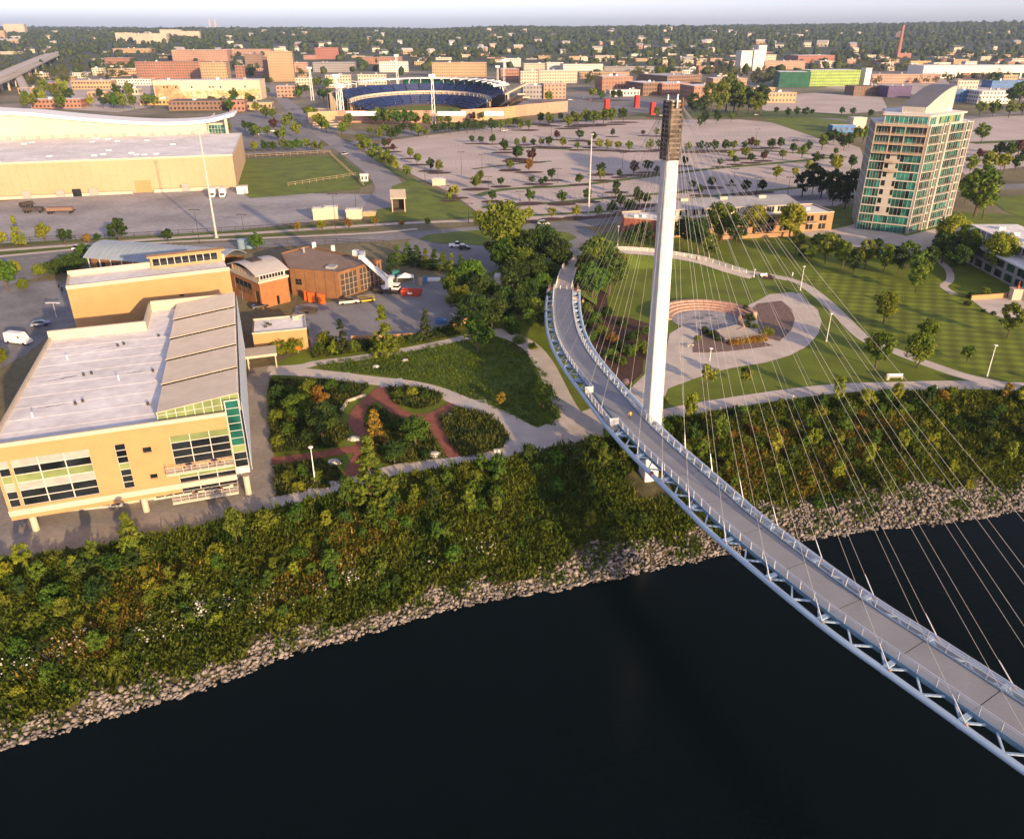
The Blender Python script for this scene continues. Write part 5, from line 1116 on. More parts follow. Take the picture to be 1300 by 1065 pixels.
# shrubs
sh_l = [(352,488,18,'d'),(370,496,20,'g'),(386,488,18,'o'),(420,490,18,'g'),(440,492,16,'d'),(350,530,20,'o'),(366,545,22,'g'),(390,556,22,'d'),(352,560,18,'o'),(420,520,16,'d'),(366,606,22,'o'),(384,598,20,'g'),(404,604,20,'o'),(380,618,16,'y'),(414,612,12,'d'),(486,530,16,'d'),(500,540,18,'g'),(515,566,22,'d'),(540,578,18,'d'),(484,570,18,'d'),(505,500,18,'g'),(524,498,16,'y'),(540,503,16,'g'),(556,504,10,'d'),(515,510,12,'d'),(474,522,12,'o')]
trees(sh_l, 'in the beds between the red paths', 'shrubs between the red paths', kind='bush', name='shrub', cat='shrub', base=.25, what='shrub')
sh_w = [(357,441,26,'y'),(375,440,26,'y'),(413,430,24,'y'),(428,442,22,'y'),(405,442,16,'g'),(450,440,18,'o'),(464,438,16,'d'),(475,446,14,'o'),(508,434,18,'o'),(522,432,18,'d'),(534,428,16,'g'),(556,422,18,'d'),(570,418,20,'d'),(580,410,20,'d'),(620,408,22,'d'),(648,412,24,'g'),(636,396,24,'d'),(660,432,16,'o'),(652,420,16,'g'),(676,440,14,'o')]
trees(sh_w, 'between the yard and the garden walks', 'shrubs between the yard and the walks', kind='bush', name='shrub', cat='shrub', base=.25, what='shrub')
sh_m = [(744,392,20,'o'),(756,404,22,'g'),(770,396,18,'d'),(762,420,20,'o'),(776,428,18,'r'),(790,410,16,'d'),(786,440,20,'d'),(800,446,20,'g'),(812,438,18,'o'),(775,450,18,'g'),(790,458,16,'o'),(806,424,16,'d'),(820,420,14,'o'),(745,412,14,'d'),(752,428,16,'g'),(822,446,14,'y'),(800,428,12,'d')]
trees(sh_m, 'on the mulch inside the bridge bend', 'shrubs inside the bridge bend', kind='bush', name='shrub', cat='shrub', base=.25, what='shrub')
sh_a = [(946,394,14,'d'),(952,404,14,'d'),(948,412,12,'d'),(894,420,12,'d'),(904,424,14,'d'),(910,430,11,'d'),(885,430,9,'o'),(973,421,15,'y'),(958,414,9,'y')]
trees(sh_a, 'round the paved circle', 'shrubs round the paved circle', kind='bush', name='shrub', cat='shrub', base=.25, what='shrub')
trees([(928+i*7,434-i*.8,12,'r') for i in range(7)], 'in the golden bed by the stage', 'golden grass clumps by the stage', kind='grassclump', name='grass_clump', cat='ornamental grass', base=.25, what='grass clump')
trees([(1020,322,14,'d'),(1040,304,16,'d'),(1128,322,12,'d'),(1140,318,12,'d'),(1085,322,12,'d'),(1250,372,12,'o'),(1232,376,10,'d'),(1248,395,6,'d'),(1261,398,6,'d'),(1291,408,6,'d'),(1228,386,8,'d')], 'on the tower garden edges', 'shrubs on the tower garden edges', kind='bush', name='shrub', cat='shrub', base=.25, what='shrub')
trees([(100,330,22,'g'),(88,338,26,'d'),(70,342,22,'d'),(52,344,18,'o'),(106,318,16,'g'),(30,362,14,'o'),(18,340,16,'y')], 'beside the drive left of the vaulted pavilion', 'shrubs beside the left drive', kind='bush', name='shrub', cat='shrub', base=.25, what='shrub')
# ------------------------------------------------------------------ river bank: thicket, undergrowth, stones
idx = lambda px: min(range(1, len(bt)-1), key=lambda i: abs(P(bt[i])[0]-px))
def bank_pt(i, t):
    p = bank(i, t); return p
i0, i1 = idx(-60), idx(1600)
NSH = 285; cols = ['g','o','g','o','d','y','g','o','y','o','g','d','o','g']; cand = []
for k in range(2200):
    i = R.uniform(i0, i1); t = R.betavariate(1.1, 1.35)*.80+.035; p = bank_pt(i, t); px, py = P(p)
    if -20 < px < 1450 and hypot(p.x-pb.x, p.y-pb.y+2.5) > 6.5: cand.append((i, t, p, px, py))
chosen = []
for c in cand:
    D = R.uniform(1.6, 3.4)*(1.15 if c[1] < .35 else .85)
    if all((c[2]-o[1]).length > (D+o[2])*.36 for o in chosen): chosen.append((c, c[2], D))
    if len(chosen) >= NSH: break
chosen.sort(key=lambda a: a[0][3])
POSW = ['at the path edge', 'on the upper slope', 'at mid slope', 'above the stones']; cnt = {}
for (i, t, p, px, py), _, D in chosen:
    under = 700 < px < 860 and t > .1
    c = R.choice(cols) if not under else R.choice(['d','g','g','o'])
    if px > 860 and R.random() < .25: c = 'r' if R.random() < .12 else 'y'
    w = POSW[0 if t < .13 else 1 if t < .36 else 2 if t < .6 else 3]; side_ = 'left of the bridge' if px < 830 else 'right of the bridge'
    key = (c, w, side_); q = cnt.get(key, 0); cnt[key] = q+1
    tree((p.x, p.y, p.z-.1), D, 'bush' if R.random() < .6 else 'oval', LM[c], f'{ordn(q)} {CW[c].split()[0]} bank shrub from left {w}, {side_}', 'shrub', 'shrubs on the river bank', 'bank_shrub', R.uniform(1.0, 1.5))
for px, py, d, c, k, lab in ((168,684,44,'o','cone','olive upright bush rising above the bank at the office plaza edge'),(106,706,56,'d','bush','broad dark bush at the bank top below the office columns'),(140,706,40,'g','bush','green bush between two others on the bank below the office')):
    p = G(px, py+10); tree((p.x, p.y, -.4), d*p.length/FPX*.9, k, LM[c], lab, 'bush', None, 'bush', .75)
lf_under = mat('undergrowth', (.035,.072,.009), rough=.7, spec=.1, col2=(.125,.145,.016), scale=.16, det=4, scale2=1.8, var2=.4, transl=.25)
lf_gold = mat('dry golden weeds', (.17,.13,.02), rough=.8, spec=.1, col2=(.30,.20,.035), scale=.4, scale2=2, var2=.35, transl=.25)
def tufts(name, pts, hts, wid, nleaf, m, label, cat, seed):
    rng = np.random.default_rng(seed); Pn = np.array([tuple(p) for p in pts]); H = np.array(hts); n = len(Pn)
    a = rng.uniform(0, 6.28, (n, nleaf)); lean = rng.uniform(.25, 1.25, (n, nleaf)); h = H[:, None]*rng.uniform(.55, 1.1, (n, nleaf))
    b = Pn[:, None, :]+np.stack([rng.normal(0, .3, (n, nleaf)), rng.normal(0, .3, (n, nleaf)), np.zeros((n, nleaf))], 2)
    tip = b+np.stack([np.cos(a)*lean*h, np.sin(a)*lean*h, h], 2); mid = b*.45+tip*.55
    s = np.stack([-np.sin(a), np.cos(a), np.zeros_like(a)], 2)*(wid*rng.uniform(.6, 1.5, (n, nleaf)))[..., None]
    V = np.stack([b, mid-s, tip, mid+s], 2).reshape(-1, 3)
    o = link(name, bigmesh(name, V, np.arange(len(V)).reshape(-1, 4), m)); tag(o, label, cat, kind='stuff'); return o
def bank_cloud(n, tf, ok=lambda px, t: True, seed=1):
    rr = random.Random(seed); out = []
    while len(out) < n:
        i = rr.uniform(i0, i1); t = tf(rr); p = bank_pt(i, t)
        if hypot(p.x-pb.x, p.y-pb.y+2) > 4.2 and ok(P(p)[0], t): out.append(p-Vector((0, 0, .05)))
    return out
edge = lambda px: .885 + .035*sin(px*.031)+.03*sin(px*.09)-(.12 if px > 960 else 0)-(.07 if 700 < px < 900 else 0)
pts = bank_cloud(24000, lambda r: r.uniform(.01, .93), lambda px, t: t < edge(px)+R.uniform(-.06, .05), 3)
tufts('bank_undergrowth', pts, [R.uniform(.5, 1.5) for _ in pts], .17, 9, lf_under, 'dense green weeds and brush covering the river bank slope', 'undergrowth', 5)
pts = bank_cloud(3600, lambda r: r.uniform(.02, .9), lambda px, t: t < edge(px)-.03, 33)
rngb = np.random.default_rng(34); C_ = np.array([tuple(p) for p in pts]); R_ = rngb.uniform(.35, 1.0, len(pts)); C_[:, 2] += R_*.75
V, F_ = leaves(C_, R_, 34, .17, rngb); o = link('bank_brush', bigmesh('bank_brush', V, F_, leafmat('brush leaves', (.032,.072,.010), (.135,.155,.018), 0, .22)), None); tag(o, 'low leafy brush filling the slope between the bank shrubs', 'brush', kind='stuff')
gold = lambda px, t: (860 < px < 1150 and .25 < t < .75 and sin(px*.05+t*9) > -.3) or (px < 560 and .25 < t < .72 and sin(px*.023+t*7+1) > .35)
pts = bank_cloud(3000, lambda r: r.uniform(.15, .78), gold, 4)
tufts('golden_weeds', pts, [R.uniform(.6, 1.5) for _ in pts], .14, 9, lf_gold, 'patches of dry golden weeds on the river bank', 'weeds', 6)
pts = bank_cloud(2200, lambda r: r.uniform(.78, .99), lambda px, t: sin(px*.11)+sin(px*.037+t*20) > .5, 8)
tufts('shore_weeds', pts, [R.uniform(.3, .9) for _ in pts], .13, 8, leafmat('shore weeds green', (.05,.09,.012), (.10,.14,.02), 0), 'bright green weeds growing between the shore stones', 'weeds', 9)
def stones(name, spots, m, label, seed):
    t_ = (1+5**.5)/2; ico = np.array([(-1,t_,0),(1,t_,0),(-1,-t_,0),(1,-t_,0),(0,-1,t_),(0,1,t_),(0,-1,-t_),(0,1,-t_),(t_,0,-1),(t_,0,1),(-t_,0,-1),(-t_,0,1)])/1.9
    fc = np.array([(0,11,5),(0,5,1),(0,1,7),(0,7,10),(0,10,11),(1,5,9),(5,11,4),(11,10,2),(10,7,6),(7,1,8),(3,9,4),(3,4,2),(3,2,6),(3,6,8),(3,8,9),(4,9,5),(2,4,11),(6,2,10),(8,6,7),(9,8,1)])
    rng = np.random.default_rng(seed); n = len(spots); c = np.array([s[:3] for s in spots]); r = np.array([s[3] for s in spots])
    q = rng.normal(size=(n, 3, 3)); q, _ = np.linalg.qr(q)
    sh = ico[None]*rng.uniform(.65, 1.25, (n, 12, 1))*rng.uniform(.6, 1.2, (n, 1, 3)); V = np.einsum('nij,nkj->nki', q, sh)*r[:, None, None]; V[..., 2] *= .75; V += c[:, None, :]
    Fa = (fc[None]+12*np.arange(n)[:, None, None]).reshape(-1, 3)
    o = link(name, bigmesh(name, V.reshape(-1, 3), Fa, m)); tag(o, label, 'stones', kind='stuff')
m_stone = mat('shore stone', (.08,.074,.068), rough=.9, col2=(.27,.24,.215), scale=1.3, det=2, scale2=5, var2=.25)
m_pale = mat('pale stone', (.30,.29,.27), rough=.9, col2=(.6,.58,.54), scale=1.5, det=2, scale2=5, var2=.2)
sp = []
while len(sp) < 13000:
    i = R.uniform(i0, i1); t = R.uniform(.70, 1.05); px = P(bank_pt(i, min(t, 1)))[0]
    if t < edge(px)+R.uniform(-.03, .05) and R.random() > .06: continue
    p = bank_pt(i, t) if t <= 1 else bank_pt(i, 1)+(bank_pt(i, 1)-bank_pt(i, .95)).normalized()*(t-1)*20
    r = R.choice([.14,.17,.2,.24,.28,.34]) if R.random() < .94 else .48
    if t > 1: p.z = -9-(t-1)*6
    sp.append((p.x, p.y, p.z+r*.25+R.uniform(0,.15), r))
stones('shore_stones', sp, m_stone, 'grey and pinkish riprap stones along the water line', 12)
PB = [(-40,870),(9,859),(60,845),(87,835),(126,820),(201,808),(249,790),(285,777),(324,775),(348,769),(387,761),(428,743),(451,734),(500,728),(556,710),(615,701),(641,693)]
c = spline([G(x, y, -6.3) for x, y in PB], 10); sp = []
for k in range(2600):
    u = R.uniform(0, len(c)-1.01); j = int(u); p = c[j].lerp(c[j+1], u-j)
    if sin(u*.55)+.6*sin(u*.21+2) < -.1 or (u > 120 and R.random() < .6): continue
    p = p+Vector((R.gauss(0,.9), R.gauss(0,1.1), 0))
    # stay on the slope
    k_ = min(range(1, len(bt)-1), key=lambda i: (bt[i].to_2d()-p.to_2d()).length+(wl[i].to_2d()-p.to_2d()).length); a, b = bt[k_].to_2d(), wl[k_].to_2d()
    t = max(0, min(1, (p.to_2d()-a).dot(b-a)/(b-a).length_squared)); sp.append((p.x, p.y, -9*t**1.15+.35+R.uniform(-.1,.5), R.choice([.12,.15,.18,.24])))
stones('pale_stones', sp, m_pale, 'band of whitish stones lying in the brush halfway up the bank', 14)
# low planting that covers the garden beds
def bed_cloud(polys, dens, seed):
    rr = random.Random(seed); out = []
    for poly in polys:
        q = [p.to_2d() for p in pix(poly)]; x0, x1 = min(p.x for p in q), max(p.x for p in q); y0, y1 = min(p.y for p in q), max(p.y for p in q)
        for k in range(int((x1-x0)*(y1-y0)*dens)):
            x, y = rr.uniform(x0, x1), rr.uniform(y0, y1); ins = False; j = len(q)-1
            for i in range(len(q)):
                if (q[i].y > y) != (q[j].y > y) and x < (q[j].x-q[i].x)*(y-q[i].y)/(q[j].y-q[i].y)+q[i].x: ins = not ins
                j = i
            if ins: out.append(Vector((x, y, .1)))
    return out
pts = bed_cloud([BEDS[k] for k in ('left','low','mid','top','oval','strip')], 5.0, 21)
tufts('garden_planting', pts, [R.uniform(.3, 1.0) for _ in pts], .13, 8, leafmat('garden leaves', (.03,.055,.012), (.11,.12,.02), 0, .3), 'mixed low green planting filling the garden beds by the office', 'planting', 22)
pts = bed_cloud([BEDS['wedge']], 2.2, 23)
tufts('wild_grass', pts, [R.uniform(.2, .55) for _ in pts], .09, 7, leafmat('wild grass blades', (.065,.115,.012), (.12,.17,.016), 0, .2), 'rough wild grass on the wedge between the garden walks', 'grass', 24)
# ------------------------------------------------------------------ exhibition hall
m_hall = mat('hall panel', (.42,.30,.185), var=.05, scale=.05, scale2=1.2, var2=.05, rough=.8)
m_hallw = mat('hall pale cladding', (.50,.43,.33), var=.04, scale=.08, rough=.7)
FC = Frame(Vector((-233.0,349.0,0)), Vector((-133.8,375.5,0))); LC, HC, DC = FC.L, 15.8, 88
hall = thing('exhibition_hall', 'huge cream exhibition hall with a flat grey roof and a swooping upper roof', 'building', FC.o, FC.rz)
X0 = -75
ud, zd = FC.face(172, 240), FC.face(191, 229)
npan = 24; hx0, hx1, hz1 = ud[0], zd[0], zd[1]
wall(hall, (X0,0), (LC,0), 0, HC, [(hx0-X0, hx1-X0, .1, hz1, 1, 1, [m_tan], m_bronze, False)], m_hall)
wall(hall, (LC,0), (LC,DC), 0, HC, [], m_hall); wall(hall, (X0,DC+40), (X0,0), 0, HC, [], m_hall)
for i in range(1, npan*2):
    x = X0+(LC-X0)*i/(npan*2)
    if abs(x-(hx0+hx1)/2) > 3.5: mb = MB(); mb.box(x-.03, x+.03, -.05, -.002, .5, HC-.6); mb.build('panel_joint', m_tan, hall)
mb = MB(); mb.box(X0, LC+.15, -.12, -.06, HC-.7, HC+.15); mb.box(LC+.02, LC+.15, -.05, DC, HC-.7, HC+.15); mb.build('parapet', m_hallw, hall)
mb = MB(); mb.quad((X0,.02,HC-.1),(LC-.1,.02,HC-.1),(LC-.1,DC,HC-.1),(X0,DC,HC-.1)); mb.build('roof', m_roof, hall)
mb = MB(); mb.box(X0, hx0-1, -2.2, -.13, 0, 1.3); mb.build('dock_plinth', m_hallw, hall)
mb = MB(); mb.box(hx1+1, LC-6, -2.2, -.13, 0, 1.5); mb.build('dock_plinth', m_hallw, hall)
for u in (10, 24, 31, 38, 78): mb = MB(); mb.box(u, u+3.6, -2.6, -2.21, 0, 3.4); mb.build('dock_door', m_louv if u != 31 else m_dark, hall)
for k in range(22):
    x, y = R.uniform(X0+10, LC-8), R.uniform(6, DC-8); mb = MB(); mb.box(x, x+2.4, y, y+1.2, HC-.1, HC+.3); mb.build('skylight', m_white, hall)
# upper hall with the swoop roof
top = [(-60,137),(0,141),(40,143),(80,147),(140,152),(200,155),(245,153.5),(270,150.5),(297,143)]
tv = [FC.face(x, y, DC) for x, y in top]; u_end = FC.face(262, 160, DC)[0]
mb = MB(); q = [(u, z) for u, z in tv if u < u_end]; zend = tv[-3][1]
for i in range(len(q)-1): mb.quad((q[i][0], DC, HC-.1), (q[i+1][0], DC, HC-.1), (q[i+1][0], DC, q[i+1][1]-1.0), (q[i][0], DC, q[i][1]-1.0))
mb.quad((q[-1][0], DC, HC-.1), (u_end, DC, HC-.1), (u_end, DC, zend-1), (q[-1][0], DC, q[-1][1]-1)); mb.quad((u_end, DC, HC-.1), (u_end, DC+60, HC-.1), (u_end, DC+60, zend-1), (u_end, DC, zend-1))
mb.build('upper_wall', m_hallw, hall)
ut = spline([Vector((u, z, 0)) for u, z in tv], 4); mb = MB()
for p in ut: mb.v += [(p.x, DC-2.5, p.y), (p.x, DC+24, p.y-.6), (p.x, DC+24, p.y-2.2), (p.x, DC-2.5, p.y-1.7)]
for i in range(len(ut)-1):
    a, b = 4*i, 4*i+4
    for j in range(4): mb.f.append((a+j, b+j, b+(j+1)%4, a+(j+1)%4)); mb.m.append(0)
n_ = len(ut)-1; mb.f += [(0,1,2,3), (4*n_+3,4*n_+2,4*n_+1,4*n_)]; mb.m += [0,0]
mb.build('swoop_roof', m_white, hall)
uu = FC.face(288, 165, DC)[0]; mb = MB(); mb.tube([(uu, DC, 0), (uu, DC, tv[-2][1]-.5)], .9, 10); mb.build('roof_column', m_hallw, hall)
wall(hall, (u_end+.2, DC+4), (uu, DC+4), HC-8, tv[-3][1]-2, [(.4, uu-u_end-.6, HC-6, tv[-3][1]-3, 6, 5, [[m_gteal, m_gdark]], m_mull, False)], m_hallw, name='end_wall')
for k in range(44):
    u = X0+2+k*(u_end-X0)/44; mb = MB(); mb.box(u, u+2.2, DC-.6, DC-.02, HC, HC+1.6); mb.build('louvre_bay', m_louv if k % 2 else m_cream, hall)
# ------------------------------------------------------------------ city blocks
m_cwin = glass('city window', (.03,.03,.033), rough=.3, var=.6, scale=.2)
WM = {'cream': mat('cream city wall', (.52,.44,.34), var=.08, scale=.02, scale2=.3, var2=.08), 'tan': mat('tan city wall', (.40,.28,.16), var=.1, scale=.02, scale2=.3, var2=.1), 'brick': mat('city brick', (.30,.155,.105), var=.15, scale=.02, scale2=.3, var2=.12),
      'red': mat('city red wall', (.31,.125,.09), var=.1, scale=.03), 'white': mat('city white wall', (.60,.57,.52), var=.06, scale=.03), 'grey': mat('city grey wall', (.27,.26,.26), var=.1, scale=.03), 'brown': mat('city brown wall', (.19,.12,.085), var=.12, scale=.03),
      'yellow': mat('city ochre wall', (.52,.34,.12), var=.1, scale=.03), 'lime': mat('lime panel', (.24,.36,.07), var=.15, scale=.2), 'green': mat('dark green panel', (.015,.11,.06), var=.2, scale=.2), 'blue': mat('city blue wall', (.07,.17,.38), var=.12, scale=.03), 'purple': mat('purple wall', (.09,.06,.16), var=.15, scale=.05), 'pink': mat('city pink brick', (.40,.24,.17), var=.12, scale=.02, scale2=.3, var2=.1)}
RM = [m_roof, m_roofd, m_corr, mat('tar roof', (.12,.115,.11), var=.15, scale=.05)]
def city(x0, x1, yb, yt, w, label, depth=None, rz=.2, rows=None, roof=0, cat='building', name='city_building', gable=False, win=None, group=None, par=.5, units=0):
    a = G(x0, yb); b = G(x1, yb); wid = (b.x-a.x)/(cos(rz)+ (0.35*abs(sin(rz)))); H = hgt(tuple((a+b)/2), yt); D = depth or max(8, min(wid*.6, 40))
    t = thing(name, label, cat, (a.x, a.y, 0), rz, group); m = WM[w] if isinstance(w, str) else w
    mb = MB(); hb = H*.72 if gable else H
    mb.box(0, wid, 0, D, -.5, hb)
    mb.build('wall', m, t)
    if gable:
        mb = MB(); o = .5; mb.v += [(-o,-o,hb),(wid+o,-o,hb),(wid+o,D+o,hb),(-o,D+o,hb),(-o,D/2,H),(wid+o,D/2,H)]; mb.f += [(0,1,5,4),(2,3,4,5),(1,2,5),(3,0,4),(3,2,1,0)]; mb.m += [0]*5; mb.build('roof', RM[roof], t)
    else:
        mb = MB(); mb.box(-.25, wid+.25, -.25, .3, H-par, H+.25); mb.box(-.25, .3, .31, D, H-par, H+.25); mb.box(wid-.3, wid+.25, .31, D, H-par, H+.25); mb.build('parapet', m, t)
        mb = MB(); mb.quad((.3,.3,H+.04),(wid-.3,.3,H+.04),(wid-.3,D-.2,H+.04),(.3,D-.2,H+.04)); mb.build('roof', RM[roof], t)
        rr = random.Random(int(x0*7+yb))
        for k in range(units): u, v = rr.uniform(.1,.85)*wid, rr.uniform(.2,.75)*D; s = rr.uniform(1.5,3.5); mb = MB(); mb.box(u, u+s, v, v+s*.7, H, H+rr.uniform(1,2.4)); mb.build('roof_unit', rr.choice([m_white, m_roofd, m_louv]), t)
    if rows is None: rows = max(1, int(H/3.6))
    if rows:
        fh = hb/rows; mb = MB(); nb = max(2, int(wid/3.6)); nd = max(2, int(D/3.6))
        for f in range(rows):
            z0, z1 = f*fh+fh*.28, f*fh+fh*.74
            for i in range(nb): u0 = wid*(i+.25)/nb; u1 = wid*(i+.75)/nb; mb.box(u0, u1, -.06, .2, z0, z1)
            for i in range(nd): v0 = D*(i+.25)/nd; v1 = D*(i+.75)/nd; mb.box(wid-.2, wid+.06, v0, v1, z0, z1); mb.box(-.06, .2, v0, v1, z0, z1)
        o = mb.build('windows', win or m_cwin, t); o['kind'] = 'stuff'
    return t, wid, D, H
CL = [
 (10,35,58,31,'cream','pale cream office tower rising at the far left skyline',40,.25),(-2,10,64,39,'tan','tan office block with a dark side at the left picture edge',30,.3),
 (86,117,58,48,'pink','low wide pinkish building at the far end of the highway',40,.1),(150,172,64,42,'cream','pale cream hospital block with a stepped top, left end of its row',40,.15),(172,214,66,43,'cream','long cream hospital wing with rows of small windows',40,.15),(206,232,60,38,'cream','highest cream block behind the hospital wing',35,.2),(230,256,62,40,'cream','cream block with a low front at the right end of the hospital row',35,.2),
 (145,192,73,62,'tan','wide low tan hall below the hospital row',40,.1),(134,166,83,74,'brick','low red brick building left of the big dark trees',30,.1),(257,268,57,45,'brick','small brick block with a dark side behind the brick complex',25,.3),
 (175,258,102,79,'brick','long brick block with a yellow top band and big windows',30,.1),(257,290,105,80,'tan','rough tan brick end block beside the yellow topped brick building',30,.15),(220,290,80,64,'pink','large pinkish brick complex with a long flat front',50,.1),(285,345,75,63,'pink','wide low pink building right of the brick complex',40,.1),
 (312,335,86,69,'brown','grey brown block at the shaded street corner',30,.3),(336,352,100,72,'brown','dark brown block at the left of the tan office tower',25,.25),(343,375,104,66,'tan','tan six storey office tower beside the straight street',30,.2),
 (143,192,109,101,'white','long low white shed behind the left parking lots',18,.1),(92,142,114,103,'tan','low tan brick shed with square doors near the highway ramp',20,.1),(93,112,100,93,'white','small white box building beside the highway ramp',12,.1),(54,76,114,106,'red','small red roofed restaurant by the highway ramp',14,.15),(40,103,138,127,'brick','red brick row with pale bays behind the exhibition hall',18,.1),
 (215,282,141,129,'brown','dark brown warehouse with pale doors before the mural wall',30,.08),(178,216,134,127,'yellow','low ochre shed left of the dark brown warehouse',14,.05),(291,312,142,128,'brick','small plain brick building right of the dark brown warehouse',18,.15),(313,346,140,131,'tan','low tan building at the corner of the straight street',16,.15),
 (150,176,121,113,'cream','low cream shop building alone in the lots behind the hall',14,.1),(112,136,124,117,'tan','small tan workshop in the lots behind the hall',12,.1),(352,376,124,110,'pink','pinkish corner block between the straight street and the stadium',16,.2),(376,398,112,100,'cream','cream mid rise block beside the tan office tower',18,.2),(300,312,99,84,'brick','brick block across the street from the tan office tower',14,.2),(24,44,120,112,'tan','low tan depot under the raised highway',14,.1),(352,392,92,80,'pink','pinkish hall right behind the tan office tower',22,.15),(2,26,74,66,'cream','pale low office below the far left towers',20,.1),(118,132,96,87,'cream','small cream block right of the highway ramp',14,.15),(401,431,78,61,'red','red brick apartment block with pale balconies beyond the stadium',30,.15),(460,512,83,73,'brick','long red brick mill building beyond the stadium',35,.1),(482,520,92,79,'white','white loading hall with a grey side beyond the stadium',35,.15),(549,620,98,80,'tan','long four storey tan apartment block behind the stadium',30,.1),(414,447,112,96,'cream','cream hotel block left of the stadium',25,.15),(455,492,108,95,'cream','cream hotel wing right behind the stadium seats',22,.15),(398,452,92,80,'grey','flat grey hall left of the white loading hall',40,.12),
 (636,660,104,88,'brick','brick corner block with cream trim right of the stadium',30,.15),(640,662,86,75,'white','white block above the brick corner building',30,.1),(661,684,107,91,'cream','cream apartment block, first of the pair right of the stadium',22,.12),(684,735,106,90,'cream','long cream and brick apartment block right of the stadium',22,.12),(664,690,126,109,'grey','blue grey townhouse block right of the stadium ramp',18,.15),(690,720,126,107,'pink','orange brick townhouse block with cream bays right of the stadium ramp',18,.15),
 (665,694,90,81,'cream','low cream block on the skyline side of the apartments',30,.1),(694,716,90,80,'white','small white block beside the long white warehouse',30,.1),(715,767,92,82,'white','long white ribbed warehouse in the middle distance',45,.08),(767,832,91,85,'grey','long low grey warehouse right of the white ribbed one',45,.05),(735,800,100,92,'tan','long low tan freight shed in front of the white warehouse',22,.05),
 (764,806,118,98,'brick','red brick warehouse with white roof house left of the pylon head',30,.2),(782,800,104,94,'pink','small pinkish brick block on the brick warehouse roofline',16,.2),(774,815,123,115,'white','low white workshop before the red brick warehouse',16,.15),(816,846,122,106,'brown','dark brick warehouse behind the pylon head',40,.4),(840,882,122,107,'brick','red brick warehouse right behind the pylon head',40,.3),(846,905,114,97,'brown','long dark brick warehouse with white roof units',60,.5),(904,950,116,100,'pink','sunlit end of the long brick warehouse',25,.12),(880,932,128,110,'brick','red brick building with a flat roof before the grove',35,.25),
 (950,985,122,112,'tan','low tan block right of the tall grove',18,.1),(970,1011,131,118,'tan','plain tan wall building at the near left of the green building',20,.05),(970,1025,89,78,'pink','row of pink brick buildings right of the white silo',30,.1),(1012,1068,82,71,'red','wide plain red brick hall in the distance',50,.25),(1040,1060,87,78,'cream','small cream block under the wide red hall',25,.1),
 (1083,1124,122,110,'brown','dark house shaped shed with a tan roof near the green building',22,.1),(1126,1158,124,110,'purple','purple storage building with orange doors',20,.1),(1105,1190,106,95,'pink','long low row of orange shops behind the purple storage',20,.05),(1178,1194,103,95,'red','small bright orange red block at the end of the shops',14,.1),(1214,1243,114,103,'cream','pale trailer shaped warehouse above the blue and white depot',18,.1),(1206,1240,130,115,'blue','blue and white depot building, left half',25,.05),(1240,1287,132,116,'white','white depot building with red doors beside the blue one',25,.05),(1258,1330,112,103,'blue','bright blue low shed at the right edge',22,.05),(1155,1182,84,78,'yellow','small ochre shop left of the white train hall',20,.05),(1138,1157,77,68,'red','small red brick house beside the tall smokestack',20,.1),(1178,1190,66,58,'red','red gabled house among the far trees on the right',20,.1),
 (585,640,55,44,'cream','pale flats on the far ridge behind the stadium',30,.1),(490,525,57,49,'cream','cluster of pale flats on the far slope',30,.2),(600,634,62,55,'pink','long pink school on the far slope',40,.1),(695,735,45,41,'cream','low pale apartments along the far ridge',40,.1),(735,782,47,42,'white','long pale apartments on the ridge line',40,.1),(793,812,44,39,'cream','pale block standing out on the far ridge',30,.1),(858,888,65,59,'cream','row of pale houses on the middle slope',25,.1),(658,698,69,62,'tan','two storey tan building on the slope right of the stadium',30,.1),(718,780,70,64,'grey','long dark roofed shed with pale front in the far trees',25,.05),(840,860,44,38,'cream','small pale flats near the ridge, right part',25,.1),
]
for a in CL: city(*a[:4], a[4], a[5], a[6], a[7], roof=int(a[0]) % 4, units=2 if a[1]-a[0] > 25 else 1)
# mural wall, green building, train hall, silos
t, w_, D_, H_ = city(198,333,128,103,'cream','wide building with a colourful street mural along its sunlit front',30,.1,rows=0,units=3)
mm = mat('mural paint', (.55,.30,.10), var=.5, scale=.12, col2=(.50,.42,.30), scale2=.5, var2=.5); mb = MB(); mb.quad((1,-.08,0),(w_-1,-.08,0),(w_-1,-.08,H_*.55),(1,-.08,H_*.42)); mb.build('mural', mm, t)
mb = MB(); mb.quad((1,-.09,0),(w_*.3,-.09,0),(w_*.22,-.09,H_*.8),(1,-.09,H_*.75)); mb.build('mural', mat('mural red paint', (.42,.15,.06), var=.5, scale=.2, col2=(.5,.35,.2), scale2=.6, var2=.4), t)
for u in (.09,.12,.2,.35,.52,.55,.62,.85): mb = MB(); mb.box(w_*u, w_*u+1.4, -.1, .1, H_*.62, H_*.72); mb.build('window', m_dark, t)
city(988,1027,111,92,'green','dark green panelled left part of the green office building',40,-.12,rows=5)
city(1026,1098,110,90,'lime','lime green panelled office building with rows of slit windows',35,.16,rows=5)
city(1096,1104,109,87,'white','white stair tower at the right end of the lime green building',12,.1,rows=0)
city(939,955,90,65,'white','broad white grain silo block in the middle distance',25,.15,rows=0); city(955,963,90,64,'white','white silo bay beside the broad silo block',22,.15,rows=0); city(960,971,89,58,'white','tallest white silo head tower',22,.15,rows=0); city(971,985,86,70,'cream','cream mill block right of the white silos',25,.15)
t = city(1170,1345,100,84,'white','long white train hall with a curved roof and dark bays at the right',50,.02,rows=0,roof=0)[0]; w_ = city.__defaults__ and (G(1345,100)-G(1170,100)).x
for k in range(9): mb = MB(); u = w_*.28+k*w_*.075; mb.box(u, u+w_*.06, -.3, .1, .5, 8); mb.build('bay', m_dark, t)
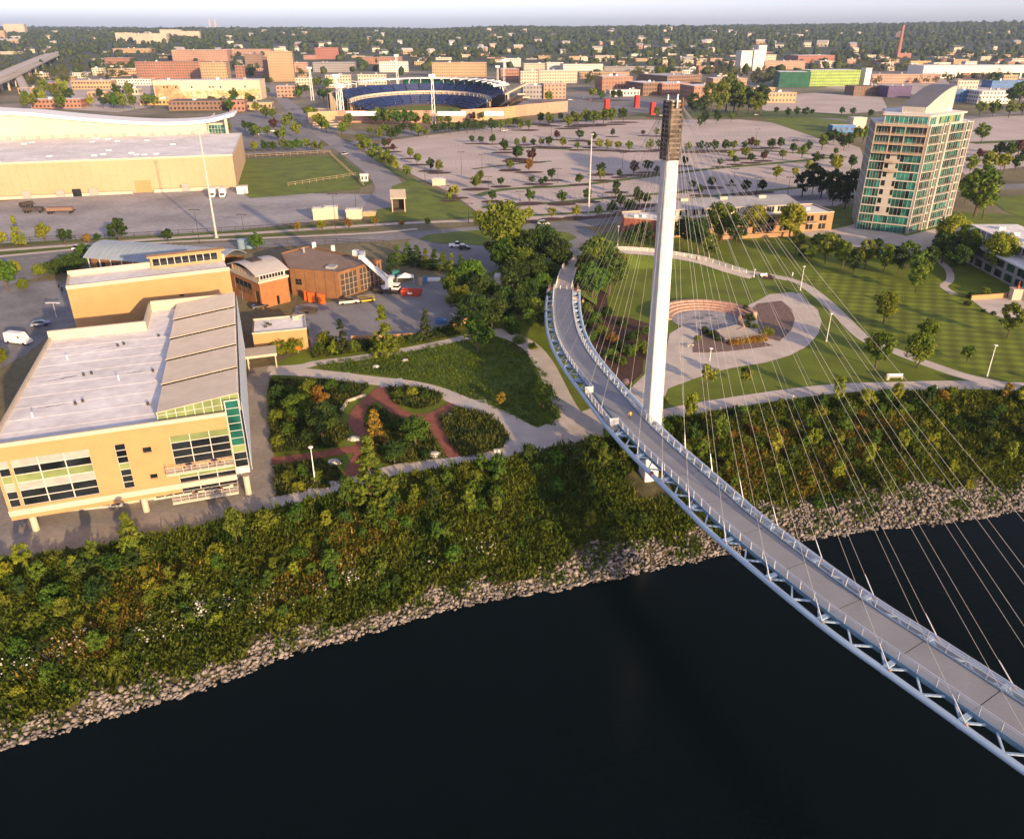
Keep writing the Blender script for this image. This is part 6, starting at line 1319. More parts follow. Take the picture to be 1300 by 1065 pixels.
t = city(1081,1099,168,150,'cream','small tan pump house with a stepped top left of the apartment tower',9,.1,rows=0)[0]
city(1056,1086,169,160,'blue','low pale blue wall building beside the tan pump house',8,.05,rows=1)
city(549,566,236,228,'cream','small tan booth between the lawn and the left lots',5,.1,rows=0); city(458,468,231,222,'white','white gate kiosk beside the curving street',3.5,.2,rows=1)
city(440,460,279,267,'cream','small cream hut in the yard before the stage',4,.1,rows=0); city(461,477,275,270,'tan','low tan crate shed in the yard corner',3,.1,rows=0)
for x0, x1, yb, yt, lab in ((398,414,280,266,'left one of two slanted cream shed roofs in the yard'),(413,430,279,264,'right one of two slanted cream shed roofs in the yard')): city(x0, x1, yb, yt, 'cream', lab, 4.5, .2, rows=0)
# stage on the lawn
a = G(498,270); st = thing('open_air_stage', 'pale slant roofed open air stage with a dark opening on the green lawn', 'stage', (a.x, a.y, 0), .15); w_ = 5.6; h_ = hgt(tuple(a), 246)
for u in (0, w_-.4): mb = MB(); mb.box(u, u+.4, 0, 6, 0, h_*.8); mb.build('side_wall', m_cream, st)
mb = MB(); mb.box(.41, w_-.41, 5, 5.4, 0, h_*.7); mb.build('back_wall', m_gate, st)
mb = MB(); mb.box(.41, w_-.41, .1, 4.99, 0, .9); mb.build('stage_floor', m_gate, st)
mb = MB(); mb.v += [(-.5,-.8,h_*.72),(w_+.5,-.8,h_*.72),(w_+.5,7,h_),(-.5,7,h_),(-.5,-.8,h_*.72+.4),(w_+.5,-.8,h_*.72+.4),(w_+.5,7,h_+.4),(-.5,7,h_+.4)]
for f in ((0,3,2,1),(4,5,6,7),(0,1,5,4),(1,2,6,5),(2,3,7,6),(3,0,4,7)): mb.f.append(f); mb.m.append(0)
mb.build('slant_roof', m_cream, st)
# red pillars and smokestack
for k, (x, yb, yt, lab) in enumerate(((770,145,126,'leftmost of three tall red sculpture pillars by the road'),(808,137,121,'middle and farthest of three tall red sculpture pillars'),(828,146,130,'right one of three red pillars, next to the pylon head'))):
    p = G(x, yb); h_ = hgt(tuple(p), yt); t = thing('red_pillar', lab, 'sculpture', (p.x, p.y, 0), .3, 'red pillars by the road'); m_rp = mat('red lacquer', (.50,.035,.03), var=.15, scale=.3)
    for j in range(4): mb = MB(); s = 2.2-.08*j; mb.box(-s, s, -s, s, h_*j/4+.02, h_*(j+1)/4-.12); mb.build('pillar_block', m_rp, t)
    mb = MB(); mb.box(-1.2,1.2,-1.2,1.2,0,h_); mb.build('core', m_brickr, t)
p = G(1139,74); h_ = hgt(tuple(p), 33); t = thing('smokestack', 'tall slim red brick smokestack against the far wooded hills', 'chimney', (p.x, p.y, 0)); mb = MB(); mb.tube([(0,0,0),(0,0,h_)], [5.5, 3.4], 12); mb.build('shaft', WM['red'], t); mb = MB(); mb.tube([(0,0,h_),(0,0,h_+2)], [4.0, 4.2], 12); mb.build('rim', m_brickr, t)
p = G(908,88); h_ = hgt(tuple(p), 78); t = thing('water_tank', 'small rusty water tank on legs among the rail sheds', 'tank', (p.x, p.y, 0)); mb = MB(); mb.tube([(0,0,h_*.5),(0,0,h_*.95),(0,0,h_)], [4,4,.5], 10); mb.build('tank', WM['brick'], t)
for x, y in ((-3,-3),(3,-3),(3,3),(-3,3)): mb = MB(); mb.tube([(x,y,0),(x*.8,y*.8,h_*.5)], .3, 5); mb.build('leg', m_roofd, t)
for x, yt in ((269,22),(276,23)):
    p = G(x, 47); p.z = hill_z(p.x, p.y) if p.y > 1500 else 0
    t = thing('church_spire', f"{'left' if x == 269 else 'right'} one of the twin pale spires on the far ridge", 'spire', (p.x, p.y, 0)); hh = hgt((p.x, p.y, 0), yt); mb = MB(); mb.box(-8,8,-8,8,0,hh*.72); mb.build('tower', WM['cream'], t); mb = MB(); mb.v += [(-9,-9,hh*.72),(9,-9,hh*.72),(9,9,hh*.72),(-9,9,hh*.72),(0,0,hh)]; mb.f += [(0,1,4),(1,2,4),(2,3,4),(3,0,4),(3,2,1,0)]; mb.m += [0]*5; mb.build('spire', WM['cream'], t)
# ------------------------------------------------------------------ stadium
m_seat = mat('navy seats', (.012,.028,.11), var=.25, scale=.25, scale2=1.2, var2=.3, rough=.6)
m_conc2 = mat('stadium concrete', (.44,.36,.28), var=.08, scale=.1, rough=.8)
sc = Vector((-84, 742, 0)); RX, RY = 60, 92
std = thing('baseball_stadium', 'open baseball stadium with navy blue seats, brick outer wall and white steel masts', 'stadium', tuple(sc))
def arcp(t, k=1, z=0): a = radians(t); return Vector((RX*k*cos(a), RY*k*sin(a)*(1 if sin(a) > 0 else .9), z))
def bowl(name, t0, t1, k0, z0, k1, z1, m, n=18, parts=True):
    for i in range(n):
        a, b = t0+(t1-t0)*i/n, t0+(t1-t0)*(i+1)/n; g = (b-a)*.04; mb = MB()
        rows_ = 5
        for r in range(rows_):
            ka, kb = k0+(k1-k0)*r/rows_, k0+(k1-k0)*(r+1)/rows_; z = z0+(z1-z0)*(r+1)/rows_; zp = z0+(z1-z0)*r/rows_
            mb.quad(arcp(a+g, ka, zp), arcp(b-g, ka, zp), arcp(b-g, ka, z), arcp(a+g, ka, z)); mb.quad(arcp(a+g, ka, z), arcp(b-g, ka, z), arcp(b-g, kb, z), arcp(a+g, kb, z))
        mb.build(name, m, std)
bowl('seat_block', -12, 192, .74, 1.5, 1.04, 9.5, m_seat, 20)
bowl('seat_block', -6, 186, 1.08, 11.8, 1.30, 18.5, m_seat, 18)
def ringwall(name, t0, t1, k, z0, z1, m, n=40, th=.03):
    mb = MB()
    for i in range(n):
        a, b = t0+(t1-t0)*i/n, t0+(t1-t0)*(i+1)/n
        mb.quad(arcp(a,k,z0), arcp(b,k,z0), arcp(b,k,z1), arcp(a,k,z1)); mb.quad(arcp(b,k+th,z0), arcp(a,k+th,z0), arcp(a,k+th,z1), arcp(b,k+th,z1)); mb.quad(arcp(a,k,z1), arcp(b,k,z1), arcp(b,k+th,z1), arcp(a,k+th,z1))
    return mb.build(name, m, std)
ringwall('concourse_wall', -12, 192, 1.05, 0, 10.4, m_conc2); ringwall('upper_front', -6, 186, 1.06, 10.8, 12.6, WM['cream']); ringwall('outer_wall', -12, 192, 1.33, 0, 18, WM['cream']); ringwall('press_box', 20, 112, 1.31, 18, 23.5, m_gdark); ringwall('canopy_edge', 10, 150, 1.22, 23.2, 24, m_white, th=.14)
ringwall('field_wall', -12, 192, .735, 0, 2, m_gate); 
mb = MB()
for i in range(48):
    mb.v.append(tuple(arcp(i*7.5, .735, .3)))
mb.f.append(tuple(range(48))); mb.m.append(0); mb.build('field', m_lawn, std)
fw = [Vector((*(G(x, y)-sc).to_2d(), 0)) for x, y in ((392,159),(430,156),(470,156),(552,156),(585,155),(640,151),(668,147),(720,142))]
for i in range(len(fw)-1):
    a, b = fw[i], fw[i+1]; L = (b-a).length; n = max(1, int(L/14))
    for k in range(n): p, q = a.lerp(b, k/n), a.lerp(b, (k+1)/n); mb = MB(); h_ = 9.5 if i not in (3,) else 7.5; mb.beam(p+Vector((0,0,h_/2)), q+Vector((0,0,h_/2)), 1.2, h_); mb.build('outer_wall_bay', WM['pink'] if (i+k) % 5 else WM['tan'], std)
for x0, x1 in ((441,480),(556,592),(615,640)):
    a, b = G(x0,160)-sc, G(x1,160)-sc; a.z = b.z = 9.3; mb = MB(); mb.beam(a, b, 1.8, 3.2); mb.build('white_panel', m_white, std)
for ang in range(0, 181, 9):
    mb = MB(); mb.beam(arcp(ang, 1.28, 18), arcp(ang, 1.25, 24), .5, .5); mb.beam(arcp(ang, 1.36, 24.3), arcp(ang, 1.12, 22.8), .5, .7); mb.build('canopy_rib', m_white, std)
for ang in range(-6, 187, 6):
    mb = MB(); mb.beam(arcp(ang, 1.03, 0), arcp(ang, 1.03, 12), .5, .5); mb.build('column', m_mull, std)
for x, yb, yt in ((397,128,88),(431,150,98),(506,122,72),(551,158,98),(640,118,78),(436,152,112),(632,118,86)):
    p = G(x, yb)-sc; p.z = 0; h_ = hgt(tuple(G(x, yb)), yt)
    mt = []
    for dx, dy in ((-1,-1),(1,-1),(1,1),(-1,1)): mb = MB(); mb.beam(p+Vector((dx*1.3,dy*1.3,0)), p+Vector((dx*.6,dy*.6,h_)), .28, .28); mb.build('mast_leg', m_white, std)
    for k in range(7): z = h_*(k+.5)/7; mb = MB(); mb.beam(p+Vector((-1,-1,z)), p+Vector((1,-1,z+h_/7)), .2, .2); mb.build('mast_brace', m_white, std)
    mb = MB(); mb.box(p.x-2.6, p.x+2.6, p.y-.4, p.y+.4, h_, h_+2); mb.build('floodlight_bank', m_white, std)
a, b = G(640,132)-sc, G(664,112)-sc; 
for k, (p, q) in enumerate((((636,136,4),(662,120,24)),((645,136,3),(668,124,18)),((640,120,22),(668,106,30)))):
    mb = MB(); mb.beam(G(*p)-sc, G(*q)-sc, 6, 1.2); mb.build('ramp', m_conc2, std)
a = G(375,128)-sc; mb = MB()
for k in range(8): p = G(398-k*.2, 146+k*2.4)-sc; q = G(424+k*1.4, 146+k*2.2)-sc; p.z = q.z = 5.2-k*.65; mb2 = MB(); mb2.beam(p, q, 9, .7); mb2.build('step', m_conc2, std)
# ------------------------------------------------------------------ raised highway at the left
def elevated(name, label, pts, w, pn):
    c = spline([G(x, y, z) for x, y, z in pts], 8); t = thing(name, label, 'highway', tuple(c[0])[:2]+(0,)); L = len(c)
    for i in range(0, L-1, 4):
        j = min(L-1, i+4); mb = MB(); s = c[i:j+1]; mb.ribbon(s, w, [p.z for p in s]); k = len(mb.v); mb.ribbon(s[::-1], w, [p.z-1.4 for p in s[::-1]]); mb.build('deck_span', m_conc, t, True)
        for sg in (-1, 1): e = offs(s, sg*w/2); mb = MB(); [mb.beam(e[q], e[q+1], .5, 2.4) for q in range(len(e)-1)]; mb.build('parapet', m_hallw, t, True)
    for i in range(pn, L-1, pn):
        d = (c[i+1]-c[i-1]); d.z = 0; d.normalize(); n_ = Vector((-d.y, d.x, 0))
        for o in (-w*.3, w*.3): p = c[i]+n_*o; mb = MB(); mb.tube([(p.x,p.y,0),(p.x,p.y,p.z-1.4)], 1.3, 8); mb.build('pier', m_hallw, t, True)
        mb = MB(); mb.beam(c[i]-n_*w*.42-Vector((0,0,2.2)), c[i]+n_*w*.42-Vector((0,0,2.2)), 2, 1.6); mb.build('pier_cap', m_hallw, t, True)
elevated('elevated_highway', 'wide pale raised highway with two carriageways receding to the far left', [(-60,112,13),(0,97,13),(30,84,13),(60,71,13),(85,63,12),(104,57,8)], 26, 3)
elevated('elevated_highway', 'nearer raised carriageway on concrete piers beside the wide highway', [(-60,126,13),(0,103,13),(25,92,13),(50,80,13),(75,69,12),(96,61,9)], 13, 3)
elevated('exit_ramp', 'pale curved exit ramp coming down from the raised highway', [(20,91,12),(24,98,11),(29,108,8),(33,118,5),(36,128,2)], 9, 5)
# ------------------------------------------------------------------ houses and trees on the far slopes
hw = [WM['white'], WM['cream'], WM['tan'], WM['pink']]; hr = [m_roofd, RM[3], m_corr]
hp = []
for k in range(6):
    mb = MB(); w_, d_, h_ = 11+k%3*4, 9+k%2*3, 5.5+k%2*2.5; mb.box(-w_/2, w_/2, -d_/2, d_/2, -3, h_); o = .6; b = len(mb.v)
    mb.v += [(-w_/2-o,-d_/2-o,h_),(w_/2+o,-d_/2-o,h_),(w_/2+o,d_/2+o,h_),(-w_/2-o,d_/2+o,h_),(-w_/2-o,0,h_+3.6),(w_/2+o,0,h_+3.6)]; mb.f += [(b,b+1,b+5,b+4),(b+2,b+3,b+4,b+5),(b+1,b+2,b+5),(b+3,b,b+4)]; mb.m += [1]*4
    for i in range(3): x = -w_/2+w_*(i+.25)/3; mb.box(x, x+w_/7, -d_/2-.08, -d_/2+.1, 1.5, 3.2, 2); 
    hp.append(mb.mesh('house', [hw[k%4], hr[k%3], m_dark]))
rr = random.Random(5); HS = []
for k in range(300):
    px = rr.uniform(-10, 1310); py = 44+30*rr.random()**1.3
    p = G(px, py); p.z = hill_z(p.x, p.y)
    if p.y > 6500: continue
    if P(p)[1] < 38: continue
    o = link('house', hp[k % 6], None, p, rr.uniform(-.6, .9)); sc_ = rr.uniform(.9, 1.7); o.scale = (sc_,)*3
    HS.append((px, ['white','cream','tan','pinkish'][k % 6 % 4], o))
for col_ in ('white','cream','tan','pinkish'):
    for i, (px, c, o) in enumerate(sorted([h for h in HS if h[1] == col_], key=lambda h: h[0])): tag(o, f'{ordn(i)} {col_} gabled house from the left among the far wooded slopes', 'house', 'houses on the far slopes')
fb = []
for k in range(6000):                                  # low sheds and shops filling the blocks between the named buildings
    px = rr.uniform(0, 1300) if rr.random() < .4 else rr.uniform(0, 900); py = rr.uniform(58, 102)
    if any(a[0]-10 < px < a[1]+3 and a[3]-1 < py < a[2]+6 for a in CL) or (385 < px < 680 and py > 84) or (px < 110 and py < 100): continue
    if 920 < px < 1110 and py > 84: continue
    if any(abs(px-a) < 14 and abs(py-b) < 3.0 for a, b in fb): continue
    if len(fb) < 330: fb.append((px, py))
fbc = {}
fb.sort()
for px, py in fb:
    wc = rr.choice(['cream','tan','pink','white','brick','grey','cream','tan']); q = fbc.get(wc, 0); fbc[wc] = q+1; wn_ = {'pink': 'pinkish', 'brick': 'brick red'}.get(wc, wc)
    city(px, px+rr.uniform(9, 26), py, py-rr.uniform(3.5, 7.5), wc, f'{ordn(q)} low {wn_} town building from the left among the distant blocks', None, rr.uniform(.05,.3), roof=rr.randrange(4), group='low town buildings in the distance', units=1)
# trees between the distant blocks: too many and too small to count
tp, th_ = [], []
while len(tp) < 1000:
    px = rr.uniform(-5, 1305); py = 62+46*rr.random()**.9
    if any(a[0]-4 < px < a[1]+4 and a[3]+1 < py+2 < a[2]+2.5 for a in CL+[(198,333,128,103),(988,1098,111,90),(1170,1300,100,84),(935,985,90,58)]) or (385 < px < 690 and py > 86) or (345 < px < 375 and py > 60): continue
    if px < 110 and 50+ (110-px)*.42 < py < 64+(110-px)*.5: continue
    p = G(px, py); z = hill_z(p.x, p.y) if p.y > 1500 else 0; tp.append((p.x, p.y, z)); th_.append(rr.uniform(3, 6.5))
rng = np.random.default_rng(41); Cn = np.array(tp); Rn = np.array(th_); C4 = np.repeat(Cn, 7, 0)+rng.normal(size=(len(Cn)*7, 3))*np.repeat(Rn, 7)[:, None]*np.array([.42,.42,.33]); C4[:, 2] += np.repeat(Rn, 7)*1.15
V, F_ = leaves(C4, np.repeat(Rn, 7)*.5, 16, 1.0, rng)
o = link('town_trees', bigmesh('town_trees', V, F_, leafmat('town tree leaves', (.045,.065,.014), (.12,.12,.025), 0, .02)), None); tag(o, 'scattered dark trees between the distant city blocks', 'trees', kind='stuff')
# the wooded hills: one mass of crowns
rng = np.random.default_rng(31); N = 26000
yy = 1350+ (7600-1350)*rng.random(N)**1.25; xx = (rng.random(N)*2-1)*(yy*.78+150)
keep = np.ones(N, bool)
dens = np.where(yy < 2100, .06, np.where(yy < 2900, .4, 1.0)); keep &= rng.random(N) < dens
keep &= ~((np.sin(xx*.012)*np.sin(yy*.009+1) > .72) & (yy < 4200))
xx, yy = xx[keep], yy[keep]; zz_ = np.array([hill_z(a, b) for a, b in zip(xx, yy)]); n = len(xx)
t_ = (1+5**.5)/2; ico = np.array([(-1,t_,0),(1,t_,0),(-1,-t_,0),(1,-t_,0),(0,-1,t_),(0,1,t_),(0,-1,-t_),(0,1,-t_),(t_,0,-1),(t_,0,1),(-t_,0,-1),(-t_,0,1)])/1.9
fc = np.array([(0,11,5),(0,5,1),(0,1,7),(0,7,10),(0,10,11),(1,5,9),(5,11,4),(11,10,2),(10,7,6),(7,1,8),(3,9,4),(3,4,2),(3,2,6),(3,6,8),(3,8,9),(4,9,5),(2,4,11),(6,2,10),(8,6,7),(9,8,1)])
r = rng.uniform(5, 10, n)*(1+np.clip((yy-3000)/6000, 0, .6)); V = ico[None]*rng.uniform(.55, 1.3, (n, 12, 1))*r[:, None, None]; V[..., 2] *= rng.uniform(.8, 1.25, (n, 1)); V += np.stack([xx, yy, zz_+r*.7], 1)[:, None, :]
m_wood = mat('distant foliage', (.022,.040,.012), rough=.9, spec=.05, col2=(.062,.078,.020), scale=.03, det=3, scale2=.25, var2=.45)
o = link('wooded_hills', bigmesh('wooded_hills', V.reshape(-1, 3), (fc[None]+12*np.arange(n)[:, None, None]).reshape(-1, 3), m_wood)); tag(o, 'dense far woods covering the hills along the horizon', 'woods', kind='stuff')
# ------------------------------------------------------------------ lamps, masts and poles
def lamp(px, py, ytop, label, r=.11, head='disc', name='lamp_post', m=None, group=None, cat='lamp post'):
    p = G(px, py, .1); h = hgt(tuple(p), ytop); t = thing(name, label, cat, tuple(p), 0, group); m = m or m_white
    mb = MB(); mb.tube([(0,0,0),(0,0,.35)], r*1.8, 8); mb.build('base', m, t)
    mb = MB(); mb.tube([(0,0,.35),(0,0,h-.2)], [r, r*.5], 8); mb.build('pole', m, t)
    mb = MB()
    if head == 'disc': mb.tube([(0,0,h-.28),(0,0,h-.12),(0,0,h)], [r*1.2,.42,.36], 12)
    elif head == 'twin': mb.box(-1.5,1.5,-.12,.12,h-.2,h); mb.box(-1.9,-1.0,-.3,.3,h-.25,h-.05); mb.box(1.0,1.9,-.3,.3,h-.25,h-.05)
    else: mb.tube([(0,0,h-.3),(0,0,h)], [.9,.9], 10)
    mb.build('lamp_head', m, t); return t
for x, y, yt, w in ((1016,369,338,'on the small oval lawn island'),(1049,433.5,398,'on the grass outside the ring path'),(1253,478,438,'by the fork of the two lawn paths'),(900,329,305,'behind the ramp railing'),(900,467,442,'at the lower edge of the paved ring'),(784,312,287,'beyond the ramp near the brick end wall'),(957,352,342,'shortest one, by the bed at the ramp foot'),(400,612,567,'in the low garden bed by the office'),(704,372,361,'at the left corner of the far bridge end'),(628,336,322,'among the dark trees by the roundabout')):
    lamp(x, y, yt, f'white disc headed lamp post {w}', .11, group='white park lamp posts')
for x, y, w in ((914,523,'first from the pylon'),(1006,508,'second from the pylon'),(1094.6,500,'third from the pylon'),(1188.5,496,'fourth from the pylon'),(1287,498,'fifth from the pylon, at the right picture edge'),(692,572,'left of the bridge by the walker'),(1006,350,'beside the ramp foot bed')):
    p = G(x, y, .1); t = thing('bollard_light', f'short white bollard light, {w}', 'bollard', tuple(p), 0, 'bollard lights along the river walk'); mb = MB(); mb.tube([(0,0,0),(0,0,.95)], .16, 8); mb.build('post', m_white, t); mb = MB(); mb.tube([(0,0,.96),(0,0,1.15)], [.2,.17], 8); mb.build('cap', m_kerb, t)
for x, y, yt, w in ((275,302,165,'tall white light mast standing before the exhibition hall'),(747,273,170,'tall slim white light mast at the edge of the big lots')):
    lamp(x, y, yt, w, .42, 'ring', 'light_mast', m=mat('mast grey', (.45,.43,.41), var=.05), cat='light mast')
pl = [(253.8,309,266),(427,296,246),(309,291,272),(595,284,258),(540,236,210),(556,228,205),(612,218,196),(586,222,193),(660,262,243),(708,232,214),(790,214,194),(765,255,232),(836,190,170),(930,243,214),(960,246,226),(868,247,226),(700,172,158),(640,178,165),(960,178,164),(1000,247,225),(1019,233,216),(452,262,244),(390,240,225),(1205,226,206),(1270,216,196),(620,245,224),(672,247,224),(566,256,236)]
for i, (x, y, yt) in enumerate(sorted(pl)): lamp(x, y, yt, f'{ordn(i)} thin dark pole light from the left in the streets and lots', .12, 'twin', 'pole_light', m_gate, 'dark pole lights in the lots')
lamp(72, 403, 384, 'grey lamp post at the corner of the white roofed office court', .1, 'twin', 'court_lamp', m_rail)
# ------------------------------------------------------------------ vehicles
CARP = {}
def car_parts(kind):
    if kind in CARP: return CARP[kind]
    L, Wd, H = {'car': (4.5,1.8,1.45), 'suv': (4.8,1.95,1.8), 'pickup': (5.6,2.0,1.85), 'van': (6.4,2.2,2.7)}[kind]
    w = Wd/2; out = {}
    def lo(prof):                                   # extruded side profile with a slight tumblehome
        mb = MB(); n = len(prof)
        for sg in (-1, 1): mb.v += [(x, sg*(w if z < .95 else w*.86), z) for x, z in prof]
        for i in range(n): mb.f.append((i, (i+1)%n, n+(i+1)%n, n+i)); mb.m.append(0)
        mb.f += [tuple(range(n))[::-1], tuple(range(n, 2*n))]; mb.m += [0, 0]; return mb
    l = L/2
    if kind == 'pickup': body = [(-l,.45),(l,.45),(l,.95),(l-1.3,1.05),(l-1.5,1.07),(-l+.02,1.07)]; cab = [(l-1.5,1.08),(l-2.1,H),(l-3.2,H),(l-3.45,1.08)]
    elif kind == 'van': body = [(-l,.4),(l,.4),(l,1.1),(l-.8,1.3),(l-1.3,2.2),(l-1.7,H),(-l,H)]; cab = [(l-.85,1.35),(l-1.3,2.15),(l-1.31,2.15),(l-.9,1.34)]
    else: body = [(-l,.4),(l,.4),(l,.78),(l-.9,.95),(-l+.2,1.0),(-l,.8)]; cab = [(l-1.05,.96),(l-1.8,H),(-l+1.0,H),(-l+.25,1.0)]
    out['body'] = lo(body); out['cabin'] = lo(cab)
    mbw = MB()
    if kind == 'van':
        for sg in (-1, 1): mbw.box(-l+.5, l-1.9, sg*w*.87-.02, sg*w*.87+.02, 1.55, 2.15)
        out['cabin'] = mbw
    rf = MB(); 
    if kind in ('car','suv'): rf.box(-l+1.05, l-1.85, -w*.8, w*.8, H+.005, H+.04)
    elif kind == 'pickup': rf.box(l-3.15, l-2.15, -w*.8, w*.8, H+.005, H+.04); rf.box(-l+.12, l-3.6, -w*.85, w*.85, 1.08, 1.1)
    else: rf.box(-l+.4, l-1.9, -w*.7, w*.7, H+.005, H+.08)
    out['roof'] = rf
    wh = MB(); wh.tube([(0,-.12,0),(0,.12,0)], .36, 10); out['wheel'] = wh; out['dim'] = (l, w)
    CARP[kind] = {k: (v if k == 'dim' else v) for k, v in out.items()}; CARP[kind]['me'] = {}
    return CARP[kind]
def car(px, py, rz, kind, col, label, group=None, name=None, loc=None):
    cp = car_parts(kind); p = loc or G(px, py); t = thing(name or {'car':'parked_car','suv':'suv','pickup':'pickup_truck','van':'minibus'}[kind], label, {'car':'car','suv':'car','pickup':'pickup','van':'minibus'}[kind], (p.x, p.y, .14), rz, group)
    paint = mat('car paint '+str(col), col, rough=.3, spec=.5, var=.03)
    def g(k, m):
        key = (k, m.name)
        if key not in cp['me']: cp['me'][key] = cp[k].mesh(k, m)
        return cp['me'][key]
    link('body', g('body', paint), t); link('cabin', g('cabin', m_dark), t); link('roof', g('roof', paint), t); l, w = cp['dim']
    for x in (l-.95, -l+.95):
        for y in (-w+.1, w-.1): o = link('wheel', g('wheel', m_black), t); o.location = (x, y, .36)
    return t
wh_, bk_, rd_, bl_, gy_, sv_ = (.75,.75,.74), (.015,.016,.018), (.35,.03,.025), (.04,.08,.2), (.15,.15,.16), (.45,.46,.47)
car(580,314,.1,'pickup',wh_,'white pickup truck parked beside the roundabout lawn'); car(590,317,.05,'car',bk_,'dark car parked right beside the white pickup'); car(102,318,.05,'suv',wh_,'white suv driving on the road behind the vaulted pavilion')
car(25,436,-.25,'van',wh_,'white minibus parked in the court left of the tan office')
p_ = G(632,360); car(0,0,1.5,'van',wh_,'white box van half hidden behind the trees by the yard', loc=p_)
car(300+30,392,.6,'car',bk_,'dark car in the shade beside the brick annex')
spots = [(438,197,1.2,sv_,'silver car waiting on the curving street near the kiosk'),(402,160,1.1,bk_,'black car on the street below the stadium corner'),(357,118,1.15,wh_,'white car far up the straight street'),(372,140,1.1,gy_,'grey car halfway up the straight street'),(345,104,1.15,rd_,'red car at the far end of the straight street'),(347,168,.2,wh_,'white car in the dark lot beside the exhibition hall'),(330,172,.2,wh_,'second white car in the dark lot by the hall, left one'),(300,186,1.4,bk_,'black car at the exhibition hall corner'),(1010,180,.3,bk_,'black car parked on the curved drive left of the apartment tower'),(724,128,.1,wh_,'white car in the dark lot past the red pillars, left one'),(738,126,.1,sv_,'silver car in the dark lot past the red pillars'),(751,128,.1,rd_,'red car in the dark lot past the red pillars'),(716,124,.1,gy_,'grey car in the dark lot, farthest left'),(690,286,.05,sv_,'silver car on the riverfront road near the roundabout'),(1242,238,.1,wh_,'white car on the road right of the apartment tower'),(960,147,.1,bk_,'black car on the cross street past the grove'),(640,167,.1,wh_,'white car on the street below the stadium wall'),(500,172,.1,gy_,'grey car on the street below the stadium trees'),(840,148,.1,wh_,'white car on the cross street right of the pylon head'),(52,414,.5,bl_,'blue car parked by the white minibus')]
for x, y, rz, c, lab in spots: car(x, y, rz, 'car' if c != sv_ else 'suv', c, lab, name='car')
for k, (x, y, rz, lab) in enumerate(((44,270,.1,'black flatbed trailer with a load before the hall, left one'),(78,271,.12,'long dark trailer before the exhibition hall, right one'),(35,263,1.1,'short dark trailer at the hall wall, left end'))):
    p = G(x, y, .1); t = thing('trailer', lab, 'trailer', tuple(p), rz); L = (8.5, 11, 6)[k]
    mb = MB(); mb.box(-L/2, L/2, -1.25, 1.25, 1.0, 1.25); mb.build('bed', m_gate, t)
    mb = MB(); mb.box(-L/2+.3, L/2-.6, -1.2, 1.2, 1.26, (2.3, 2.6, 2.2)[k]); mb.build('load', WM['brown'] if k == 1 else m_gate, t)
    for xx in (-L/2+1, -L/2+2.2, L/2-1.5):
        for yy_ in (-1.1, 1.1): mb = MB(); mb.tube([(xx, yy_-.15, .5), (xx, yy_+.15, .5)], .5, 8); mb.build('wheel', m_black, t)
for x, lab in ((270,'left one of two white box trucks backed to the hall dock'),(283,'right one of two white box trucks backed to the hall dock')):
    p = G(x, 251, .1); t = thing('box_truck', lab, 'truck', tuple(p), FC.rz, 'white box trucks at the dock'); mb = MB(); mb.box(-1.3,1.3,0,7,.9,3.8); mb.build('box', m_white, t); mb = MB(); mb.box(-1.15,1.15,-2,-.05,.5,2.5); mb.build('cab', m_white, t); mb = MB(); mb.box(-1.0,1.0,-2.03,-1.98,1.4,2.3); mb.build('windscreen', m_dark, t)
    for xx in (-1.1,1.1):
        for yy_ in (-1.2, 5.5): mb = MB(); mb.tube([(xx-.15,yy_,.5),(xx+.15,yy_,.5)], .5, 8); mb.build('wheel', m_black, t)
p = G(1, 414) if False else G(308, 246, .1); t = thing('white_cabin', 'small white cabin beside the corner of the exhibition hall', 'cabin', tuple(p), FC.rz); mb = MB(); mb.box(-2.4,2.4,0,3,0,3.2); mb.build('wall', m_white, t); mb = MB(); mb.box(-2.7,2.7,-.3,3.3,3.21,3.5); mb.build('roof', m_cream, t); mb = MB(); mb.box(.6,1.6,-.05,-.01,.1,2.2); mb.build('door', m_louv, t)
# ------------------------------------------------------------------ work yard: crane truck, skips, clutter
p = G(492,372); crn = thing('crane_truck', 'white mobile crane truck with raised boom and dark wheels in the work yard', 'crane', tuple(p), -.12)
mb = MB(); mb.box(-3.8,3.8,-1.25,1.25,.9,1.5); mb.build('chassis', m_gate, crn)
mb = MB(); mb.box(1.6,3.7,-1.2,1.2,1.51,2.9); mb.build('cab', m_white, crn); mb = MB(); mb.box(2.0,3.74,-1.23,1.23,2.05,2.7); mb.build('cab_window', m_dark, crn)
mb = MB(); mb.tube([(-.6,0,1.5),(-.6,0,2.1)], 1.2, 12); mb.build('turntable', m_rail, crn); mb = MB(); mb.box(-.2,1.5,-1.1,1.1,2.1,4.4); mb.build('upper_house', m_white, crn)
for x in (-3,-1.6,1.4,2.9):
    for y in (-1.2,1.2): mb = MB(); mb.tube([(x,y-.2,.6),(x,y+.2,.6)], .6, 10); mb.build('wheel', m_black, crn)
q = G(470.5,319); bz = hgt((crn.location.x-2, crn.location.y, 0), 319); rzc = crn.rotation_euler[2]
tip = (-7.2, 1.0, 10.2); mb = MB(); mb.beam((.4,0,3.6), tip, 1.0, 1.0); mb.build('boom', m_white, crn)
for sg in (-1, 1): mb = MB(); mb.beam((1.2,sg*.5,4.3), (-3.2,.5+sg*.5,7.6), .25, .25); mb.build('boom_ram', m_rail, crn)
mb = MB(); mb.box(tip[0]-.7, tip[0]+.5, tip[1]-.8, tip[1]+.8, tip[2]-.4, tip[2]+.6); mb.build('boom_head', m_white, crn)
mb = MB(); mb.box(.6,2.2,-.9,.9,4.41,5.2); mb.build('winch', m_rail, crn)
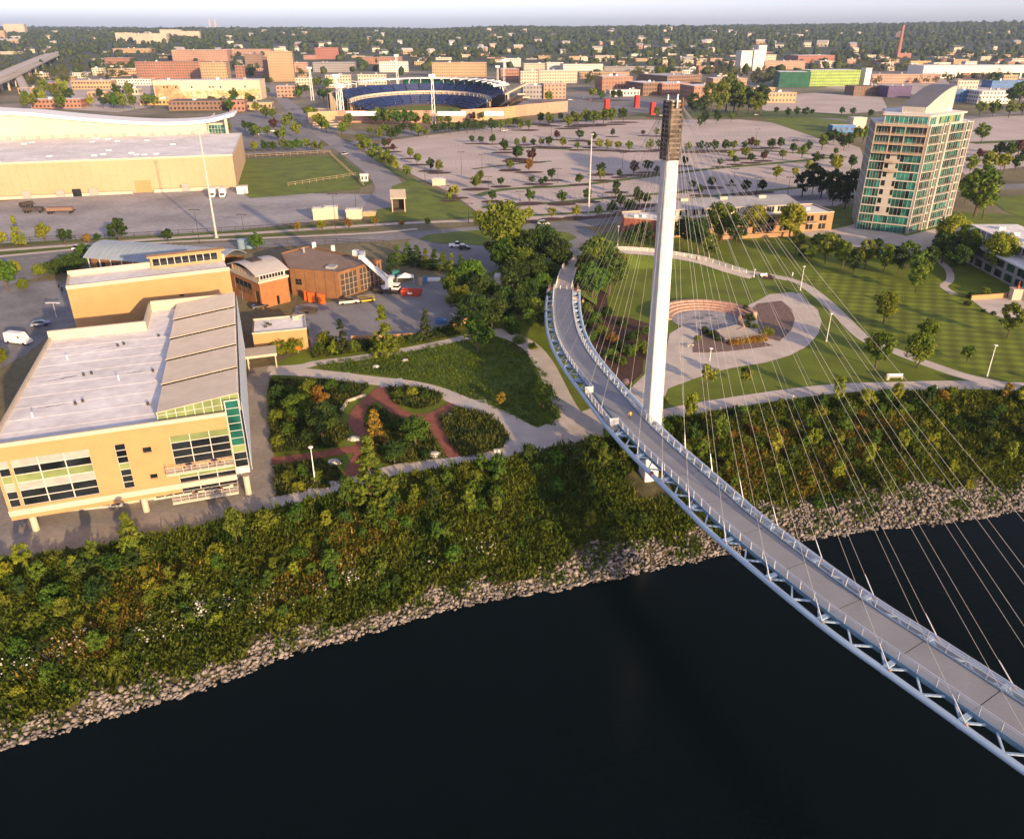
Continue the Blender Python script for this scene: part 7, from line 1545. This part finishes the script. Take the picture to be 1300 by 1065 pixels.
m_skip = mat('skip red', (.42,.06,.03), var=.2, scale=.8, rough=.6); m_org = mat('orange sheet', (.62,.12,.02), var=.12, scale=.8)
def skip(px, py, rz, lab, L=6, W_=2.4, H=1.7, m=m_skip, name='skip_container', cat='skip'):
    p = G(px, py); t = thing(name, lab, cat, tuple(p), rz)
    mb = MB(); k = 0; mb.v += [(-L/2,-W_/2+.2,.15),(L/2-.6,-W_/2+.2,.15),(L/2-.6,W_/2-.2,.15),(-L/2,W_/2-.2,.15),(-L/2,-W_/2,H),(L/2,-W_/2,H),(L/2,W_/2,H),(-L/2,W_/2,H)]
    for f in ((0,3,2,1),(0,1,5,4),(1,2,6,5),(2,3,7,6),(3,0,4,7)): mb.f.append(f); mb.m.append(0)
    mb.quad((-L/2+.1,-W_/2+.1,H-.35),(L/2-.1,-W_/2+.1,H-.35),(L/2-.1,W_/2-.1,H-.35),(-L/2+.1,W_/2-.1,H-.35)); mb.build('tub', m, t)
    for i in range(5): x = -L/2+.5+i*(L-1.2)/4; mb = MB(); mb.box(x-.06,x+.06,-W_/2-.05,-W_/2+.1,.3,H-.05); mb.build('rib', m, t)
    mb = MB(); mb.beam((-L/2,-W_/2,H), (L/2,-W_/2,H), .14, .14); mb.build('rim', m, t); return t
skip(523,375,-.12,'long red skip container beside the crane truck')
mb = MB(); tt = bpy.data.objects['skip_container']; mb.box(-.9,.4,-1.26,-1.21,.7,1.3); mb.build('notice_plate', m_white, tt)
for k, (x, y, lab) in enumerate(((389,382,'narrow orange door panel leaning on the brown workshop, left one'),(396,384,'wide orange panel leaning on the workshop, middle one'),(409,386,'wide orange panel leaning on the workshop, right one'))):
    p = G(x, y); t = thing('orange_panel', lab, 'panel', tuple(p), F5.rz); w_ = (1.0,2.1,2.1)[k]; mb = MB(); mb.box(-w_/2,w_/2,-.1,.1,.1,2.9); mb.build('sheet', m_org, t); mb = MB(); mb.box(-w_/2-.06,w_/2+.06,-.13,.13,0,.1); mb.box(-w_/2-.06,w_/2+.06,-.13,.13,2.9,3.0); mb.build('frame', m_skip, t)
p = G(393,397,.1); t = thing('utility_trailer', 'low black utility trailer parked before the low shed', 'trailer', tuple(p), -.2); mb = MB(); mb.box(-2.2,2.2,-1,1,.5,.65); mb.build('bed', m_gate, t)
for y in (-.95,.95): mb = MB(); mb.box(-2.2,2.2,y-.05,y+.05,.66,1.3); mb.build('side_rail', m_gate, t); mb = MB(); mb.tube([(0,y*1.15-.1,.4),(0,y*1.15+.1,.4)], .4, 8); mb.build('wheel', m_black, t)
p = G(465,383,.1); t = thing('scissor_lift', 'yellow platform lift folded down by the workshop gates', 'lift', tuple(p), .35); m_yl = mat('machine yellow', (.6,.42,.03), var=.1); mb = MB(); mb.box(-2.4,2.4,-.8,.8,.35,.7); mb.build('platform', m_yl, t); mb = MB(); mb.box(-1.8,1.8,-.6,.6,.71,1.2); mb.build('engine_box', m_gate, t)
for x in (-1.7,1.7):
    for y in (-.85,.85): mb = MB(); mb.tube([(x,y-.12,.35),(x,y+.12,.35)], .35, 8); mb.build('wheel', m_black, t)
mb = MB(); 
for y in (-.78,.78): mb.beam((-2.4,y,1.5),(2.4,y,1.5),.06,.06)
o = mb.build('guard_rail', m_yl, t); o['kind'] = 'stuff'
car(443,386,.35,'pickup',gy_,'grey pickup with a covered load left of the yellow lift')
for k, (x, y, w_, d_, h_, m, lab, nm) in enumerate(((515,358,5,3,2.4,m_white,'white frame tent standing behind the red skip','tent'),(503,352,2.2,2.0,2.2,mat('teal tarp', (.03,.16,.15), var=.2),'small teal covered crate left of the white tent','covered_crate'),(540,360,1.2,1.2,2.3,WM['blue'],'blue portable toilet right of the red skip','portable_toilet'),(534,362,1.2,1.2,2.3,WM['tan'],'tan portable toilet between the skip and the blue one','portable_toilet'),(551,356,4,2.2,.6,m_white,'pile of white sheets lying at the yard edge','sheet_pile'),(560,410,3,1.6,1.1,WM['blue'],'blue tarp covered heap by the yard wall','tarp_heap'),(316,378,3,2.5,2.6,mat('dull blue steel', (.12,.2,.28), var=.15),'dull blue tank box below the brick annex','tank_box'),(307,316,2.6,2.6,3.4,mat('tank blue', (.16,.25,.34), var=.1),'left one of two blue tanks beside the pavilion','storage_tank'),(317,315,2.6,2.6,3.4,MATS['tank blue'],'right one of two blue tanks beside the pavilion','storage_tank'))):
    p = G(x, y); t = thing(nm, lab, nm.replace('_',' '), tuple(p), .1)
    if nm == 'storage_tank': mb = MB(); mb.tube([(0,0,0),(0,0,h_)], w_/2, 14); mb.build('shell', m, t); mb = MB(); mb.tube([(0,0,h_),(0,0,h_+.35)], [w_/2*.98,.3], 14); mb.build('lid', m, t)
    elif nm in ('tent',): 
        mb = MB(); mb.v += [(-w_/2,-d_/2,1.7),(w_/2,-d_/2,1.7),(w_/2,d_/2,1.7),(-w_/2,d_/2,1.7),(0,0,h_+.5)]; mb.f += [(0,1,4),(1,2,4),(2,3,4),(3,0,4)]; mb.m += [0]*4; mb.build('canvas', m, t)
        for a_ in (-w_/2,w_/2):
            for b_ in (-d_/2,d_/2): mb = MB(); mb.tube([(a_,b_,0),(a_,b_,1.7)], .05, 5); mb.build('leg', m_rail, t)
    else:
        mb = MB(); mb.prism([(-w_/2,-d_/2),(w_/2,-d_/2),(w_/2*.95,d_/2),(-w_/2*.9,d_/2)], 0, h_*.9); mb.build('body', m, t); mb = MB(); mb.prism([(-w_/2*.9,-d_/2*.9),(w_/2*.9,-d_/2*.85),(w_/2*.8,d_/2*.8),(-w_/2*.85,d_/2*.9)], h_*.9, h_*1.02); mb.build('top', m, t)
# low yard wall and the rail above it
def low_wall(name, label, pts, h, m, w=.45, ht=None):
    c = spline(pix(pts), 5); t = thing(name, label, 'wall', tuple(c[0])); c = resamp(c, max(3, int(sum((c[i+1]-c[i]).length for i in range(len(c)-1))/3)))
    for i in range(len(c)-1): mb = MB(); mb.beam(c[i]+Vector((0,0,h/2)), c[i+1]+Vector((0,0,h/2)), w, h-.02*(i%2)); mb.build('wall_block', m, t, True)
low_wall('yard_wall', 'low tan wall along the near edge of the work yard', [(446,432),(500,430),(556,424),(600,404),(634,372),(640,345)], 1.2, m_tan)
low_wall('forecourt_wall', 'low sunlit tan wall before the right hand forecourt', [(1232,381),(1262,379),(1286,377)], 1.4, m_tan)
p = G(1292,380); t = thing('gate_pier', 'cream stone gate pier with an orange marker at the right edge', 'pier', tuple(p)); mb = MB(); mb.box(-2.4,2.4,-1,1,0,3); mb.build('block', m_cream, t); mb = MB(); mb.box(-2.6,2.6,-1.2,1.2,3.01,3.3); mb.build('cap', m_cream, t); mb = MB(); mb.tube([(-.8,0,3.3),(-.8,0,5.2)], [.4,.1], 8); mb.build('marker', m_org, t)
low_wall('garden_edge_wall', 'low curved pale stone wall on the left of the red paver path', [(433,523),(440,512),(452,505),(464,503)], .6, m_cream)
# benches, stones and signs in the park
def bench(px, py, rz, lab, L=3.2, back=True):
    p = G(px, py, .12); t = thing('bench', lab, 'bench', tuple(p), rz); mb = MB(); mb.box(-L/2,L/2,-.3,.3,.42,.52); mb.build('seat', m_cream, t)
    for x in (-L/2+.3, L/2-.3): mb = MB(); mb.box(x-.1,x+.1,-.25,.25,0,.42); mb.build('leg', m_kerb, t)
    if back: mb = MB(); mb.box(-L/2,L/2,.28,.36,.53,1.1); mb.build('backrest', m_white, t)
bench(1136,481,.05,'white bench with a lit backrest on the lawn by the river walk',3.6)
p = G(1126,482); t = thing('litter_bin', 'round pale litter bin beside the white bench', 'bin', tuple(p)); mb = MB(); mb.tube([(0,0,0),(0,0,1.0)], .4, 10); mb.build('drum', m_cream, t); mb = MB(); mb.tube([(0,0,1.01),(0,0,1.15)], [.44,.3], 10); mb.build('lid', m_kerb, t)
bench(970,352,.3,'white bench in the small mulch bed at the ramp foot',2.4); bench(876,440,.2,'pale bench by the left corner of the gravel bed',1.8,False)
for i, (x, y, s, w) in enumerate(((450,558,1.1,'beside the red path junction'),(551,578,1.2,'at the lower end of the right red path'),(424,588,1.2,'in the low bed by the office walk'),(422,614,.8,'near the bottom of the low bed'),(571,527,.7,'at the tip of the oval bed'),(514,458,.8,'on the wild grass, right one'),(477,466,.8,'on the wild grass, left one'),(630,573,.8,'on the river walk edge'),(626,424,1.0,'where the upper walk bends'))):
    p = G(x, y, .15); mb = MB(); rr2 = random.Random(i); n = 9
    for z, q in ((0,1),(.35,.92),(.55,.55)): mb.v += [(s*q*(1+.25*rr2.uniform(-1,1))*cos(2*pi*j/n), s*.7*q*(1+.25*rr2.uniform(-1,1))*sin(2*pi*j/n), z*s) for j in range(n)]
    for r in (0, 1):
        for j in range(n): mb.f.append((r*n+j, r*n+(j+1)%n, (r+1)*n+(j+1)%n, (r+1)*n+j)); mb.m.append(0)
    mb.f.append(tuple(range(2*n, 3*n))); mb.m.append(0); o = mb.build('garden_boulder', m_pale); o.location = p; tag(o, f'pale flat garden boulder {w}', 'boulder', 'garden boulders')
p = G(794,489,.1); mb = MB(); mb.sphere((0,0,.75), .8, 0, 14, 9); o = mb.build('stone_ball', m_bench, smooth=True); o.location = p; tag(o, 'round pinkish stone ball on the mulch beside the bridge', 'stone ball')
p = G(379,449); t = thing('sign_board', 'small orange sign on a pale post before the low shed', 'sign', tuple(p)); mb = MB(); mb.box(-.6,.6,-.06,.06,.9,1.9); mb.build('panel', m_org, t); mb = MB(); mb.tube([(0,.1,0),(0,.1,1.9)], .08, 6); mb.build('post', m_cream, t)
p = G(1108,326,.2); t = thing('blue_canopy', 'bright blue fabric canopy on posts in the garden before the tower', 'canopy', tuple(p), -.1); mb = MB(); mb.box(-3,3,-1,1,1.7,1.9); mb.build('fabric', mat('bright blue fabric', (.03,.10,.6), var=.1), t)
for x in (-2.8,2.8): mb = MB(); mb.tube([(x,0,0),(x,0,1.7)], .06, 6); mb.build('post', m_rail, t)
p = bank_pt(idx(64), .5); px_ = G(61,823,-5.5); t = thing('red_float', 'small red float lying in the brush on the left bank', 'float', (px_.x, px_.y, -4.3), .4); mb = MB(); mb.tube([(-.6,0,.3),(-.3,0,.3),(.3,0,.3),(.6,0,.3)], [.1,.3,.3,.1], 8); mb.build('body', m_skip, t); mb = MB(); mb.tube([(.6,0,.3),(.95,0,.35)], [.09,.12], 6); mb.build('tail', m_white, t)
# red lamp and small fittings under the bridge edge
q = dp(s_tow+15, SG*(TUB+.1), -.6); t = thing('navigation_light', 'small red navigation light on the bridge edge tube past the pylon', 'light', tuple(q)); mb = MB(); mb.tube([(0,0,-.1),(0,0,.55)], .28, 8); mb.build('lens', m_skip, t); mb = MB(); mb.tube([(0,0,.56),(0,0,.7)], .2, 8); mb.build('cap', m_gate, t)
# fence rails round the stage lawn and the lawns by the hall
m_fence = mat('weathered fence', (.33,.25,.16), var=.15, scale=1)
def post_rail(label, pts, h=1.1, step=4, m=m_fence):
    c = pix(pts, .1); t = thing('fence', label, 'fence', tuple(c[0])); c = resamp(c, max(2, int(sum((c[i+1]-c[i]).length for i in range(len(c)-1))/step)+1))
    for q in c: mb = MB(); mb.beam(q, q+Vector((0,0,h)), .16, .16); mb.build('post', m, t, True)
    for hh in (h, h*.5):
        for i in range(len(c)-1): mb = MB(); mb.beam(c[i]+Vector((0,0,hh)), c[i+1]+Vector((0,0,hh)), .06, .14); mb.build('rail', m, t, True)
post_rail('tan rail fence along the far edge of the lawn by the hall', [(298,202),(420,195)], 2.0); post_rail('tan rail fence on the right edge of the lawn by the hall', [(420,197),(462,236)], 1.8); post_rail('tan rail fence across the near part of the hall lawn', [(366,237),(452,224)], 1.8)
post_rail('dark mesh fence along the road before the dock yard', [(0,309),(150,303),(300,294),(470,284)], 1.8, 5, m_gate)
post_rail('dark mesh fence behind the brown workshop', [(350,312),(420,309),(490,312),(505,322)], 1.8, 4, m_gate)
# ------------------------------------------------------------------ people
def person(loc, rz, shirt, trousers, label, hair=(.03,.02,.015), stride=.25):
    t = thing('person', label, 'person', tuple(loc), rz)
    J = [((0,0,.95),.13),((0,.01,1.2),.15),((0,0,1.42),.13),((0,0,1.52),.055),((0,.02,1.66),.095),((0,.01,1.76),.07),
         ((.1,0,.9),.095),((.11,stride*.5,.5),.065),((.11,stride*.55,.09),.045),((.11,stride*.55+.14,.04),.035),((-.1,0,.9),.095),((-.11,-stride*.3,.5),.065),((-.11,-stride*.95,.1),.045),((-.11,-stride*.95+.14,.04),.035),
         ((.2,0,1.4),.06),((.25,-.08,1.12),.045),((.25,.06,.9),.035),((.25,.1,.8),.03),((-.2,0,1.4),.06),((-.25,.08,1.12),.045),((-.25,.18,.92),.035),((-.25,.22,.83),.03)]
    E_ = [(0,1),(1,2),(2,3),(3,4),(4,5),(0,6),(6,7),(7,8),(8,9),(0,10),(10,11),(11,12),(12,13),(2,14),(14,15),(15,16),(16,17),(2,18),(18,19),(19,20),(20,21)]
    me = bpy.data.meshes.new('body'); me.from_pydata([j[0] for j in J], E_, []); o = link('body', me, t)
    sk = o.modifiers.new('skin', 'SKIN'); sk.use_smooth_shade = True
    for i, j in enumerate(J): me.skin_vertices[0].data[i].radius = (j[1], j[1]*.8 if i < 3 else j[1])
    me.skin_vertices[0].data[0].use_root = True; o.modifiers.new('smooth', 'SUBSURF').levels = 1; o.modifiers['smooth'].render_levels = 1
    me.materials.append(mat('skin', (.42,.25,.17), var=.05))
    def shell(name, pts, rad, m):
        mb = MB(); mb.tube(pts, rad, 10); mb.build(name, m, t, smooth=True)
    ms, mt_ = mat('cloth '+str(shirt), shirt, var=.1), mat('cloth '+str(trousers), trousers, var=.1)
    shell('shirt', [(0,0,.9),(0,.01,1.1),(0,.01,1.3),(0,0,1.46),(0,0,1.5)], [.19,.19,.21,.17,.08], ms)
    for sx, a, b in ((1,-.08,.06),(-1,.08,.18)): shell('sleeve', [(sx*.17,0,1.43),(sx*.22,a*.5,1.27),(sx*.25,a,1.13)], [.085,.075,.065], ms)
    shell('trousers', [(.1,0,.96),(.11,stride*.5,.5),(.11,stride*.55,.14)], [.125,.095,.07], mt_); shell('trousers', [(-.1,0,.96),(-.11,-stride*.3,.5),(-.11,-stride*.95,.16)], [.125,.095,.07], mt_)
    mb = MB(); mb.sphere((0,-.005,1.72), .115, 0, 12, 8, .9); mb.build('hair', mat('hair '+str(hair), hair, var=.1), t, smooth=True)
    return t
sP = s_tow-4
q = min((dp(s*.5, 0, 0) for s in range(int(DL*2))), key=lambda v: hypot(P(v)[0]-791, P(v)[1]-541)); person(q, .4, (.62,.42,.05), (.05,.05,.06), 'person in a yellow top and dark trousers walking on the bridge deck')
person(G(714.5,563,.15), 1.2, (.55,.27,.12), (.10,.09,.09), 'person in an orange tan top walking on the plaza left of the bridge')
q = min(rc, key=lambda v: hypot(P(v)[0]-884, P(v)[1]-331)); person(q+Vector((0,0,.03)), 1.6, (.10,.03,.03), (.03,.03,.04), 'person in dark clothes walking on the ramp behind the loop lawn')
person(G(75,366,.05), .5, (.02,.02,.025), (.02,.02,.025), 'person in black, left one of two walking in the office court'); person(G(79.5,371,.05), .6, (.03,.03,.05), (.02,.02,.025), 'person in dark clothes, right one of two in the office court')
# ------------------------------------------------------------------ air
mh_ = bpy.data.materials.new('haze'); mh_.use_nodes = True; n_ = mh_.node_tree.nodes; n_.remove(n_['Principled BSDF'])
pv_ = n_.new('ShaderNodeVolumePrincipled'); pv_.inputs['Color'].default_value = (.62,.78,1,1); pv_.inputs['Density'].default_value = .000075; pv_.inputs['Anisotropy'].default_value = .35
mh_.node_tree.links.new(pv_.outputs[0], n_['Material Output'].inputs['Volume'])
mb = MB(); mb.box(-9400, 9400, -1700, 9300, -16, 165); o = mb.build('haze', mh_); tag(o, 'thin pale morning haze in the air over the whole town', 'haze', kind='stuff')
